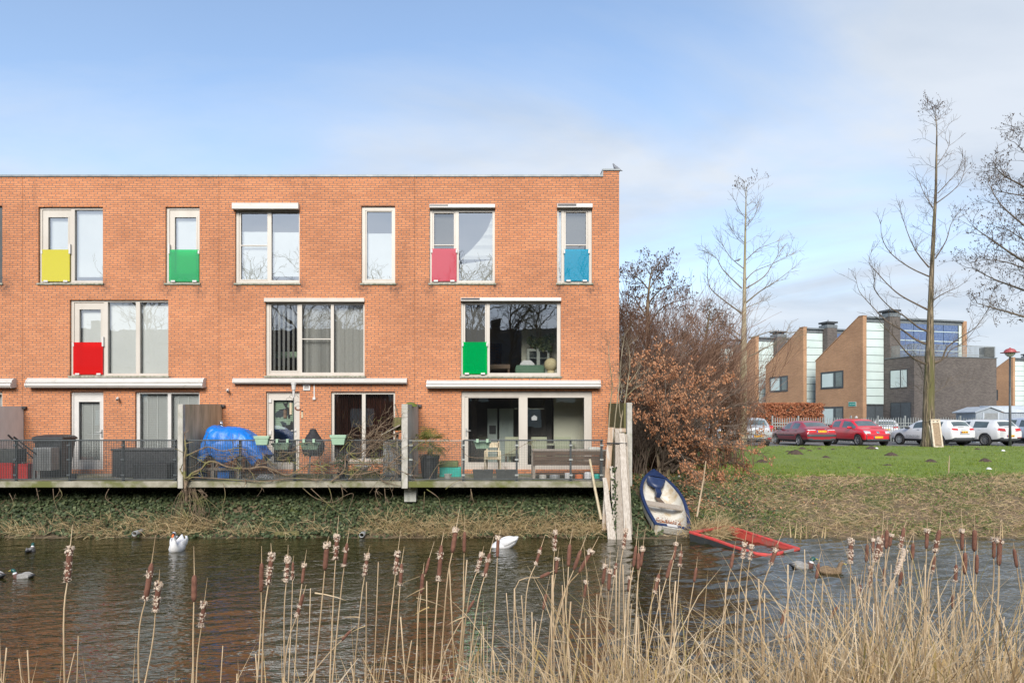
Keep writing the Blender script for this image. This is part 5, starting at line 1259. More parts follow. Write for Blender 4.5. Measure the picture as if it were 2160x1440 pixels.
    for a in K['patch']:
        a = list(a)
        if a[0] == 'licence_plate' and not plate: continue
        p = patch(*a[:7], **(a[7] if len(a) > 7 else {}))
        if a[0] == 'licence_plate':
            e = a[6]; y0, y1, z0, z1 = a[2:6]
            patch('country_band', 'eublue', *( (y0-.003, y0+.05) if e == 'front' else (y1-.05, y1+.003) ), z0, z1, e, off=.016, nx=1, nz_=1, par=p) if False else None
            sgn = -1 if e == 'front' else 1; yl = y0 if sgn == 1 else y1
            patch('country_band', 'eublue', min(yl, yl+sgn*.05), max(yl, yl+sgn*.05), z0, z1, e, off=.017, nx=1, nz_=1, par=p)
            mt = MB(); hx = bvh.ray_cast(Vector((L+2 if e == 'rear' else -2, (y0+y1)/2, (z0+z1)/2)), Vector((-1 if e == 'rear' else 1,0,0)))[0]; xx = hx.x + (.02 if e == 'rear' else -.02)
            for c in range(8):
                if c in (2, 5):
                    yc = yl + sgn*(.075 + c*.052); mt.box(xx-.002, xx+.002, yc-.012, yc+.012, (z0+z1)/2-.006, (z0+z1)/2+.006); continue
                yc = yl + sgn*(.075 + c*.052); zc = (z0+z1)/2; h = (z1-z0)*.32
                mt.box(xx-.002, xx+.002, yc-.016, yc-.009, zc-h, zc+h); mt.box(xx-.002, xx+.002, yc+.009, yc+.016, zc-h*(c % 2), zc+h); mt.box(xx-.002, xx+.002, yc-.0088, yc+.0088, zc-.008, zc+.008)
            mt.build('plate_characters', M['platetext'], p, local=True)
    # wheels
    for xw in K['wheels']:
        for s in (-1, 1):
            A = Matrix.Translation((xw, s*(K['hw']-.10), wheel_r)) @ Matrix.Rotation(-s*math.pi/2, 4, 'X')
            w_ = MB(); w_.lathe([(wheel_r*.62,-.09),(wheel_r*.95,-.10),(wheel_r,-.06),(wheel_r,.06),(wheel_r*.95,.095),(wheel_r*.66,.10),(wheel_r*.64,.05)], 24, (0,0,0), A, cap=False)
            wo_ = w_.build('wheel', M['tyre'], root, local=True, smooth=True)
            rm = MB(); rm.lathe([(wheel_r*.64,.07),(wheel_r*.665,.102),(wheel_r*.60,.10),(wheel_r*.58,.05)], 24, (0,0,0), A, cap=False)
            for k in range(K.get('spokes', 8)):
                a = k*2*math.pi/K.get('spokes', 8); rm.box(.03, wheel_r*.62, -.022, .022, .06, .085, A @ Matrix.Rotation(a, 4, 'Z'))
            rm.lathe([(.0,.09),(.05,.09),(.055,.06)], 12, (0,0,0), A, cap=False); rm.build('rim', M['rim'], wo_, local=True)
            hb_ = MB(); hb_.lathe([(wheel_r*.64,.02),(.001,.02)], 20, (0,0,0), A, cap=False); hb_.build('brake_disc', M['bumper'], wo_, local=True)
    for s in (-1, 1):
        mm = MB(); mx = K['mirror']; mm.loft([[(mx[0]+.02-q*.3, s*(mx[1]+q), mx[2]+zq) for zq in (0,.0)] and [(mx[0]-.05, s*(mx[1]+q), mx[2]-h), (mx[0]+.05, s*(mx[1]+q), mx[2]-h), (mx[0]+.05, s*(mx[1]+q), mx[2]+h), (mx[0]-.03, s*(mx[1]+q), mx[2]+h)] for q, h in ((-.08,.03),(0,.055),(.13,.065),(.17,.04))]); mm.build('wing_mirror', M[K.get('mirrorm', pm)] if K.get('mirrorm') != 'body' else M[pm], root, local=True, smooth=True)
    h = math.radians(head); hx, hy = math.cos(h), math.sin(h)
    root.location = (rear[0] + hx*L, rear[1] + hy*L, rear[2]); root.rotation_euler = (0, 0, math.atan2(-hy, -hx))
    bpy.data.meshes.remove(me)
    return root
M['carscreen'] = mat('dark_car_glass', (.10,.135,.145), (.055,.075,.082), .04, scale=1.5, stretch=(1,1,2), spec=.9)
M['chrome'] = mat('chrome', (.6,.61,.62), None, .15, 1)
CARS = {}
CARS['hatch'] = dict(hw=.875, wheels=(.78, 3.33), mirror=(1.42,.90,.98), mirrorm='bumper', spokes=10,
 st=[(0,.36,.58,.62,.60,.45),(.05,.28,.66,.71,.72,.56),(.35,.22,.78,.84,.84,.68),(.98,.21,.90,.965,.875,.70),(1.06,.21,.915,.985,.875,.70),(1.78,.21,.95,1.40,.88,.60),(1.86,.21,.95,1.42,.88,.60),(2.42,.21,.96,1.465,.88,.61),(2.50,.21,.965,1.465,.88,.61),(3.25,.21,.985,1.44,.88,.60),(3.42,.21,.99,1.425,.88,.595),(3.66,.22,1.0,1.40,.875,.585),(3.72,.22,1.0,1.375,.87,.58),(3.98,.25,.985,1.03,.845,.66),(4.03,.27,.96,1.0,.835,.65),(4.10,.32,.80,.86,.80,.62),(4.11,.36,.74,.80,.76,.58)],
 glass=dict(side={5,6,7,8,9} - {7}, screen={4, 12}, split=(1.9, 3.5)),
 patch=[('licence_plate','plate',-.26,.26,.71,.82,'rear'),('bumper','bumper',-.72,.72,.30,.47,'rear'),('tail_light','lightred',.40,.80,.86,.965,'rear',dict(skew=.02)),('tail_light','lightred',-.80,-.40,.88,.985,'rear',dict(skew=-.02)),('trim_strip','chrome',-.36,.36,.655,.675,'rear',dict(nz_=1)),('wiper','black',-.3,.1,1.03,1.05,'rear',dict(nz_=1)),
  ('door_handle','bumper',1.95,2.12,.86,.885,'right',dict(nz_=1)),('door_handle','bumper',2.95,3.12,.87,.895,'right',dict(nz_=1)),('door_handle','bumper',1.95,2.12,.86,.885,'left',dict(nz_=1)),('door_handle','bumper',2.95,3.12,.87,.895,'left',dict(nz_=1)),('sill_trim','bumper',1.15,2.95,.30,.36,'left',dict(nz_=1)),('sill_trim','bumper',1.15,2.95,.30,.36,'right',dict(nz_=1)),
  ('headlight','lightclear',.45,.72,.60,.70,'front'),('headlight','lightclear',-.72,-.45,.60,.70,'front')])
CARS['golf'] = dict(CARS['hatch'])
CARS['golf']['patch'] = [('licence_plate','plate',-.26,.26,.50,.61,'rear'),('bumper','bumper',-.70,.70,.28,.38,'rear'),('tail_light','lightred',.34,.80,.80,.95,'rear',dict(skew=.04)),('tail_light','lightred',-.80,-.34,.84,.99,'rear',dict(skew=-.04)),('badge','chrome',-.06,.06,.86,.95,'rear'),('reflector','lightred',.45,.76,.46,.49,'rear',dict(nz_=1)),('wiper','black',-.3,.1,1.03,1.05,'rear',dict(nz_=1)),('door_handle','p_white',2.95,3.12,.87,.895,'left',dict(nz_=1))]
CARS['mpv'] = dict(CARS['hatch'], mirrorm='body', spokes=7)
CARS['mpv']['st'] = [(x, zb, b+.02, t+(.10 if t > 1.2 else .04), wb, wt) for x, zb, b, t, wb, wt in CARS['hatch']['st']]
CARS['mpv']['patch'] = [('licence_plate','plate',-.26,.26,.50,.61,'rear'),('tail_light','lightred',.68,.84,.80,1.12,'rear',dict(nx=3)),('tail_light','lightred',-.84,-.68,.80,1.12,'rear',dict(nx=3)),('reflector','lightred',.55,.74,.40,.46,'rear',dict(nz_=1)),('bumper','bumper',-.70,.70,.27,.36,'rear'),('wiper','black',-.3,.1,1.05,1.07,'rear',dict(nz_=1))]
CARS['sedan'] = dict(hw=.88, wheels=(.85, 3.58), mirror=(1.55,.90,.92), mirrorm='bumper', spokes=7,
 st=[(0,.34,.54,.58,.60,.45),(.06,.28,.60,.66,.74,.60),(.4,.22,.72,.78,.85,.70),(1.1,.2,.84,.90,.88,.72),(1.2,.2,.86,.92,.88,.72),(2.0,.2,.90,1.33,.885,.60),(2.08,.2,.90,1.345,.885,.60),(2.62,.2,.91,1.385,.885,.61),(2.70,.2,.91,1.385,.885,.61),(3.25,.2,.93,1.36,.88,.60),(3.40,.2,.935,1.33,.88,.60),(4.02,.22,.955,1.02,.86,.68),(4.12,.23,.95,1.0,.855,.68),(4.34,.26,.925,.975,.84,.66),(4.42,.30,.70,.78,.82,.64),(4.44,.34,.64,.70,.78,.6)],
 glass=dict(side={5,6,8,9} - {7}, screen={4, 10}, split=(2.1, 3.3)),
 patch=[('licence_plate','plate',-.26,.26,.755,.86,'rear'),('bumper','bumper',-.80,.80,.52,.66,'rear'),('tail_light','lightred',.30,.80,.74,.88,'rear'),('tail_light','lightred',-.80,-.30,.74,.88,'rear'),('reversing_light','lightclear',.32,.78,.86,.90,'rear',dict(nz_=1,off=.016)),('reversing_light','lightclear',-.78,-.32,.86,.90,'rear',dict(nz_=1,off=.016)),('badge','chrome',.20,.30,.90,.945,'rear',dict(nz_=1)),
  ('rubbing_strip','bumper',.95,3.15,.56,.61,'right',dict(nz_=1)),('rubbing_strip','bumper',.95,3.15,.56,.61,'left',dict(nz_=1)),('door_handle','bumper',2.35,2.5,.80,.83,'left',dict(nz_=1)),('door_handle','bumper',3.2,3.35,.82,.85,'left',dict(nz_=1))])
CARS['city'] = dict(hw=.82, wheels=(.62, 3.04), mirror=(1.22,.84,1.0), mirrorm='body', spokes=6,
 st=[(0,.28,.60,.64,.62,.48),(.04,.24,.72,.77,.74,.58),(.25,.21,.84,.89,.80,.66),(.72,.21,.93,1.0,.82,.67),(.80,.21,.94,1.015,.82,.67),(1.48,.21,.97,1.43,.825,.58),(1.56,.21,.97,1.45,.825,.58),(2.22,.21,.98,1.50,.825,.59),(2.30,.21,.98,1.50,.825,.59),(2.95,.21,1.0,1.47,.82,.58),(3.10,.22,1.0,1.455,.82,.575),(3.28,.23,1.0,1.42,.81,.57),(3.34,.24,1.0,1.39,.80,.565),(3.46,.28,.95,1.0,.78,.60),(3.52,.34,.80,.86,.74,.56),(3.54,.38,.74,.80,.70,.52)],
 glass=dict(side={4,5,6,8,9} - {7}, screen={4, 12}, split=(1.6, 3.0)),
 patch=[('licence_plate','plate',-.26,.26,.42,.53,'front'),('headlight','lightclear',.42,.72,.66,.80,'front',dict(skew=.03)),('headlight','lightclear',-.72,-.42,.69,.83,'front',dict(skew=-.03)),('badge','chrome',-.075,.075,.68,.80,'front'),('grille','bumper',-.42,.42,.30,.385,'front'),('front_trim','bumper',-.40,.40,.735,.745,'front',dict(nz_=1,off=.006)),('bumper_trim','bumper',-.70,.70,.575,.60,'front',dict(nz_=1)),('bumper_trim','bumper',.62,.66,.33,.575,'front',dict(nx=1)),('bumper_trim','bumper',-.66,-.62,.33,.575,'front',dict(nx=1)),
  ('tail_light','lightred',.62,.78,.8,1.1,'rear'),('tail_light','lightred',-.78,-.62,.8,1.1,'rear')])
zs = STREET + .03
def rp(px, Y): return (gx(px, Y), Y, zs)
car('pale silver car almost hidden by the brown beech leaves, leftmost of the row', 'hatch', 'p_grey', rp(1524,36.6), 88)
car('silver hatchback seen from behind at the edge of the brown beech shrub', 'mpv', 'p_silver', rp(1598,36.4), 90)
car('dark red car with a grey bumper parked tail towards the lawn', 'sedan', 'p_dred', rp(1734,36.5), 93, wheel_r=.30)
car('bright red small hatchback parked nose towards the lawn', 'city', 'p_red', (gx(1788,39.8), 40.6, zs), -86)
fab = car('white hatchback behind the tree trunk with lettering on its door', 'hatch', 'p_white', rp(2034,36.7), 106)
car('white hatchback with dark side windows behind the lamp post', 'golf', 'p_white', rp(2132,36.9), 104, wheel_r=.33)
car('ice blue car partly hidden behind the white hatchback at the right edge', 'mpv', 'p_blue', (gx(2118,43.5), 43.5, zs), -80)
car('white car parked behind the grey palisade fence', 'hatch', 'p_white', (gx(1868,45.6), 45.6, zs), 62)
# lettering on the white hatchback: tailgate spaced letters and a pale word on the door
def lettering(par, label, s, size, loc, rot, m, name, space=1.0):
    cu = bpy.data.curves.new(name, 'FONT'); cu.body = s; cu.size = size; cu.extrude = .004; cu.align_x = 'CENTER'; cu.space_character = space
    o = bpy.data.objects.new(name, cu); COL.objects.link(o); bpy.context.view_layer.update()
    me = bpy.data.meshes.new_from_object(o.evaluated_get(bpy.context.evaluated_depsgraph_get())); bpy.data.objects.remove(o)
    me.materials.clear(); me.materials.append(M[m]); o = link(name, me, par, True); o.location = loc; o.rotation_euler = rot; return o
lettering(fab, '', 'SKODA', .085, (4.125, 0, .865), (math.pi/2, 0, math.pi/2), 'lettergrey', 'tailgate_lettering', 1.9)
lettering(fab, '', 'ZONZON', .20, (1.72, -.905, .44), (math.pi/2, 0, 0), 'lettergrey', 'door_lettering', 1.05)

# ------------------------------------------------------------------ fence, hedge, sign, shed, lamp
t = thing('palisade_fence', 'light grey steel palisade fence in front of the tan houses', 'fence', (24, 43.5, STREET))
FA, FB = Vector((gx(1630,44.4), 44.4, STREET)), Vector((gx(2078,42.4), 42.4, STREET)); fd = (FB-FA); FL = fd.length; fd.normalize()
zt = gz(880, 43.4)
for dz in (.35, 1.05, 1.25):
    mb = MB(); mb.bar(FA+Vector((0,0,dz)), FB+Vector((0,0,dz)), .03, .045); mb.build('rail', M['galv'], t)
i = 0; s = 0.0
while s < FL:
    p = FA + fd*s; h = 1.52 + .03*math.sin(i); mb = MB()
    if i % 11 == 0: mb.box(p.x-.045, p.x+.045, p.y+.03, p.y+.11, STREET-.02, STREET+1.72); mb.build('post', M['galv'], t)
    else: mb.prism([(p.x-.026,p.y-.02,STREET+.08),(p.x+.026,p.y-.02,STREET+.08),(p.x+.026,p.y-.02,STREET+h),(p.x,p.y-.02,STREET+h+.1),(p.x-.026,p.y-.02,STREET+h)], (0,-.008,0)); mb.build('picket', M['galv'], t)
    s += .145; i += 1
t = thing('beech_hedge', 'clipped brown leaved hedge in front of the tan sawtooth houses', 'hedge', (gx(1668,45.5), 46, STREET))
ha, hb2, zt = gx(1597,45.4), gx(1738,45.4), gz(850,45.4); mb = MB()
mb.box(ha+.2, hb2-.2, 45.7, 46.7, STREET, zt-.25); mb.build('branch_core', M['twig'], t)
mb = MB()
for i in range(6500):
    x = R.uniform(ha, hb2); f = R.random()
    if f < .62: p = (x, 45.5 + .12*nz(x,R.random()*3,1.2,3) + R.uniform(-.06,.12), R.uniform(STREET+.1, zt + .12*nz(x,0,.8,2)))
    elif f < .9: p = (x, R.uniform(45.4,46.8), zt + .12*nz(x,0,.8,2) + R.uniform(-.1,.07))
    else: p = ((ha if R.random()<.5 else hb2) + R.uniform(-.08,.08), R.uniform(45.4,46.8), R.uniform(STREET+.1, zt))
    leaf(mb, p, R.uniform(.09,.15), Vector((R.gauss(0,.6), R.gauss(-.8,.5), R.gauss(.3,.5))), Vector((R.gauss(0,.5), R.gauss(0,.3), -1)), .4)
mb.build('foliage', M['hedge'], t, fix=False)
Y = 42.8; t = thing('metal_shed', 'pale blue grey metal shed with a low gable roof behind the white cars', 'shed', (gx(2110,Y), Y, STREET))
M['shed'] = mat('shed_metal', (.34,.38,.42), (.28,.32,.36), .45, scale=3); M['shedroof'] = mat('shed_roof', (.50,.55,.60), (.42,.47,.52), .4, scale=3)
xa, xb, xm = gx(2058,Y), gx(2112,Y)+.1, gx(2088,Y); ze, zp = gz(869.5,Y), gz(858.5,Y)
mb = MB(); mb.poly([(xa,Y,STREET),(xb,Y,STREET),(xb,Y,ze),(xm,Y,zp-.03),(xa,Y,ze)]); mb.quad((xb,Y,STREET),(xb+2.2,Y+.05,STREET),(xb+2.2,Y+.05,ze),(xb,Y,ze)); mb.quad((xa,Y,STREET),(xa,Y,ze),(xa+.4,Y+2.4,ze),(xa+.4,Y+2.4,STREET)); mb.quad((xb+2.2,Y+.05,STREET),(xb+2.2,Y+.05,ze),(xb+2.4,Y+2.4,ze),(xb+2.4,Y+2.4,STREET))
for i in range(14): mb.box(xb+.05+i*.155, xb+.12+i*.155, Y-.01+.003*i, Y+.02, STREET, ze-.03)
mb.build('wall', M['shed'], t)
mb = MB(); mb.prism([(xa-.1,Y-.1,ze-.02),(xm,Y-.1,zp),(xm,Y-.1,zp+.05),(xa-.1,Y-.1,ze+.04)], (.3,2.6,0)); mb.prism([(xm+.001,Y-.1,zp),(xb+.06,Y-.1,ze),(xb+2.5,Y-.06,ze-.01),(xb+1.9,Y+.9,zp+.05),(xm+.001,Y+.9,zp+.05)], (0,.0,.05)); mb.build('roof', M['shedroof'], t)
mb = MB(); mb.box(gx(2076,Y), gx(2104,Y), Y-.03, Y-.004, STREET+.05, gz(871,Y)); k = mb.build('door', M['steel'], t, bevel=.004)
mb = MB(); mb.box(gx(2072.5,Y), gx(2075.8,Y), Y-.035, Y-.003, STREET, gz(870,Y)); mb.build('door_post', M['shedroof'], t)
mb = MB(); mb.box(gx(2104.2,Y), gx(2107,Y), Y-.035, Y-.003, STREET, gz(870,Y)); mb.build('door_post', M['shedroof'], t)
p = on_ground(2130.5, 938, 30); Y = p.y
t = thing('street_lamp', 'dark street lamp with a red domed cap beside the white cars', 'street lamp', p)
x = p.x; zt = gz(752, Y)
mb = MB(); mb.tube([(x,Y,p.z-.1),(x,Y,p.z+1.2),(x,Y,zt)], [.075,.062,.045], 12); mb.build('pole', M['darkframe'], t, smooth=True)
mb = MB(); mb.lathe([(.05,zt-.02),(.12,zt+.01),(.22,zt+.12),(.245,zt+.20)], 20, (x,Y,0)); mb.build('globe', M['lampglass'] if 'lampglass' in M else M['slat'], t, smooth=True)
mb = MB(); mb.lathe([(.20,zt+.201),(.43,zt+.205),(.43,zt+.225),(.28,zt+.24),(.26,zt+.32),(.18,zt+.40),(.05,zt+.44),(.04,zt+.47),(.01,zt+.48)], 24, (x,Y,0)); mb.build('cap', M['lampred'], t, smooth=False)
# wicker lounger frame leaning on the trunk
p = on_ground(1984, 943, 28); Y = p.y
t = thing('lounger_base', 'cream framed wicker panel leaning upright against the tree trunk', 'furniture part', p)
def lp(px, py, dy=0.0): return P(px, py, Y + dy + (943-py)/60*.35)
def fr(a, b, w_=.075, d=.06, m='woodcream', nm='frame_bar', dy=0): mb = MB(); mb.bar(lp(*a, dy), lp(*b, dy), w_, d, Vector((0,1,0))); return mb.build(nm, M[m], t)
fr((1963.5,884),(1970.5,942)); fr((1980.5,884),(1988,942)); fr((1962,885),(1982,885), .06,.10); fr((1969,941),(1989.5,942), .06,.08); fr((1958.5,888),(1968.5,940), .09,.07,dy=.16)
mb = MB(); mb.quad(lp(1964,891), lp(1981,891), lp(1987.5,939), lp(1970.5,939)); mb.build('wicker_panel', M['wicker'], t)
mb = MB(); mb.quad(lp(1964,886,-.03), lp(1981,886,-.03), lp(1982,891.5,-.03), lp(1964.8,891.5,-.03)); k = mb.build('head_board', M['woodcream'], t)
for q in (1967.5, 1975.5):
    mb = MB(); a = lp(q, 887.3, -.04); mb.box(a.x, a.x+.085, a.y, a.y+.006, a.z-.05, a.z); mb.build('hand_hole', M['black'], k)
mb = MB(); mb.tube([P(1945,889,33.6), P(1958,890,33.9), P(1964,887,Y)], .012, 5); mb.build('cord', M['black'], t)

# ------------------------------------------------------------------ sawtooth houses across the street
DU = Vector((-.2465, .9692, 0)); WU = Vector((.9692, .2465, 0))     # along the row, and across the plot
def saw(name, label, O, extra=True, detail=True):
    h = thing(name, label, 'house', O, group='sawtooth terraced houses')
    def q(t_, w_, z): return O + DU*t_ + WU*w_ + Vector((0,0,z-O.z))
    def pris(mb, prof, w0, w1): mb.prism([q(a, w0, z) for a, z in prof], WU*(w1-w0))
    zP, zE = 10.46, 7.53; TE = 4.9
    mb = MB(); pris(mb, [(0,O.z-.3),(0,zP),(.34,zP),(TE,zE),(TE,O.z-.3)], 0, .33); mb.build('brick_wall', M['tanbrick'], h); mb = MB(); pris(mb, [(0,O.z-.3),(0,zP-.05),(.34,zP-.05),(TE,zE),(TE,O.z-.3)], 9.22, 9.55); mb.build('brick_wall', M['tanbrick'], h)
    mb = MB(); pris(mb, [(.12,zP-.40),(.12,zP-.14),(.4,zP-.14),(TE,zE-.14),(TE,zE-.35)], .331, 9.219); pris(mb, [(-.03,zP-.135),(-.03,zP-.02),(.3,zP-.02),(.3,zP-.135)], .335, 9.215); mb.build('roof', M['cap'], h)
    mb = MB(); pris(mb, [(-.03,zP+.002),(-.03,zP+.05),(.36,zP+.05),(TE+.05,zE+.05),(TE+.05,zE+.002),(.35,zP+.002)], -.03, .36); mb.build('coping', M['tanbrick'], h)
    mb = MB(); pris(mb, [(.2,O.z-.3),(.2,zP-.42),(TE,zE-.4),(TE,O.z-.3)], .335, 9.2); mb.build('core', M['darkframe'], h)
    # pale panelled glass strip in the end wall
    mb = MB(); z = 4.15; n = 0
    for n in range(10):
        z0, z1 = 4.02 + n*.602, 4.02 + n*.602 + .565
        mb.box(0,0,0,0,0,0) if False else mb.prism([q(.10,.36,z0), q(.10,1.94,z0), q(.10,1.94,z1), q(.10,.36,z1)], DU*.05)
    mb.build('glass_panel', M['milk'], h)
    mb = MB(); mb.prism([q(.14,.34,O.z-.3), q(.14,1.96,O.z-.3), q(.14,1.96,zP-.16), q(.14,.34,zP-.16)], DU*.05); mb.build('panel_frame', M['darkframe'], h)
    mb = MB(); 
    for a, b in ((.42,1.16),(1.22,1.92)): mb.prism([q(.11,a,O.z), q(.11,b,O.z), q(.11,b,3.85), q(.11,a,3.85)], DU*.028)
    mb.build('door', M['greydoor'], h)
    # chimney
    mb = MB(); zc = gz(669, 50.5)
    mb.prism([q(-.42,1.98,O.z-.3), q(-.42,2.93,O.z-.3), q(.55,2.93,O.z-.3), q(.55,1.98,O.z-.3)], (0,0,zc-O.z+.3)); ch = mb.build('chimney', M['greybrick'], h)
    mb = MB(); mb.prism([q(-.44,1.96,zc+.002), q(-.44,2.95,zc+.002), q(.57,2.95,zc+.002), q(.57,1.96,zc+.002)], (0,0,.26)); mb.build('chimney_band', M['cap'], ch)
    mb = MB(); mb.prism([q(-.3,2.1,zc+.262), q(-.3,2.8,zc+.262), q(.42,2.8,zc+.262), q(.42,2.1,zc+.262)], (0,0,.13)); mb.prism([q(-.46,1.94,zc+.394), q(-.46,2.97,zc+.394), q(.59,2.97,zc+.394), q(.59,1.94,zc+.394)], (0,0,.14)); mb.build('chimney_cap', M['darkframe'], ch)
    mb = MB(); c = q(.06,2.45,zc+.53); mb.tube([c, c+Vector((0,0,.2))], .03, 6); mb.build('flue', M['darkframe'], ch)
    # blue glazed upper wall
    mb = MB(); zb, zt = 7.35, zP-.2
    for i in range(4):
        for j in range(4):
            w0 = 3.35 + i*1.38; z0 = zb + j*(zt-zb)/4
            mb.prism([q(.13,w0,z0+.03), q(.13,w0+1.33,z0+.03), q(.13,w0+1.33,z0+(zt-zb)/4-.02), q(.13,w0,z0+(zt-zb)/4-.02)], DU*.02)
    mb.build('solar_glazing', M['solarblue'], h)
    mb = MB()
    for j in range(1, 4): z0 = zb + j*(zt-zb)/4; mb.prism([q(.11,3.33,z0-.02), q(.11,8.9,z0-.02), q(.11,8.9,z0+.03), q(.11,3.33,z0+.03)], DU*.05)
    for w0 in (3.0, 8.93): mb.prism([q(.125,w0,zb), q(.125,w0+.26,zb), q(.125,w0+.26,zt), q(.125,w0,zt)], DU*.02)
    mb.build('glazing_bars', M['milk'], h)
    # windows in the brick side
    for z0, z1, t0, t1 in ((5.35,6.57,1.96,4.24),(2.45,3.83,1.96,4.2)):
        def fr_(a, b, c, d, e=.0): return [q(a, -e, c), q(b, -e, c), q(b, -e, d), q(a, -e, d)]
        mb = MB(); mb.prism(fr_(t0-.06,t1+.06,z0-.08,z0+.06,.0), -WU*.03); mb.prism(fr_(t0-.06,t1+.06,z1-.06,z1+.05), -WU*.03)
        tm = t0 + (t1-t0)*.36
        for a in (t0-.06, tm-.05, t1-.06): mb.prism(fr_(a,a+.12,z0+.061,z1-.061), -WU*.028)
        w_ = mb.build('window', M['darkframe'], h)
        mb = MB(); mb.poly(fr_(t0,t1,z0,z1,.006)); mb.build('pane', M['carscreen'] , w_)
        mb = MB(); tt = t0+.15
        mb.poly(fr_(tm+.2,t1-.08,z0+.07,z1-.12,.012)); mb.build('net_curtain', M['milk'], w_)
    return h, q
M['milk'] = mat('milky_glass', (.50,.60,.575), (.56,.65,.63), .25, scale=1.2, spec=.6); M['solarblue'] = mat('blue_cells', (.045,.085,.20), (.11,.16,.28), .12, scale=7, spec=.8)
M['greydoor'] = mat('grey_door', (.075,.09,.10), (.06,.07,.08), .5)
O1 = Vector((27.08, 50, STREET)); ROW = Vector((-1.5625, 6.146, 0))
labs = ['nearest tan brick sawtooth house with green street sign and grey brick garage wing', 'second tan brick sawtooth house, rising directly behind the brown clipped hedge', 'third tan brick sawtooth house, partly behind the slim bare tree trunk', 'farthest tan brick sawtooth house, mostly veiled by bare twigs']
h1, q1 = saw('sawtooth_house', labs[0], O1)
for i in (1, 2, 3): saw('sawtooth_house', labs[i], O1 + ROW*i)
saw('sawtooth_house', 'distant tan brick sawtooth house at the right edge behind the street lamp', Vector((63.6, 83.5, STREET)))
# garage wing with roof terrace
C0 = O1 + WU*1.97; C1 = C0 - DU*2.55; C2 = C1 + WU*7.36; C3 = C2 + DU*2.7; zw = 7.33
mb = MB(); mb.prism([C1+Vector((0,0,-.3)), C2+Vector((0,0,-.3)), C3+Vector((0,0,-.3)), C0+Vector((0,0,-.3))], (0,0,zw-STREET+.3)); wg = mb.build('garage_wing', M['greybrick'], h1)
mb = MB(); up = Vector((0,0,zw-STREET)); e = .04
mb.prism([C1+up-WU*e-DU*e, C2+up+WU*e-DU*e, C3+up+WU*e, C0+up-WU*e], (0,0,.06)); mb.build('parapet_cap', M['cap'], wg)
for k, (a, b) in enumerate(((C0,C1),(C1,C2))):
    d = (b-a); L = d.length; d.normalize(); n = int(L/.11); mb = MB(); inn = (WU if k == 0 else DU)*.12
    for i in range(n+1): p = a + d*(L*i/n) + up + inn; mb.box(p.x-.012, p.x+.012, p.y-.012, p.y+.012, p.z+.06, p.z+.86)
    for z in (.2, .86): mb.bar(a+up+inn+Vector((0,0,z)), b+up+inn+Vector((0,0,z)), .03, .04)
    r_ = mb.build('roof_railing', M['galv'], wg)
mb = MB(); mb.box(*sorted(((C2-WU*.9+DU*.5).x, (C2-WU*.3).x)), C2.y-.2, C2.y+.4, zw+.062, zw+.8); mb.build('planter_box', M['planterdark'], wg, bevel=.02)
def fa(t_, z, e=0.0): return C0 - DU*t_ + Vector((0,0,z-STREET)) - WU*e
for nm, t0, t1, z0, z1, m, split in (('window', .55, 1.95, 5.2, 6.42, 'milk', .62), ('garage_door', .6, 2.25, STREET, 4.05, 'greydoor', .5)):
    mb = MB(); mb.prism([fa(t0-.07,z0-.07), fa(t1+.07,z0-.07), fa(t1+.07,z1+.07), fa(t0-.07,z1+.07)], -WU*.03); w_ = mb.build(nm, M['darkframe'], wg)
    tm = t0 + (t1-t0)*split
    for a, b in ((t0, tm-.05), (tm+.05, t1)): mb = MB(); mb.prism([fa(a,z0,.031), fa(b,z0,.031), fa(b,z1,.031), fa(a,z1,.031)], -WU*.008); mb.build('pane' if nm == 'window' else 'leaf', M[m], w_)
for px, py, lb in ((1920,843.5,'white camera on the grey brick corner beside the garage doors, upper of two'), (1918,860,'white camera on the dark garage doors, lower of two')):
    p = P(px, py, 48.55 if py < 850 else 48.75); mb = MB(); mb.tube([p+Vector((-.1,-.12,-.04)), p+Vector((.16,-.2,.08))], .07, 8); mb.tube([p, p+Vector((.05,.3,.1))], .03, 6); single('security_camera', lb, 'security camera', 'white', mb)
# green street sign
sg = thing('street_sign', 'green street name plate on the tan brick wall above the red hatchback', 'sign', q1(1.1, 0, 3.9))
def sp_(t_, z, e): return q1(t_, -e, z)
mb = MB(); mb.prism([sp_(.62,3.86,.005), sp_(1.36,3.86,.005), sp_(1.36,4.2,.005), sp_(.62,4.2,.005)], -WU*.03); mb.build('rim', M['milk'], sg)
mb = MB(); mb.prism([sp_(.65,3.89,.036), sp_(1.33,3.89,.036), sp_(1.33,4.17,.036), sp_(.65,4.17,.036)], -WU*.006); mb.build('plate', M['turqsign'], sg)
mb = MB()
for a, b in ((1.24,1.04),(.98,.70)): mb.prism([sp_(b,4.005,.044), sp_(a,4.005,.044), sp_(a,4.05,.044), sp_(b,4.05,.044)], -WU*.004)
mb.build('faint_lettering', M['milk'], sg)
mb = MB(); p = q1(.55, -.06, 3.02); mb.lathe([(.03,-.1),(.09,-.06),(.1,.06),(.03,.12)], 12, p); single('wall_lamp', 'round white wall lamp on the tan brick beside the dark front door', 'wall lamp', 'white', mb, smooth=True)
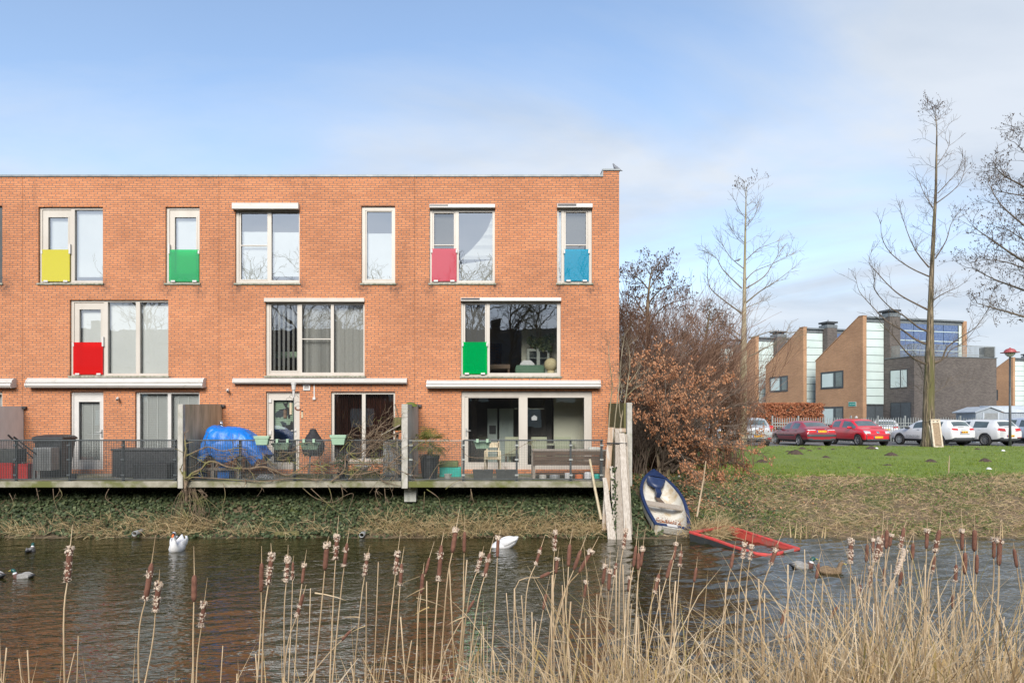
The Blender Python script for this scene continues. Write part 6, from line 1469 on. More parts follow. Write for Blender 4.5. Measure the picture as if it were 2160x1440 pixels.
# ------------------------------------------------------------------ trees, shrubs and climbers
UP = Vector((0,0,1))
def rv(s=1.0): return Vector((R.gauss(0,s), R.gauss(0,s), R.gauss(0,s)))
def sprout(mb, p, d, L, r, depth, rise=.25, kids=3, wig=.16, cones=None, spread=.75, rmin=.0045, tips=None):
    """a twig that wanders, bends upward and carries smaller twigs"""
    n = 4 if depth else 3; pts = [Vector(p)]; d = Vector(d).normalized()
    for i in range(n):
        d = (d + rv(wig) + UP*rise/n).normalized(); pts.append(pts[-1] + d*(L/n))
    r1 = max(rmin, r*.35); mb.tube(pts, [max(rmin, r+(r1-r)*i/n) for i in range(n+1)], 4 if r > .02 else 3, cap=False)
    if tips is not None: tips.append((pts, d))
    if depth:
        for k in range(kids):
            t = R.uniform(.25, 1.0); i = min(n-1, int(t*n)); q = pts[i].lerp(pts[i+1], t*n-i)
            ax_ = (pts[i+1]-pts[i]).normalized(); s = ax_.cross(rv()).normalized()
            sprout(mb, q, ax_*(1-spread*.5) + s*spread, L*R.uniform(.42,.68), max(rmin, r*.5), depth-1, rise, kids, wig, cones, spread, rmin, tips)
    elif cones is not None:
        for k in range(R.randint(1, 3)):
            c = pts[-1-R.randint(0,1)] + rv(.03); s = cones[1]*R.uniform(.6,1.3)
            cones[0].poly([c+Vector((0,0,s)), c+Vector((s*.6,0,0)), c-Vector((0,0,s)), c-Vector((s*.6,0,0))]); cones[0].poly([c+Vector((0,0,s)), c+Vector((0,s*.6,0)), c-Vector((0,0,s)), c-Vector((0,s*.6,0))])
def smooth_path(pts, k=3):
    out = []
    for i in range(len(pts)-1):
        a, b, c, d = pts[max(0,i-1)], pts[i], pts[i+1], pts[min(len(pts)-1,i+2)]
        for j in range(k):
            t = j/k; out.append(.5*((2*b) + (c-a)*t + (2*a-5*b+4*c-d)*t*t + (3*b-3*c+d-a)*t**3))
    return out + [pts[-1]]
def limb(mb, pxs, Y, dY, r0, r1, twig=None, kids=9, L=.9, depth=1, cones=None, rise=.35):
    m = len(pxs)-1; pts = smooth_path([P(x, y, Y + dY*i/m) for i, (x, y) in enumerate(pxs)]); n = len(pts)-1
    mb.tube(pts, [(r0+(r1-r0)*(i/n)**.7)*.82 for i in range(n+1)], 5, cap=False)
    for k in range(kids):
        i = R.randint(max(1,n//4), n-1); ax_ = (pts[i+1]-pts[i]).normalized(); s = ax_.cross(rv()).normalized()
        sprout(mb, pts[i], ax_*.7 + s*.6 + UP*.25, L*R.uniform(.5,1.2), max(.008, r1*1.1), depth, rise, 3, .14, cones)
    for k in range(3): sprout(mb, pts[-1], (pts[-1]-pts[-3]) + rv(.1), L*R.uniform(.5,1), r1, 1, rise, 2, .14, cones)
def redwood(name, label, trunk, Y, limbs, m, fine, topn):
    base = P(*trunk[0][:2], Y); t = thing(name, label, 'tree', base)
    tb = MB(); pts = smooth_path([P(x, y, Y) for x, y, w_ in trunk], 4); ws = [w_ for _, _, w_ in trunk]; n = len(pts)-1; k4 = len(trunk)-1
    rad = []
    for i in range(n+1):
        f = i/4; j = min(k4-1, int(f)); rad.append((ws[j]+(ws[j+1]-ws[j])*(f-j))*Y/FP/2*(1+.07*nz(i*.9, Y, 1.0, 2)))
    pts[0] = pts[0] - UP*.25; tb.tube(pts, rad, 12); tb.build('trunk', M[m], t, smooth=True)
    mb = MB(); cn = MB()
    for l in limbs: limb(mb, l[0], Y, l[1], l[2], .010, kids=l[3] if len(l) > 3 else 9, L=.85, depth=1, cones=None)
    for k in range(fine):     # thin shoots straight from the trunk
        i = R.randint(n//5, n-1); a = R.uniform(0, 6.28); f = i/n
        sprout(mb, pts[i], Vector((math.cos(a), math.sin(a)*.8, R.uniform(.1,.7))), R.uniform(.7,2.0)*(1.15-.75*f), .011, 2, .5, 3, .14, None)
    for k in range(topn): sprout(mb, pts[-1-R.randint(0,2)], Vector((R.gauss(0,.35), R.gauss(0,.35), 1)), R.uniform(.5,1.0), .010, 2, .2, 3, .15, (cn, .035))
    c = mb.build('crown', M['twig'] if m == 'bark' else M['twigpale'], t, fix=False); 
    if cn.v: cn.build('cone_cluster', M['cone'], c, fix=False)['kind'] = 'stuff'
    return t
M['twigpale'] = mat('twig_pale', (.20,.165,.115), (.13,.105,.075), .9, scale=3)
redwood('bare_tree', 'tall bare tree with a thick mossy trunk on the lawn beside the leaning wicker panel',
 [(1958,940,31),(1959,915,25),(1959,850,22),(1961,770,18.5),(1962,700,14),(1963,640,10.5),(1966,560,8.5),(1970,480,7),(1974,400,5),(1975,340,4),(1976,275,2.2),(1973,245,1)], 34.2,
 [([(1953,768),(1927,755),(1907,737),(1890,715),(1867,690),(1852,672)],-1.0,.075), ([(1953,725),(1930,715),(1907,698),(1887,687),(1868,675),(1837,643),(1813,615),(1806,590)],1.2,.085), ([(1955,698),(1937,690),(1907,666),(1880,650),(1855,625),(1843,605),(1846,585)],-1.4,.07),
  ([(1957,653),(1937,643),(1900,623),(1873,600),(1846,570),(1833,553),(1838,530)],.8,.07), ([(1960,583),(1919,564),(1880,535),(1861,503),(1858,471)],-.8,.05), ([(1960,564),(1932,529),(1912,484),(1900,443)],.9,.055), ([(1968,438),(1951,411),(1938,382)],.4,.035,5),
  ([(1971,765),(1987,758),(1998,732),(2032,708),(2060,688),(2083,653)],-.8,.085), ([(1970,763),(1995,753),(2005,738),(2037,718),(2063,685)],.9,.06), ([(1970,632),(1983,623),(2003,613),(2018,607),(2034,596)],.6,.045,6), ([(1973,545),(1996,507),(2005,475),(2018,452)],-.6,.045,6),
  ([(1976,428),(2008,404),(2027,382),(2035,356)],.5,.04,6), ([(1978,408),(2002,382),(2021,360),(2031,334)],-.5,.035,6), ([(1978,347),(1995,321),(2003,304)],.3,.025,4), ([(1959,820),(1950,800),(1942,770)],.4,.02,3), ([(1972,450),(1960,425),(1955,400)],.2,.02,3)], 'bark', 46, 9)
redwood('bare_tree', 'slimmer bare tree with a pale straight trunk beside the silver hatchback',
 [(1566,945,20),(1567,900,16),(1568,800,14),(1569,720,12),(1570,640,7.5),(1571,560,5.5),(1572,500,4.2),(1573,450,3),(1574,394,1)], 33.4,
 [([(1565,661),(1528,634),(1498,607),(1492,576),(1494,550)],-1,.055), ([(1565,608),(1526,570),(1512,545),(1494,533)],.8,.045), ([(1570,567),(1541,543),(1522,512)],-.5,.035,5), ([(1569,515),(1553,500),(1545,485)],.3,.02,4), ([(1572,609),(1611,584),(1631,554),(1646,529)],.8,.05), ([(1573,639),(1605,613),(1635,595),(1670,568)],-.9,.055),
  ([(1573,591),(1592,572),(1631,556),(1668,537)],.6,.04), ([(1573,549),(1600,525),(1638,510)],-.4,.03,6), ([(1572,650),(1595,640),(1615,632)],.3,.03,5), ([(1562,708),(1537,690),(1520,679),(1505,676)],.6,.045,6), ([(1558,716),(1533,697),(1504,681)],-.9,.045,6), ([(1580,712),(1592,710),(1615,702),(1636,698),(1666,702)],.8,.05), ([(1578,752),(1600,742),(1615,733),(1636,724),(1655,712)],-.8,.06), ([(1572,480),(1588,462),(1597,440)],.3,.02,4), ([(1572,460),(1558,440),(1552,425)],-.3,.018,3)], 'barkpale', 30, 4)
def alder(label, trunk, Y, limbs, Lk, depth, cone=.036, m='twig'):
    t = thing('alder_tree', label, 'tree', P(*trunk[0][:2], Y)); tb = MB(); pts = smooth_path([P(x,y,Y) for x,y,_ in trunk], 4); ws = [w_ for *_, w_ in trunk]; n = len(pts)-1
    rad = [ (ws[min(len(ws)-2,int(i/4))] + (ws[min(len(ws)-1,int(i/4)+1)]-ws[min(len(ws)-2,int(i/4))])*(i/4-min(len(ws)-2,int(i/4))))*Y/FP/2 for i in range(n+1)]
    pts[0] -= UP*.3; tb.tube(pts, rad, 8); tb.build('trunk', M['bark'], t, smooth=True)
    mb = MB(); cn = MB()
    for l, dY, r in limbs:
        m_ = len(l)-1; q = smooth_path([P(x,y,Y+dY*i/m_) for i,(x,y) in enumerate(l)]); k = len(q)-1; mb.tube(q, [r+(.012-r)*i/k for i in range(k+1)], 5, cap=False)
        for i in range(1, k+1):
            ax_ = (q[i]-q[i-1]).normalized()
            for _ in range(2):
                s = ax_.cross(rv()).normalized(); sprout(mb, q[i], ax_*.6+s*.75+UP*.1, Lk*R.uniform(.6,1.2), .014, depth, .3, 3, .2, (cn, cone), .8, .005)
    for _ in range(7): sprout(mb, pts[-1-R.randint(0,3)], Vector((R.gauss(0,.5),R.gauss(0,.5),.8)), Lk*1.2, .014, depth, .3, 3, .2, (cn, cone), .8, .005)
    c = mb.build('crown', M[m], t, fix=False); cn.build('cone_cluster', M['cone'], c, fix=False)['kind'] = 'stuff'; return t
alder('dark alder tree full of cones just right of the brick house corner', [(1366,905,16),(1369,800,13),(1368,720,10),(1366,650,7),(1370,600,4),(1375,568,2)], 27,
 [([(1368,780),(1390,740),(1420,715),(1450,700)],.8,.05), ([(1366,740),(1345,700),(1325,680),(1312,672)],-.6,.05), ([(1368,690),(1390,655),(1415,640),(1440,632)],.8,.04), ([(1367,670),(1345,640),(1335,615)],.5,.04), ([(1368,640),(1392,612),(1420,598)],-.7,.035), ([(1370,610),(1385,585),(1400,570)],.4,.03), ([(1368,610),(1350,590),(1338,580)],-.4,.03), ([(1367,800),(1340,760),(1318,740)],1.0,.05), ([(1369,800),(1410,770),(1455,755)],-1.0,.05)], .62, 2, .036)
alder('smaller dark alder tree between the house corner alder and the slim bare tree', [(1478,905,10),(1482,800,8),(1484,740,6),(1492,690,4),(1498,655,2)], 30,
 [([(1482,780),(1505,740),(1530,725)],.8,.035), ([(1483,760),(1460,730),(1440,712)],-.8,.035), ([(1484,730),(1510,700),(1530,690)],-.6,.03), ([(1487,715),(1468,685),(1455,668)],.6,.03), ([(1494,690),(1510,672),(1522,665)],.4,.025), ([(1482,800),(1455,780),(1435,770)],.9,.03)], .55, 2, .034)
alder('low alder crown showing behind the corner of the brick house', [(1322,905,11),(1324,800,9),(1326,720,7),(1330,670,4)], 25,
 [([(1324,790),(1310,750),(1300,720)],-.8,.04), ([(1325,760),(1345,720),(1358,700)],.6,.035), ([(1326,720),(1315,690),(1312,668)],.5,.03), ([(1326,740),(1350,715),(1385,700)],-.5,.03)], .6, 2, .036)
# large tree whose trunk stands just outside the frame
alder('large bare tree spreading into the photo from beyond the right edge', [(2330,950,30),(2325,800,26),(2318,650,20),(2312,500,14),(2308,350,8),(2306,230,3)], 33,
 [([(2318,720),(2230,690),(2160,668),(2105,652),(2062,640)],-1.5,.09), ([(2318,690),(2230,640),(2160,612),(2100,590),(2052,566)],1.2,.09), ([(2316,640),(2220,585),(2150,545),(2095,508),(2052,478)],-.8,.09), ([(2314,590),(2220,520),(2160,475),(2110,430),(2085,385)],1.2,.08), ([(2312,530),(2230,455),(2170,400),(2120,372),(2098,350)],-1.2,.08), ([(2311,470),(2240,400),(2180,340),(2140,300)],.8,.07), ([(2310,420),(2250,350),(2200,300),(2160,265)],-.6,.06), ([(2318,660),(2240,610),(2180,575),(2120,552),(2075,548)],2.0,.07), ([(2312,500),(2240,440),(2190,420),(2130,408),(2092,400)],2.2,.06), ([(2316,610),(2240,560),(2180,520),(2150,500),(2120,480)],-2.4,.06), ([(2314,560),(2250,490),(2200,450),(2160,420)],-2,.06)], .95, 2, .036)
# dense bare thicket behind the beech
def thicket(label, px, Y, top, width, n, m='twigred'):
    b = on_ground(px, 930, 20); b = Vector((gx(px,Y), Y, ground_h(gx(px,Y),Y)-.05)); t = thing('bare_shrub', label, 'shrub', b, group='bare shrubs in the thicket'); mb = MB()
    H = gz(top, Y) - b.z; wd = width*Y/FP/2
    for i in range(n):
        a = R.uniform(0,6.28); k = R.random()**.6; d = Vector((math.cos(a)*wd/H*k*1.1, math.sin(a)*.7*wd/H*k, 1)); 
        tips = []; sprout(mb, b + Vector((R.gauss(0,wd*.22), R.gauss(0,.35), 0)), d, H*R.uniform(.46,.88), R.uniform(.010,.022), 2, .12, 5, .085, None, .42, .0045)
    mb.build('branches', M[m], t, fix=False); return t
thicket('bare reddish shrub against the end wall of the brick house', 1330, 22.6, 715, 95, 62); thicket('bare reddish shrub below the house corner alder', 1385, 23.2, 690, 110, 70)
thicket('bare reddish shrub between the two alders', 1440, 24.0, 700, 110, 66); thicket('bare reddish shrub below the smaller alder', 1495, 24.6, 720, 100, 58); thicket('bare reddish shrub left of the slim pale trunk', 1540, 25.0, 745, 90, 44)
thicket('low tangled bare shrub in the shade beside the mossy board partition', 1352, 20.8, 850, 80, 46, 'twig'); thicket('low tangled bare shrub in the shade behind the bow of the rowing boat', 1412, 21.2, 860, 80, 40, 'twig'); thicket('low bare shrub reaching in front of the slim pale trunk', 1565, 24.2, 800, 80, 10)
# beech keeping its dry leaves
bb0 = Vector((gx(1402,20.4), 20.4, ground_h(gx(1402,20.4),20.4))); t = thing('beech_shrub', 'spreading beech shrub holding rust brown dry leaves above the rowing boat', 'shrub', bb0)
mb = MB(); lf = MB(); tb = MB()
ends = [(1345,800),(1362,765),(1400,742),(1436,765),(1478,786),(1520,800),(1558,826),(1590,852),(1612,925),(1606,958),(1590,1000),(1566,980),(1520,1002),(1470,1012),(1452,985),(1382,850),(1340,872),(1430,840),(1472,862),(1512,872),(1545,900),(1556,938),(1486,925),(1420,800),(1380,790),(1455,815),(1500,840),(1440,905),(1530,945),(1352,835),(1405,880),(1580,915),(1600,935),(1465,955),(1340,770),(1372,745)]
for ex, ey in ends:
    dY = R.uniform(-2.2, .9); e = P(ex, ey, 20.4+dY); s = bb0 + Vector((R.gauss(0,.12), R.gauss(0,.1), R.uniform(.1,.7))); md = s.lerp(e, .5) + UP*R.uniform(.1,.45) + rv(.08)
    q = smooth_path([s, s.lerp(md,.6)+UP*.12, md, md.lerp(e,.6)+UP*.08, e], 3); k = len(q)-1; mb.tube(q, [.035+(.008-.035)*(i/k)**.6 for i in range(k+1)], 5, cap=False)
    for i in range(k//3, k+1):
        ax_ = (q[i]-q[i-1]).normalized()
        for _ in range(2):
            s_ = ax_.cross(rv()).normalized(); s_.z *= .4; tips = []; sprout(mb, q[i], ax_*.8+s_*.7, R.uniform(.25,.6), .008, 1, .0, 3, .14, None, .7, .004, tips)
            dens = R.random()
            if dens < (.33 if ex < 1535 else (.9 if ey < 945 else .5)): continue
            for pts, d in tips:
                for _k in range(R.randint(3, 10)):
                    f = R.random()*(len(pts)-1); j = int(f); p = pts[j].lerp(pts[min(j+1,len(pts)-1)], f-j) + rv(.025)
                    leaf(lf, p, R.uniform(.048,.085), Vector((R.gauss(0,.8), R.gauss(-.6,.6), R.gauss(.1,.4))), Vector((R.gauss(.15,.4), R.gauss(-.1,.4), -1)), .30)
for a in ((-.1,.0),(.08,.03),(0,.1)): tb.tube([bb0+Vector((a[0],a[1],-.15)), bb0+Vector((a[0]*2,a[1],.5)), bb0+Vector((a[0]*3,a[1]*2,1.2))], [.07,.055,.03], 7, cap=False)
tb.build('trunk', M['bark'], t, smooth=True); mb.build('branches', M['twig'], t, fix=False); lf.build('foliage', M['beech'], t, fix=False)
# young stems tied up behind the planks
b = P(1296,998,17.5); t = thing('young_tree', 'young bare tree with three thin pale stems behind the leaning planks', 'tree', b); mb = MB(); tw = MB()
for l, r in (([(1284,1005),(1284,905),(1288,850),(1291,810),(1286,765),(1283,728)],.022), ([(1296,1005),(1296,905),(1303,840),(1308,790),(1311,750),(1318,705)],.020), ([(1309,1005),(1309,900),(1318,850),(1325,800),(1329,765),(1326,730)],.026), ([(1309,880),(1306,850),(1312,820),(1302,790)],.012), ([(1325,812),(1340,790),(1352,770)],.010), ([(1318,840),(1335,822),(1352,812)],.009)):
    q = smooth_path([P(x,y,17.5) for x,y in l]); k = len(q)-1; mb.tube(q, [r+(.006-r)*i/k for i in range(k+1)], 6, cap=False)
    for i in range(k//2, k+1):
        for _ in range(2): sprout(tw, q[i], (q[i]-q[i-1]).normalized()*.5 + rv(.6) + UP*.3, R.uniform(.2,.5), .006, 1, .3, 3, .2, None, .8, .003)
mb.build('trunk', M['barkpale'], t, smooth=True); tw.build('crown', M['twigpale'], t, fix=False)
# ------------------------------------------------------------------ bare climber over the second railing
t = thing('climbing_vine', 'bare twisted woody vine over the railing below the blue tarpaulin', 'climber', P(395,1020,17.2)); mb = MB()
def vine(pxs, r0, r1, Y0=17.13, wob=.04, sub=4, L=.4):
    q = smooth_path([P(x+R.gauss(0,1), y+R.gauss(0,1), Y0+R.uniform(-wob,wob)) for x, y in pxs], 4); k = len(q)-1
    mb.tube(q, [r0+(r1-r0)*i/k for i in range(k+1)], 5, cap=False)
    for _ in range(sub):
        i = R.randint(1, k-1); sprout(mb, q[i], (q[i+1]-q[i]).normalized()*.6 + rv(.5), L*R.uniform(.5,1.3), max(.006,r1), 1, R.uniform(-.3,.4), 2, .3, None, .8, .003)
vine([(393,1058),(390,1010),(388,970),(394,945)],.040,.028); vine([(391,1030),(402,1002),(425,990),(436,975),(455,972),(480,984),(505,986),(530,988)],.032,.018); vine([(530,988),(560,985),(585,995),(610,1000),(640,985),(660,978),(690,990)],.026,.014)
vine([(394,960),(420,948),(440,942),(470,950),(500,945),(520,950)],.018,.010); vine([(390,1005),(440,1008),(500,1012),(560,1014),(620,1010),(680,1012)],.016,.010)
vine([(700,1015),(725,990),(731,960),(760,955),(790,935),(815,925),(842,915)],.02,.010); vine([(845,1000),(820,985),(800,990),(770,998),(740,1000),(700,992)],.022,.012); vine([(846,960),(825,975),(805,1000),(780,985),(750,965),(730,945),(745,930)],.018,.008)
vine([(735,1012),(760,985),(775,955),(800,925),(820,905),(836,890)],.014,.006, sub=9); vine([(760,940),(785,910),(812,897),(842,890)],.010,.005, sub=10); vine([(790,925),(800,900),(815,885),(830,875)],.009,.004, sub=10); vine([(770,930),(800,930),(830,935),(848,930)],.010,.005, sub=10)
vine([(865,955),(880,940),(905,928),(940,925),(970,940),(985,960),(1020,965),(1065,958),(1110,935),(1130,928)],.008,.005, sub=3); vine([(866,1000),(890,960),(910,940)],.008,.004); vine([(905,1010),(920,985),(940,960),(950,945)],.007,.004)
for i in range(34): x = R.uniform(400,840); y = R.uniform(945,1010); vine([(x,y),(x+R.uniform(-25,25),y+R.uniform(-25,15)),(x+R.uniform(-55,55),y+R.uniform(-35,25))],.010,.005, sub=3)
for i in range(26): x = R.uniform(730,846); y = R.uniform(905,1000); vine([(x,y),(x+R.uniform(-20,20),y+R.uniform(-18,12)),(x+R.uniform(-40,40),y+R.uniform(-25,20))],.007,.004, sub=4)
# stems hanging below the slab
for l in ([(470,1020),(477,1045),(470,1075),(478,1105)], [(690,1020),(697,1050),(685,1080),(690,1120)], [(640,1028),(665,1050),(700,1060),(730,1045),(745,1040),(738,1065),(730,1090)], [(720,1020),(724,1048),(712,1060)], [(655,1030),(690,1060),(720,1085)], [(795,1030),(793,1045),(800,1068)], [(812,1030),(814,1062)], [(900,1030),(925,1050),(930,1070),(945,1085)], [(940,1030),(955,1020),(972,1010)], [(895,1035),(894,1075)], [(993,1030),(995,1055)], [(230,1030),(222,1050),(240,1062)], [(112,1030),(115,1055),(120,1078)], [(20,1040),(28,1062),(15,1085)], [(78,1030),(82,1055)], [(125,1030),(130,1045),(118,1058)]):
    vine(l, .010, .005, 17.12, .03, 2, .25)
for i in range(30):
    x = R.uniform(372,450); vine([(x*.6+395*.4+R.gauss(0,4), 1028+R.uniform(0,8)), (x, 1048+R.gauss(0,6)), (x+R.gauss(0,10), 1075+R.gauss(0,8)), (x+R.gauss(0,12), 1100+R.gauss(0,10))], .007, .004, 17.0, .1, 1, .25)
mb.build('stems', M['stem'], t, fix=False)
bd = thing('small_bird', 'small bird sitting on a branch of the slim bare tree', 'bird'); mb = MB(); spine(mb, [(-.14,.02,.006,.004,0),(-.06,.03,.03,.025,0),(.0,.045,.045,.045,0),(.05,.075,.03,.032,0),(.075,.085,.022,.022,0),(.11,.08,.005,.005,0)], 8); mb.build('body', M['pigeon'], bd, local=True, smooth=True); bd.location = P(1557,551,33.2); bd.scale = (1.3,)*3
# ------------------------------------------------------------------ what the windows mirror: the row of houses and trees behind the photographer
t = thing('opposite_house_row', 'long dark pitched roof house row mirrored in the upper windows', 'house row', (0, -27, 1.25))
M['mirrorwall'] = mat('opposite_wall', (.085,.075,.07), (.06,.055,.052), .9, scale=2); M['mirrorroof'] = mat('opposite_roof', (.045,.047,.05), (.03,.032,.035), .7, scale=2)
mb = MB(); mb.box(-75, 60, -36, -27, 0, 8.05); mb.build('wall', M['mirrorwall'], t)
mb = MB(); mb.prism([(-75,-26.6,8.0),(-75,-31.5,12.3),(-75,-36.4,8.0)], (135,0,0)); mb.build('roof', M['mirrorroof'], t)
for i in range(16):
    x = -72 + i*8.3; mb = MB(); mb.box(x, x+2.2, -26.99, -26.95, 2.2, 3.9); mb.box(x+3.4, x+5.2, -26.99, -26.95, 4.6, 5.8); mb.build('window', M['milk'], t)
    mb = MB(); mb.box(x+5.5, x+6.3, -31.9, -31.1, 11.6, 13.2); mb.build('chimney', M['mirrorwall'], t)
for i, (x, y, h) in enumerate(((-21,-17,12.5),(-16.5,-20,13),(-13,-18,12.5),(-9.5,-21,13.5),(-5.5,-18,12.5),(-1.5,-17,12.5),(1.6,-19,13),(4.4,-20,13.5),(10,-18,12.5),(-30,-20,12.5))):
    b = Vector((x, y, 1.2)); t = thing('bare_tree', 'bare tree behind the photographer, mirrored in the window panes', 'tree', b, group='bare trees mirrored in the windows'); mb = MB(); tr = MB()
    q = smooth_path([b - UP*.2, b+Vector((R.gauss(0,.1),0,h*.22)), b+Vector((R.gauss(0,.3),0,h*.45)), b+Vector((R.gauss(0,.5),0,h*.7)), b+Vector((R.gauss(0,.6),0,h))]); k = len(q)-1
    tr.tube(q, [.24*(1-.9*i/k) for i in range(k+1)], 7, cap=False); tr.build('trunk', M['twig'], t, smooth=True)
    for i in range(k//4, k):
        for _ in range(3): sprout(mb, q[i], Vector((R.gauss(0,1), R.gauss(0,.8), .8)), h*.30*R.uniform(.6,1.2), .07, 3, .35, 3, .14, None, .7, .012)
    mb.build('crown', M['twig'], t, fix=False)
# ------------------------------------------------------------------ things seen through the panes of the end house
def inroom(px0, px1, py0, py1, Y, d, m, name, label, cat, bev=.02, floor=None):
    mb = MB(); mb.box(gx(px0,Y), gx(px1,Y), Y, Y+d, floor if floor is not None else gz(py1,Y), gz(py0,Y)); return single(name, label, cat, m, mb, bevel=bev)
F1 = fz(803) + .12; Y = 20.50
M['sofa'] = mat('sage_velvet', (.10,.19,.13), (.13,.23,.16), .9, scale=5); M['sage'] = mat('sage_lacquer', (.30,.33,.29), None, .5); M['paperlamp'] = mat('paper_lamp', (.70,.62,.38), (.55,.46,.26), .8, scale=12, stretch=(1,1,3))
t = thing('sofa', 'dark sage green sofa behind the large first floor pane', 'sofa', (gx(1115,Y), Y, F1)); a, b = gx(1087,Y), gx(1150,Y)
mb = MB(); mb.box(a, b, Y, Y+.2, F1+.06, gz(772,Y)); mb.build('backrest', M['sofa'], t, bevel=.06); mb = MB(); mb.box(a+.02, b-.02, Y+.202, Y+.9, F1+.06, F1+.42); mb.build('seat', M['sofa'], t, bevel=.05)
mb = MB(); c = P(1112,769,Y+.35); mb.loft([[c+Vector((x*s,yy*s,z)) for x,yy in ((-.22,-.06),(.22,-.06),(.22,.06),(-.22,.06))] for s, z in ((1,-.06),(1.05,.02),(.5,.14))]); single('cushion', 'white cushion standing on the sage sofa back', 'cushion', 'feather', mb, bevel=.03)
Y = 20.30; t = thing('globe_lamp', 'pale yellow paper globe lamp behind the large first floor pane', 'lamp', (gx(1162,Y), Y, F1)); c = P(1162,769,Y)
mb = MB(); mb.lathe([(.20*math.sin(a_*math.pi/14), -.20*math.cos(a_*math.pi/14)) for a_ in range(15)], 20, c, cap=False); mb.build('globe', M['paperlamp'], t, smooth=True)
mb = MB(); mb.lathe([(.12,F1),(.13,F1+.05),(.10,c.z-.16)], 16, (c.x,c.y,0)); mb.build('base', M['paperlamp'], t, smooth=True)
Y = 21.60; t = thing('display_cabinet', 'pale glass fronted cabinet against the room wall behind the globe lamp', 'cabinet', (gx(1135,Y), Y+.2, F1))
x0, x1, z0, z1 = gx(1112,Y), gx(1159,Y), F1, gz(735,Y); xm = (x0+x1)/2; mb = MB()
holed(mb, x0, x1, z0, z1, [(x0+.07,xm-.05,z0+.3,z1-.08),(xm+.05,x1-.07,z0+.3,z1-.08)], Y, .03); mb.box(x0, x1, Y+.4, Y+.43, z0, z1); mb.box(x0, x1, Y+.031, Y+.39, z0+.7, z0+.72); mb.build('body', M['sage'], t)
for a, b in ((x0+.07,xm-.05),(xm+.05,x1-.07)): mb = MB(); mb.quad((a,Y+.02,z0+.3),(b,Y+.02,z0+.3),(b,Y+.02,z1-.08),(a,Y+.02,z1-.08)); mb.build('door_pane', M['glass'], t)
mb = MB(); mb.quad((gx(1100,22.20),22.20,F1),(gx(1240,22.20),22.20,F1),(gx(1240,22.20),22.20,fz(620)),(gx(1100,22.20),22.20,fz(620))); single('partition_wall', 'sage plaster room wall behind the glass fronted cabinet', 'wall', 'roomgreen', mb)
Y = 21.10; t = thing('side_table', 'brown wooden side table in the first floor room', 'table', (gx(1052,Y), Y, F1)); mb = MB(); mb.box(gx(1000,Y), gx(1076,Y), Y, Y+.5, gz(777,Y), gz(768,Y)); mb.build('top', M['woodbrown'], t)
for px in (1003, 1073):
    mb = MB(); mb.box(gx(px-2,Y), gx(px+2,Y), Y+.02, Y+.07, F1, gz(777.2,Y)); mb.build('leg', M['woodbrown'], t)
t = thing('house_plant', 'trailing house plant on top of the glass fronted cabinet', 'plant', P(1124,733,21.70)); mb = MB()
for c in ((1118,712),(1128,720),(1150,712),(1148,728)):
    for _ in range(14): leaf(mb, P(c[0]+R.gauss(0,5), c[1]+R.gauss(0,4), 21.55), R.uniform(.15,.26), Vector((R.gauss(0,.5),-1,R.gauss(0,.5))), Vector((R.gauss(0,1),0,-.6)), .4)
mb.build('foliage', M['ivy'], t, fix=False); mb = MB(); mb.lathe([(.07,0),(.1,.16)], 12, P(1124,735,21.75)); mb.build('pot', M['beechpot'], t)
# ground floor kitchen
G = 1.37; Y = 21.75
M['fridge'] = mat('pale_fridge', (.34,.40,.38), None, .35); M['chairpale'] = mat('pale_green_chair', (.50,.53,.38), None, .7)
t = thing('fridge', 'tall pale fridge behind the left sliding pane', 'fridge', (gx(1045,Y), Y, G)); x0, xm, x1 = gx(1028,Y), gx(1051,Y), gx(1083,Y); zt = gz(861,Y)
mb = MB(); mb.box(x0, xm-.03, Y, Y+.6, G, zt); mb.build('door', M['fridge'], t, bevel=.01); mb = MB(); mb.box(xm+.03, x1, Y, Y+.6, G, zt); mb.build('door', M['fridge'], t, bevel=.01); mb = MB(); mb.box(gx(1032,Y), gx(1046,Y), Y-.012, Y-.001, gz(915,Y), gz(897,Y)); mb.build('dispenser', M['black'], t)
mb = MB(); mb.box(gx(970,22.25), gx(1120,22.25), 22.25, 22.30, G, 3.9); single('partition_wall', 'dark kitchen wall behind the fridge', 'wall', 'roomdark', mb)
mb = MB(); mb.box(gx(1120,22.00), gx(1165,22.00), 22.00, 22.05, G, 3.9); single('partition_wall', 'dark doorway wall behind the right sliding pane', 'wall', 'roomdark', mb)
mb = MB(); mb.box(gx(1168,21.30), gx(1262,21.30), 21.30, 21.35, G, 3.9); single('partition_wall', 'sage plaster wall at the right of the kitchen', 'wall', 'roomgreen', mb)
Y = 20.70; t = thing('dining_table', 'pale dining table behind the sliding panes', 'table', (gx(1130,Y), Y, G)); mb = MB(); mb.box(gx(1070,Y), gx(1215,Y), Y, Y+.8, G+.72, G+.76); mb.build('top', M['chairpale'], t)
for px in (1076, 1208):
    for dy in (.05, .7): mb = MB(); mb.box(gx(px-2,Y), gx(px+2,Y), Y+dy, Y+dy+.05, G, G+.718); mb.build('leg', M['chairpale'], t)
def dchair(label, px, Y):
    x = gx(px, Y); t = thing('dining_chair', label, 'chair', (x, Y, G), group='dining chairs in the kitchen'); w_ = .24
    mb = MB(); mb.box(x-w_, x+w_, Y, Y+.06, G+.46, G+.98); mb.build('backrest', M['chairpale'], t, bevel=.02); mb = MB(); mb.box(x-w_, x+w_, Y+.062, Y+.5, G+.40, G+.47); mb.build('seat', M['chairpale'], t, bevel=.02)
    for a in (-w_+.02, w_-.06):
        for b in (.01, .44): mb = MB(); mb.box(x+a, x+a+.04, Y+b, Y+b+.04, G, G+.398); mb.build('leg', M['woodbrown'], t)
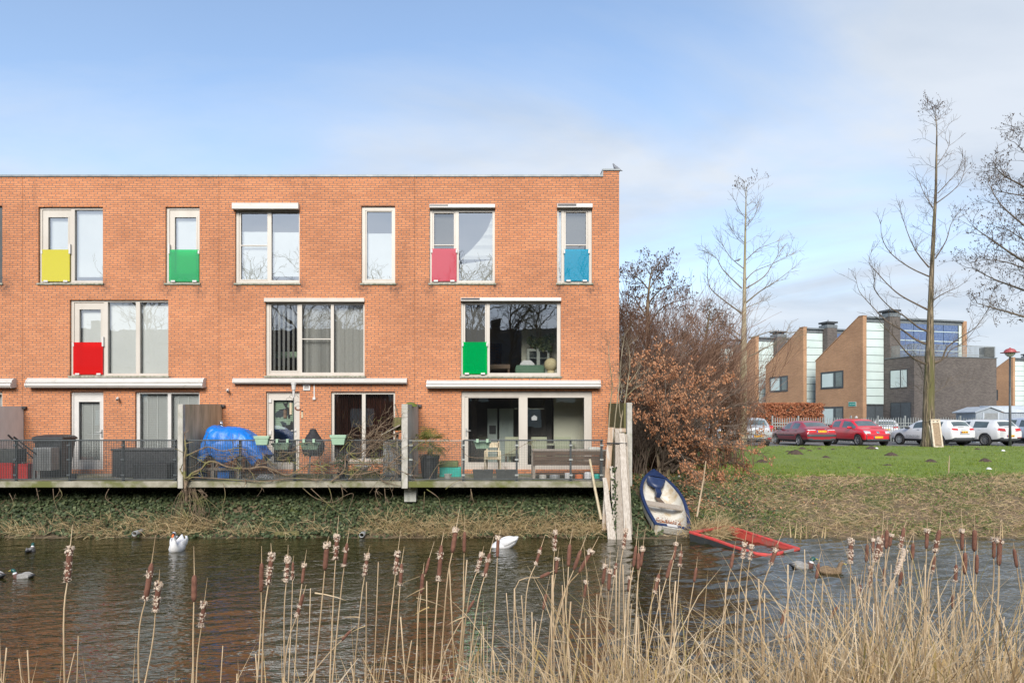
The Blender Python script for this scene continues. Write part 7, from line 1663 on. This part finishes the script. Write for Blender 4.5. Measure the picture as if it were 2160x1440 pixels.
dchair('pale green dining chair behind the left sliding pane', 1082, 20.38); dchair('pale green dining chair behind the middle frame of the sliding door', 1137, 20.35); dchair('pale green dining chair behind the right sliding pane', 1187, 20.35)
mb = MB(); pts = [(1133,879),(1127,875),(1121,880),(1121.5,886),(1132.5,886)]; mb.prism([P(a,b,FY+.30) for a, b in pts], (0,.01,0)); single('house_ornament', 'small white house shaped ornament hanging behind the right sliding pane', 'ornament', 'feather', mb)
mb = MB(); mb.tube([P(1085,861.5,20.50), P(1148,861.5,20.50)], .012, 6); single('lamp_bar', 'thin hanging lamp bar over the dining table', 'lamp', 'chrome', mb)
mb = MB(); Y = 21.00; mb.box(gx(575,Y), gx(628,Y), Y, Y+.3, gz(754,Y), gz(741,Y)); single('cushion', 'mint green bench cushion behind the left pane of the slat window', 'cushion', 'mint', mb, bevel=.05)
# ------------------------------------------------------------------ cattails and dead reeds in front of the photographer
CT = [(148,1155,142,1227,'f'),(320,1187,307,1265,'p'),(335,1231,328,1291,'f'),(410,1212,409,1268,'d'),(431,1270,425,1320,'f'),(552,1187,551,1247,'d'),(573,1169,566,1232,'f'),(607,1176,604,1227,'f'),(618,1185,617,1222,'p'),(642,1190,637,1230,'t'),(640,1252,626,1300,'p'),
(690,1147,685,1202,'t'),(711,1130,708,1180,'f'),(732,1145,726,1195,'p'),(775,1171,769,1215,'f'),(740,1329,721,1349,'d'),(839,1165,834,1211,'f'),(847,1188,844,1234,'p'),(892,1209,888,1251,'d'),(906,1175,897,1210,'d'),(931,1149,925,1225,'p'),(962,1115,954,1165,'t'),(980,1121,979,1165,'d'),(1017,1167,1006,1205,'f'),(1033,1166,1022,1215,'p'),(1051,1132,1049,1175,'t'),(1000,1265,984,1292,'d'),(965,1418,932,1432,'d'),
(1142,1152,1130,1190,'p'),(1172,1120,1170,1160,'f'),(1202,1147,1199,1194,'d'),(1176,1177,1172,1209,'t'),(1247,1162,1221,1207,'t'),(1160,1207,1139,1217,'d'),(1152,1252,1146,1285,'d'),(1225,1160,1210,1202,'d'),(1237,1225,1232,1260,'t'),(1277,1191,1271,1231,'t'),(1286,1202,1284,1245,'t'),(1300,1186,1296,1216,'p'),(1320,1117,1315,1156,'f'),(1329,1217,1326,1247,'t'),(1342,1150,1336,1195,'d'),(1347,1165,1346,1201,'d'),(1356,1155,1351,1195,'t'),(1390,1210,1381,1250,'p'),(1417,1179,1406,1219,'d'),(1426,1145,1421,1180,'t'),(1437,1160,1434,1194,'p'),(1469,1196,1464,1227,'d'),(1547,1166,1541,1199,'d'),(1571,1145,1567,1177,'f'),(1586,1150,1582,1180,'f'),(1485,1367,1467,1387,'d'),
(1640,1147,1626,1190,'p'),(1727,1187,1722,1220,'d'),(1795,1137,1794,1187,'f'),(1830,1147,1827,1185,'d'),(1842,1137,1841,1165,'t'),(1857,1137,1845,1185,'f'),(1861,1127,1856,1172,'p'),(1871,1117,1869,1157,'d'),(1880,1127,1876,1152,'t'),(1907,1112,1899,1156,'p'),(1909,1162,1890,1212,'F'),(1926,1145,1924,1180,'d'),(1956,1117,1954,1157,'t'),(1982,1117,1972,1165,'p'),(1972,1172,1967,1209,'p'),(2030,1117,2029,1160,'t'),(2056,1117,2055,1162,'d'),(2036,1165,2035,1210,'d'),(2061,1169,2060,1210,'d'),(2017,1190,2015,1227,'p'),(2097,1135,2096,1177,'t'),(2109,1137,2107,1192,'t'),(2139,1157,2145,1196,'d'),(1837,1196,1834,1237,'f'),(1866,1197,1864,1235,'p'),(1902,1205,1897,1235,'d'),(1815,1232,1810,1257,'p'),(1885,1227,1879,1252,'F'),(1657,1285,1647,1317,'d'),(1765,1279,1751,1305,'d'),(1672,1336,1657,1344,'d'),(2010,1252,2009,1282,'d')]
ZN = [(0,380,'below the front facing swan'),(380,600,'below the stained partition'),(600,760,'below the cat blind'),(760,940,'below the mossy partition'),(940,1100,'by the feeding swan'),(1100,1240,'left of the leaning planks'),(1240,1335,'before the leaning planks'),(1335,1450,'below the rowing boat'),(1450,1660,'by the red punt'),(1660,1800,'by the mallard pair'),(1800,1888,'below the white hatchback bonnet'),(1888,2000,'below the wicker panel'),(2000,2070,'left of the lamp post'),(2070,2170,'nearest the right edge')]
LK = {'f':'pale fluff shedding cattail','F':'wholly burst cream cattail','p':'patchy brown and pale cattail','t':'fluffy topped brown cattail','d':'smooth dark brown cattail'}
ORD = ['first','second','third','fourth','fifth','sixth','seventh','eighth','ninth','tenth']
cnt = {}; lab = {}
for c in sorted(CT, key=lambda c: c[0]):
    z = [i for i, (a, b, _) in enumerate(ZN) if a <= c[0] < b][0]; k = (z, c[4], abs(c[1]-c[3]) < 16 or abs(c[0]-c[2]) > abs(c[3]-c[1])); cnt.setdefault(k, []).append(c)
for (z, kind, bent), cs in cnt.items():
    for i, c in enumerate(cs):
        o = '' if len(cs) == 1 else f', {ORD[i]} such from left'
        lab[c] = ('drooping ' if bent else '') + f'{LK[kind]} {ZN[z][2]}{o}'
def near_h(x, y): return max(-.12, ground_h(x, y))
for c in CT:
    tx, ty, bx_, by, kind = c; Lp = math.hypot(tx-bx_, ty-by); Y = max(3.9, min(6.0, FP*.155/max(Lp,30)))
    a, b = P(tx, ty, Y), P(bx_, by, Y + R.uniform(-.02,.02)); ax_ = (a-b).normalized(); L = (a-b).length
    base = Vector((b.x - ax_.x*1.5*R.uniform(.5,1.1), b.y + R.uniform(-.15,.2), 0)); 
    if abs(ax_.z) < .6: base = Vector((b.x - R.uniform(.1,.3)*(1 if ax_.x > 0 else -1), b.y, 0))
    base.z = near_h(base.x, base.y) - .05
    root = thing('cattail', lab[c], 'cattail', base, group='cattails on the near bank')
    mb = MB(); H = b.z - base.z; k = smooth_path([base, base.lerp(b, .45) + Vector((R.gauss(0,.02), 0, 0)), b - ax_*min(.25,H*.2), b], 4); n = len(k)-1
    mb.tube(k + [a, a + ax_*R.uniform(.05,.17) + rv(.006)], [.0068 - .0035*i/n for i in range(n+1)] + [.0028, .0012], 5, cap=False); mb.build('stalk', M['stalk'], root)
    r = .0135*R.uniform(.88,1.15) if kind != 'F' else .012; mb = MB(); m = 9; x_ = ax_.cross(Vector((0,1,0))).normalized(); y_ = ax_.cross(x_); rings = []
    for i in range(m+1):
        t_ = i/m; rr = r*(1 - (abs(t_-.5)*2)**8*.55)*(1 + .10*nz(t_*5, tx, 1.3, 2)); q = b.lerp(a, t_)
        rings.append([q + (x_*math.cos(w_) + y_*math.sin(w_))*rr for w_ in [j*2*math.pi/10 for j in range(10)]])
    mb.loft(rings); hd = mb.build('seed_head', M['cattail'] if kind != 'F' else M['fluff'], root, smooth=True)
    if kind != 'd':
        spots = {'f':[(.0,.16),(.25,.4),(.45,.6),(.78,1.06)],'F':[(0,1.04)],'p':[(.0,.14),(.62,.8)] if R.random()<.5 else [(.0,.22),(.40,.52)],'t':[(.88,1.05)]}[kind]
        for s0, s1 in spots:
            mb = MB()
            for _ in range(int(20 + 130*(s1-s0))):
                t_ = R.uniform(s0, s1); d = (x_*R.gauss(.35,1) + y_*R.gauss(0,1)).normalized(); p = b.lerp(a, t_) + d*r*.8; s = R.uniform(.0035,.0085)*(1.5 if t_ > .85 else 1)
                nrm = d; e1 = nrm.cross(ax_).normalized(); pts = [p + d*s*R.uniform(.5,1.1) + (e1*math.cos(w_) + ax_*math.sin(w_))*s*R.uniform(.5,1) for w_ in (0,1.05,2.1,3.14,4.2,5.2)]
                ctr = p + d*s*1.15; nb = len(mb.v); mb.v += [tuple(q) for q in pts] + [tuple(ctr)]
                for j in range(6): mb.face((nb+j, nb+(j+1)%6, nb+6))
            for _ in range(10):
                t_ = R.uniform(s0, s1); p = b.lerp(a, t_); blade(mb, p, x_*R.gauss(.8,.6) + y_*R.gauss(0,1) + ax_*R.gauss(.1,.4), R.uniform(.02,.045), .004, .2, 2)
            mb.build('fluff', M['fluff'], hd, fix=False)
# bare stalks that lost their heads
def rx(y): return 1
ST = [(14,1365),(40,1388),(58,1370),(165,1340),(157,1375),(470,1361),(500,1420),(539,1378),(655,1240),(740,1395),(773,1227),(798,1185),(845,1300),(868,1350),(880,1360),(900,1225),(948,1193),(985,1180),(1020,1320),(1040,1370),(1068,1250),(1085,1240),(1100,1255),(1122,1290),(1130,1310),(1165,1212),(1186,1233),(1204,1268),(1222,1305),(1236,1303),(1259,1252),(1300,1200),(1314,1190),(1332,1272),(1345,1300),(1391,1233),(1425,1225),(1428,1250),(1466,1340),(1480,1328),(1531,1226),(1552,1290),(1575,1240),(1600,1220),(1613,1250),(1662,1190),(1697,1158),(1722,1280),(1736,1225),(1783,1270),(1804,1215),(1843,1272),(1880,1190),(1920,1220),(1952,1190),(1978,1235),(2020,1250),(2050,1290),(2070,1280),(2110,1275),(2118,1300),(1815,1300),(1868,1300),(1993,1295),(2135,1330),(1700,1310)]
for i, (px, py) in enumerate(ST):
    Y = R.uniform(3.9, 5.4); a = P(px, py, Y); base = Vector((a.x + R.gauss(-.03,.10), Y + R.uniform(-.1,.1), 0)); base.z = near_h(base.x, base.y) - .05; mb = MB()
    k = smooth_path([base, base.lerp(a,.5) + Vector((R.gauss(0,.025),0,0)), a], 4); n = len(k)-1; r = R.uniform(.004,.0085); mb.tube(k, [r*(1-.35*j/n) for j in range(n+1)], 5); o = mb.build('reed_stalk', M['stalk'], None, smooth=True)
    tag(o, 'bare straw coloured reed stalk without a head among the cattails', 'reed', 'bare reed stalks on the near bank')
mb = MB()
def reed(px, top, Y, w_=None, lean=None):
    a = P(px, top, Y); base = Vector((a.x + (R.gauss(0,.27) if lean is None else lean), Y + R.uniform(-.15,.15), 0)); base.z = near_h(base.x, base.y) - .04
    H = max(.3, a.z - base.z); d = (a - base).normalized(); fold = R.random()
    if fold < .45:      # upright strip that arches over near the top
        blade(mb, base, d + rv(.05), H*R.uniform(1.0,1.25), w_ or R.uniform(.008,.017), R.uniform(.1,.9), 6, Vector((1, R.gauss(0,.6), 0)))
    else:               # snapped: goes up, then folds down or sideways
        k = base + d*H*R.uniform(.82,1.0); s = Vector((1, R.gauss(0,.5), 0)).normalized()*((w_ or R.uniform(.008,.015))*.5); e = k + Vector((R.gauss(0,.22), R.gauss(0,.12), R.uniform(-.42,.12)))*R.uniform(.5,1.3)
        m1 = base.lerp(k,.5) + Vector((R.gauss(0,.03), R.gauss(0,.03), 0)); n = len(mb.v); mb.v += [tuple(base-s), tuple(base+s), tuple(m1-s), tuple(m1+s), tuple(k-s*.9), tuple(k+s*.9), tuple(e-s*.2), tuple(e+s*.2)]
        for j in range(3): mb.face((n+2*j, n+2*j+1, n+2*j+3, n+2*j+2))
def topline(px):
    pts = [(0,1392),(60,1385),(150,1395),(220,1432),(330,1438),(420,1436),(520,1420),(620,1385),(720,1368),(800,1372),(900,1345),(980,1325),(1060,1345),(1150,1375),(1230,1342),(1320,1328),(1420,1340),(1490,1362),(1570,1385),(1600,1345),(1680,1330),(1760,1322),(1830,1295),(1900,1288),(1960,1292),(2030,1330),(2090,1320),(2160,1318),(2260,1318)]
    for (a, b), (c, d) in zip(pts, pts[1:]):
        if a <= px <= c: return b + (d-b)*(px-a)/(c-a) + 34*nz(px*.022, 3, 1.0, 4) + 30
    return 1400
for px in range(-30, 2200, 2):
    q = .30 + .25*sm(540,640,px) + .35*sm(820,980,px) - .15*sm(1080,1140,px)*sm(1200,1160,px) + .55*sm(1180,1320,px) + .7*sm(1640,1760,px) - .75*sm(1470,1510,px)*sm(1620,1585,px) - .15*sm(200,240,px)*sm(540,480,px)
    n = int(max(.08, q)*1.05 + R.random())
    for _ in range(n):
        t = topline(px); top = t + R.random()**1.3*(1470-t) - (R.random() < .10)*R.uniform(0,80)
        reed(px + R.uniform(-2,2), top, R.uniform(3.7, 5.2))
for px in range(1180, 2200, 3):    # collapsed sedge tussocks
    if 1475 < px < 1605 and R.random() < .85: continue
    t = topline(px) + 32
    for _ in range(7 if px > 1640 else 5): 
        Y = R.uniform(3.5,4.6); a = P(px + R.gauss(0,6), t + R.uniform(-12,85), Y); base = Vector((a.x+R.gauss(0,.1), Y, near_h(a.x,Y)-.03)); H = a.z-base.z
        blade(mb, base, Vector((R.gauss(0,.14), R.gauss(0,.12), 1)), H*R.uniform(1.25,1.6), R.uniform(.007,.016), R.uniform(1.6,3.4), 8)
for (px, py) in ((745,1310),(735,1292),(700,1330),(955,1290),(1190,1340),(1240,1338),(1260,1295),(1345,1315),(1400,1330),(1690,1300),(1600,1290),(1515,1350),(860,1205),(870,1230),(880,1270),(690,1240),(1365,1220),(1110,1290),(905,1250)):
    Y = R.uniform(4.2,5.0); a = P(px, py, Y); s = R.choice((-1,1)); blade(mb, a + Vector((-.08*s,0,-.03)), Vector((s, R.gauss(0,.2), R.uniform(-.5,.3))), R.uniform(.10,.26), .009, .3, 3)
stuff(mb, 'dead_reeds', 'reedleaf')
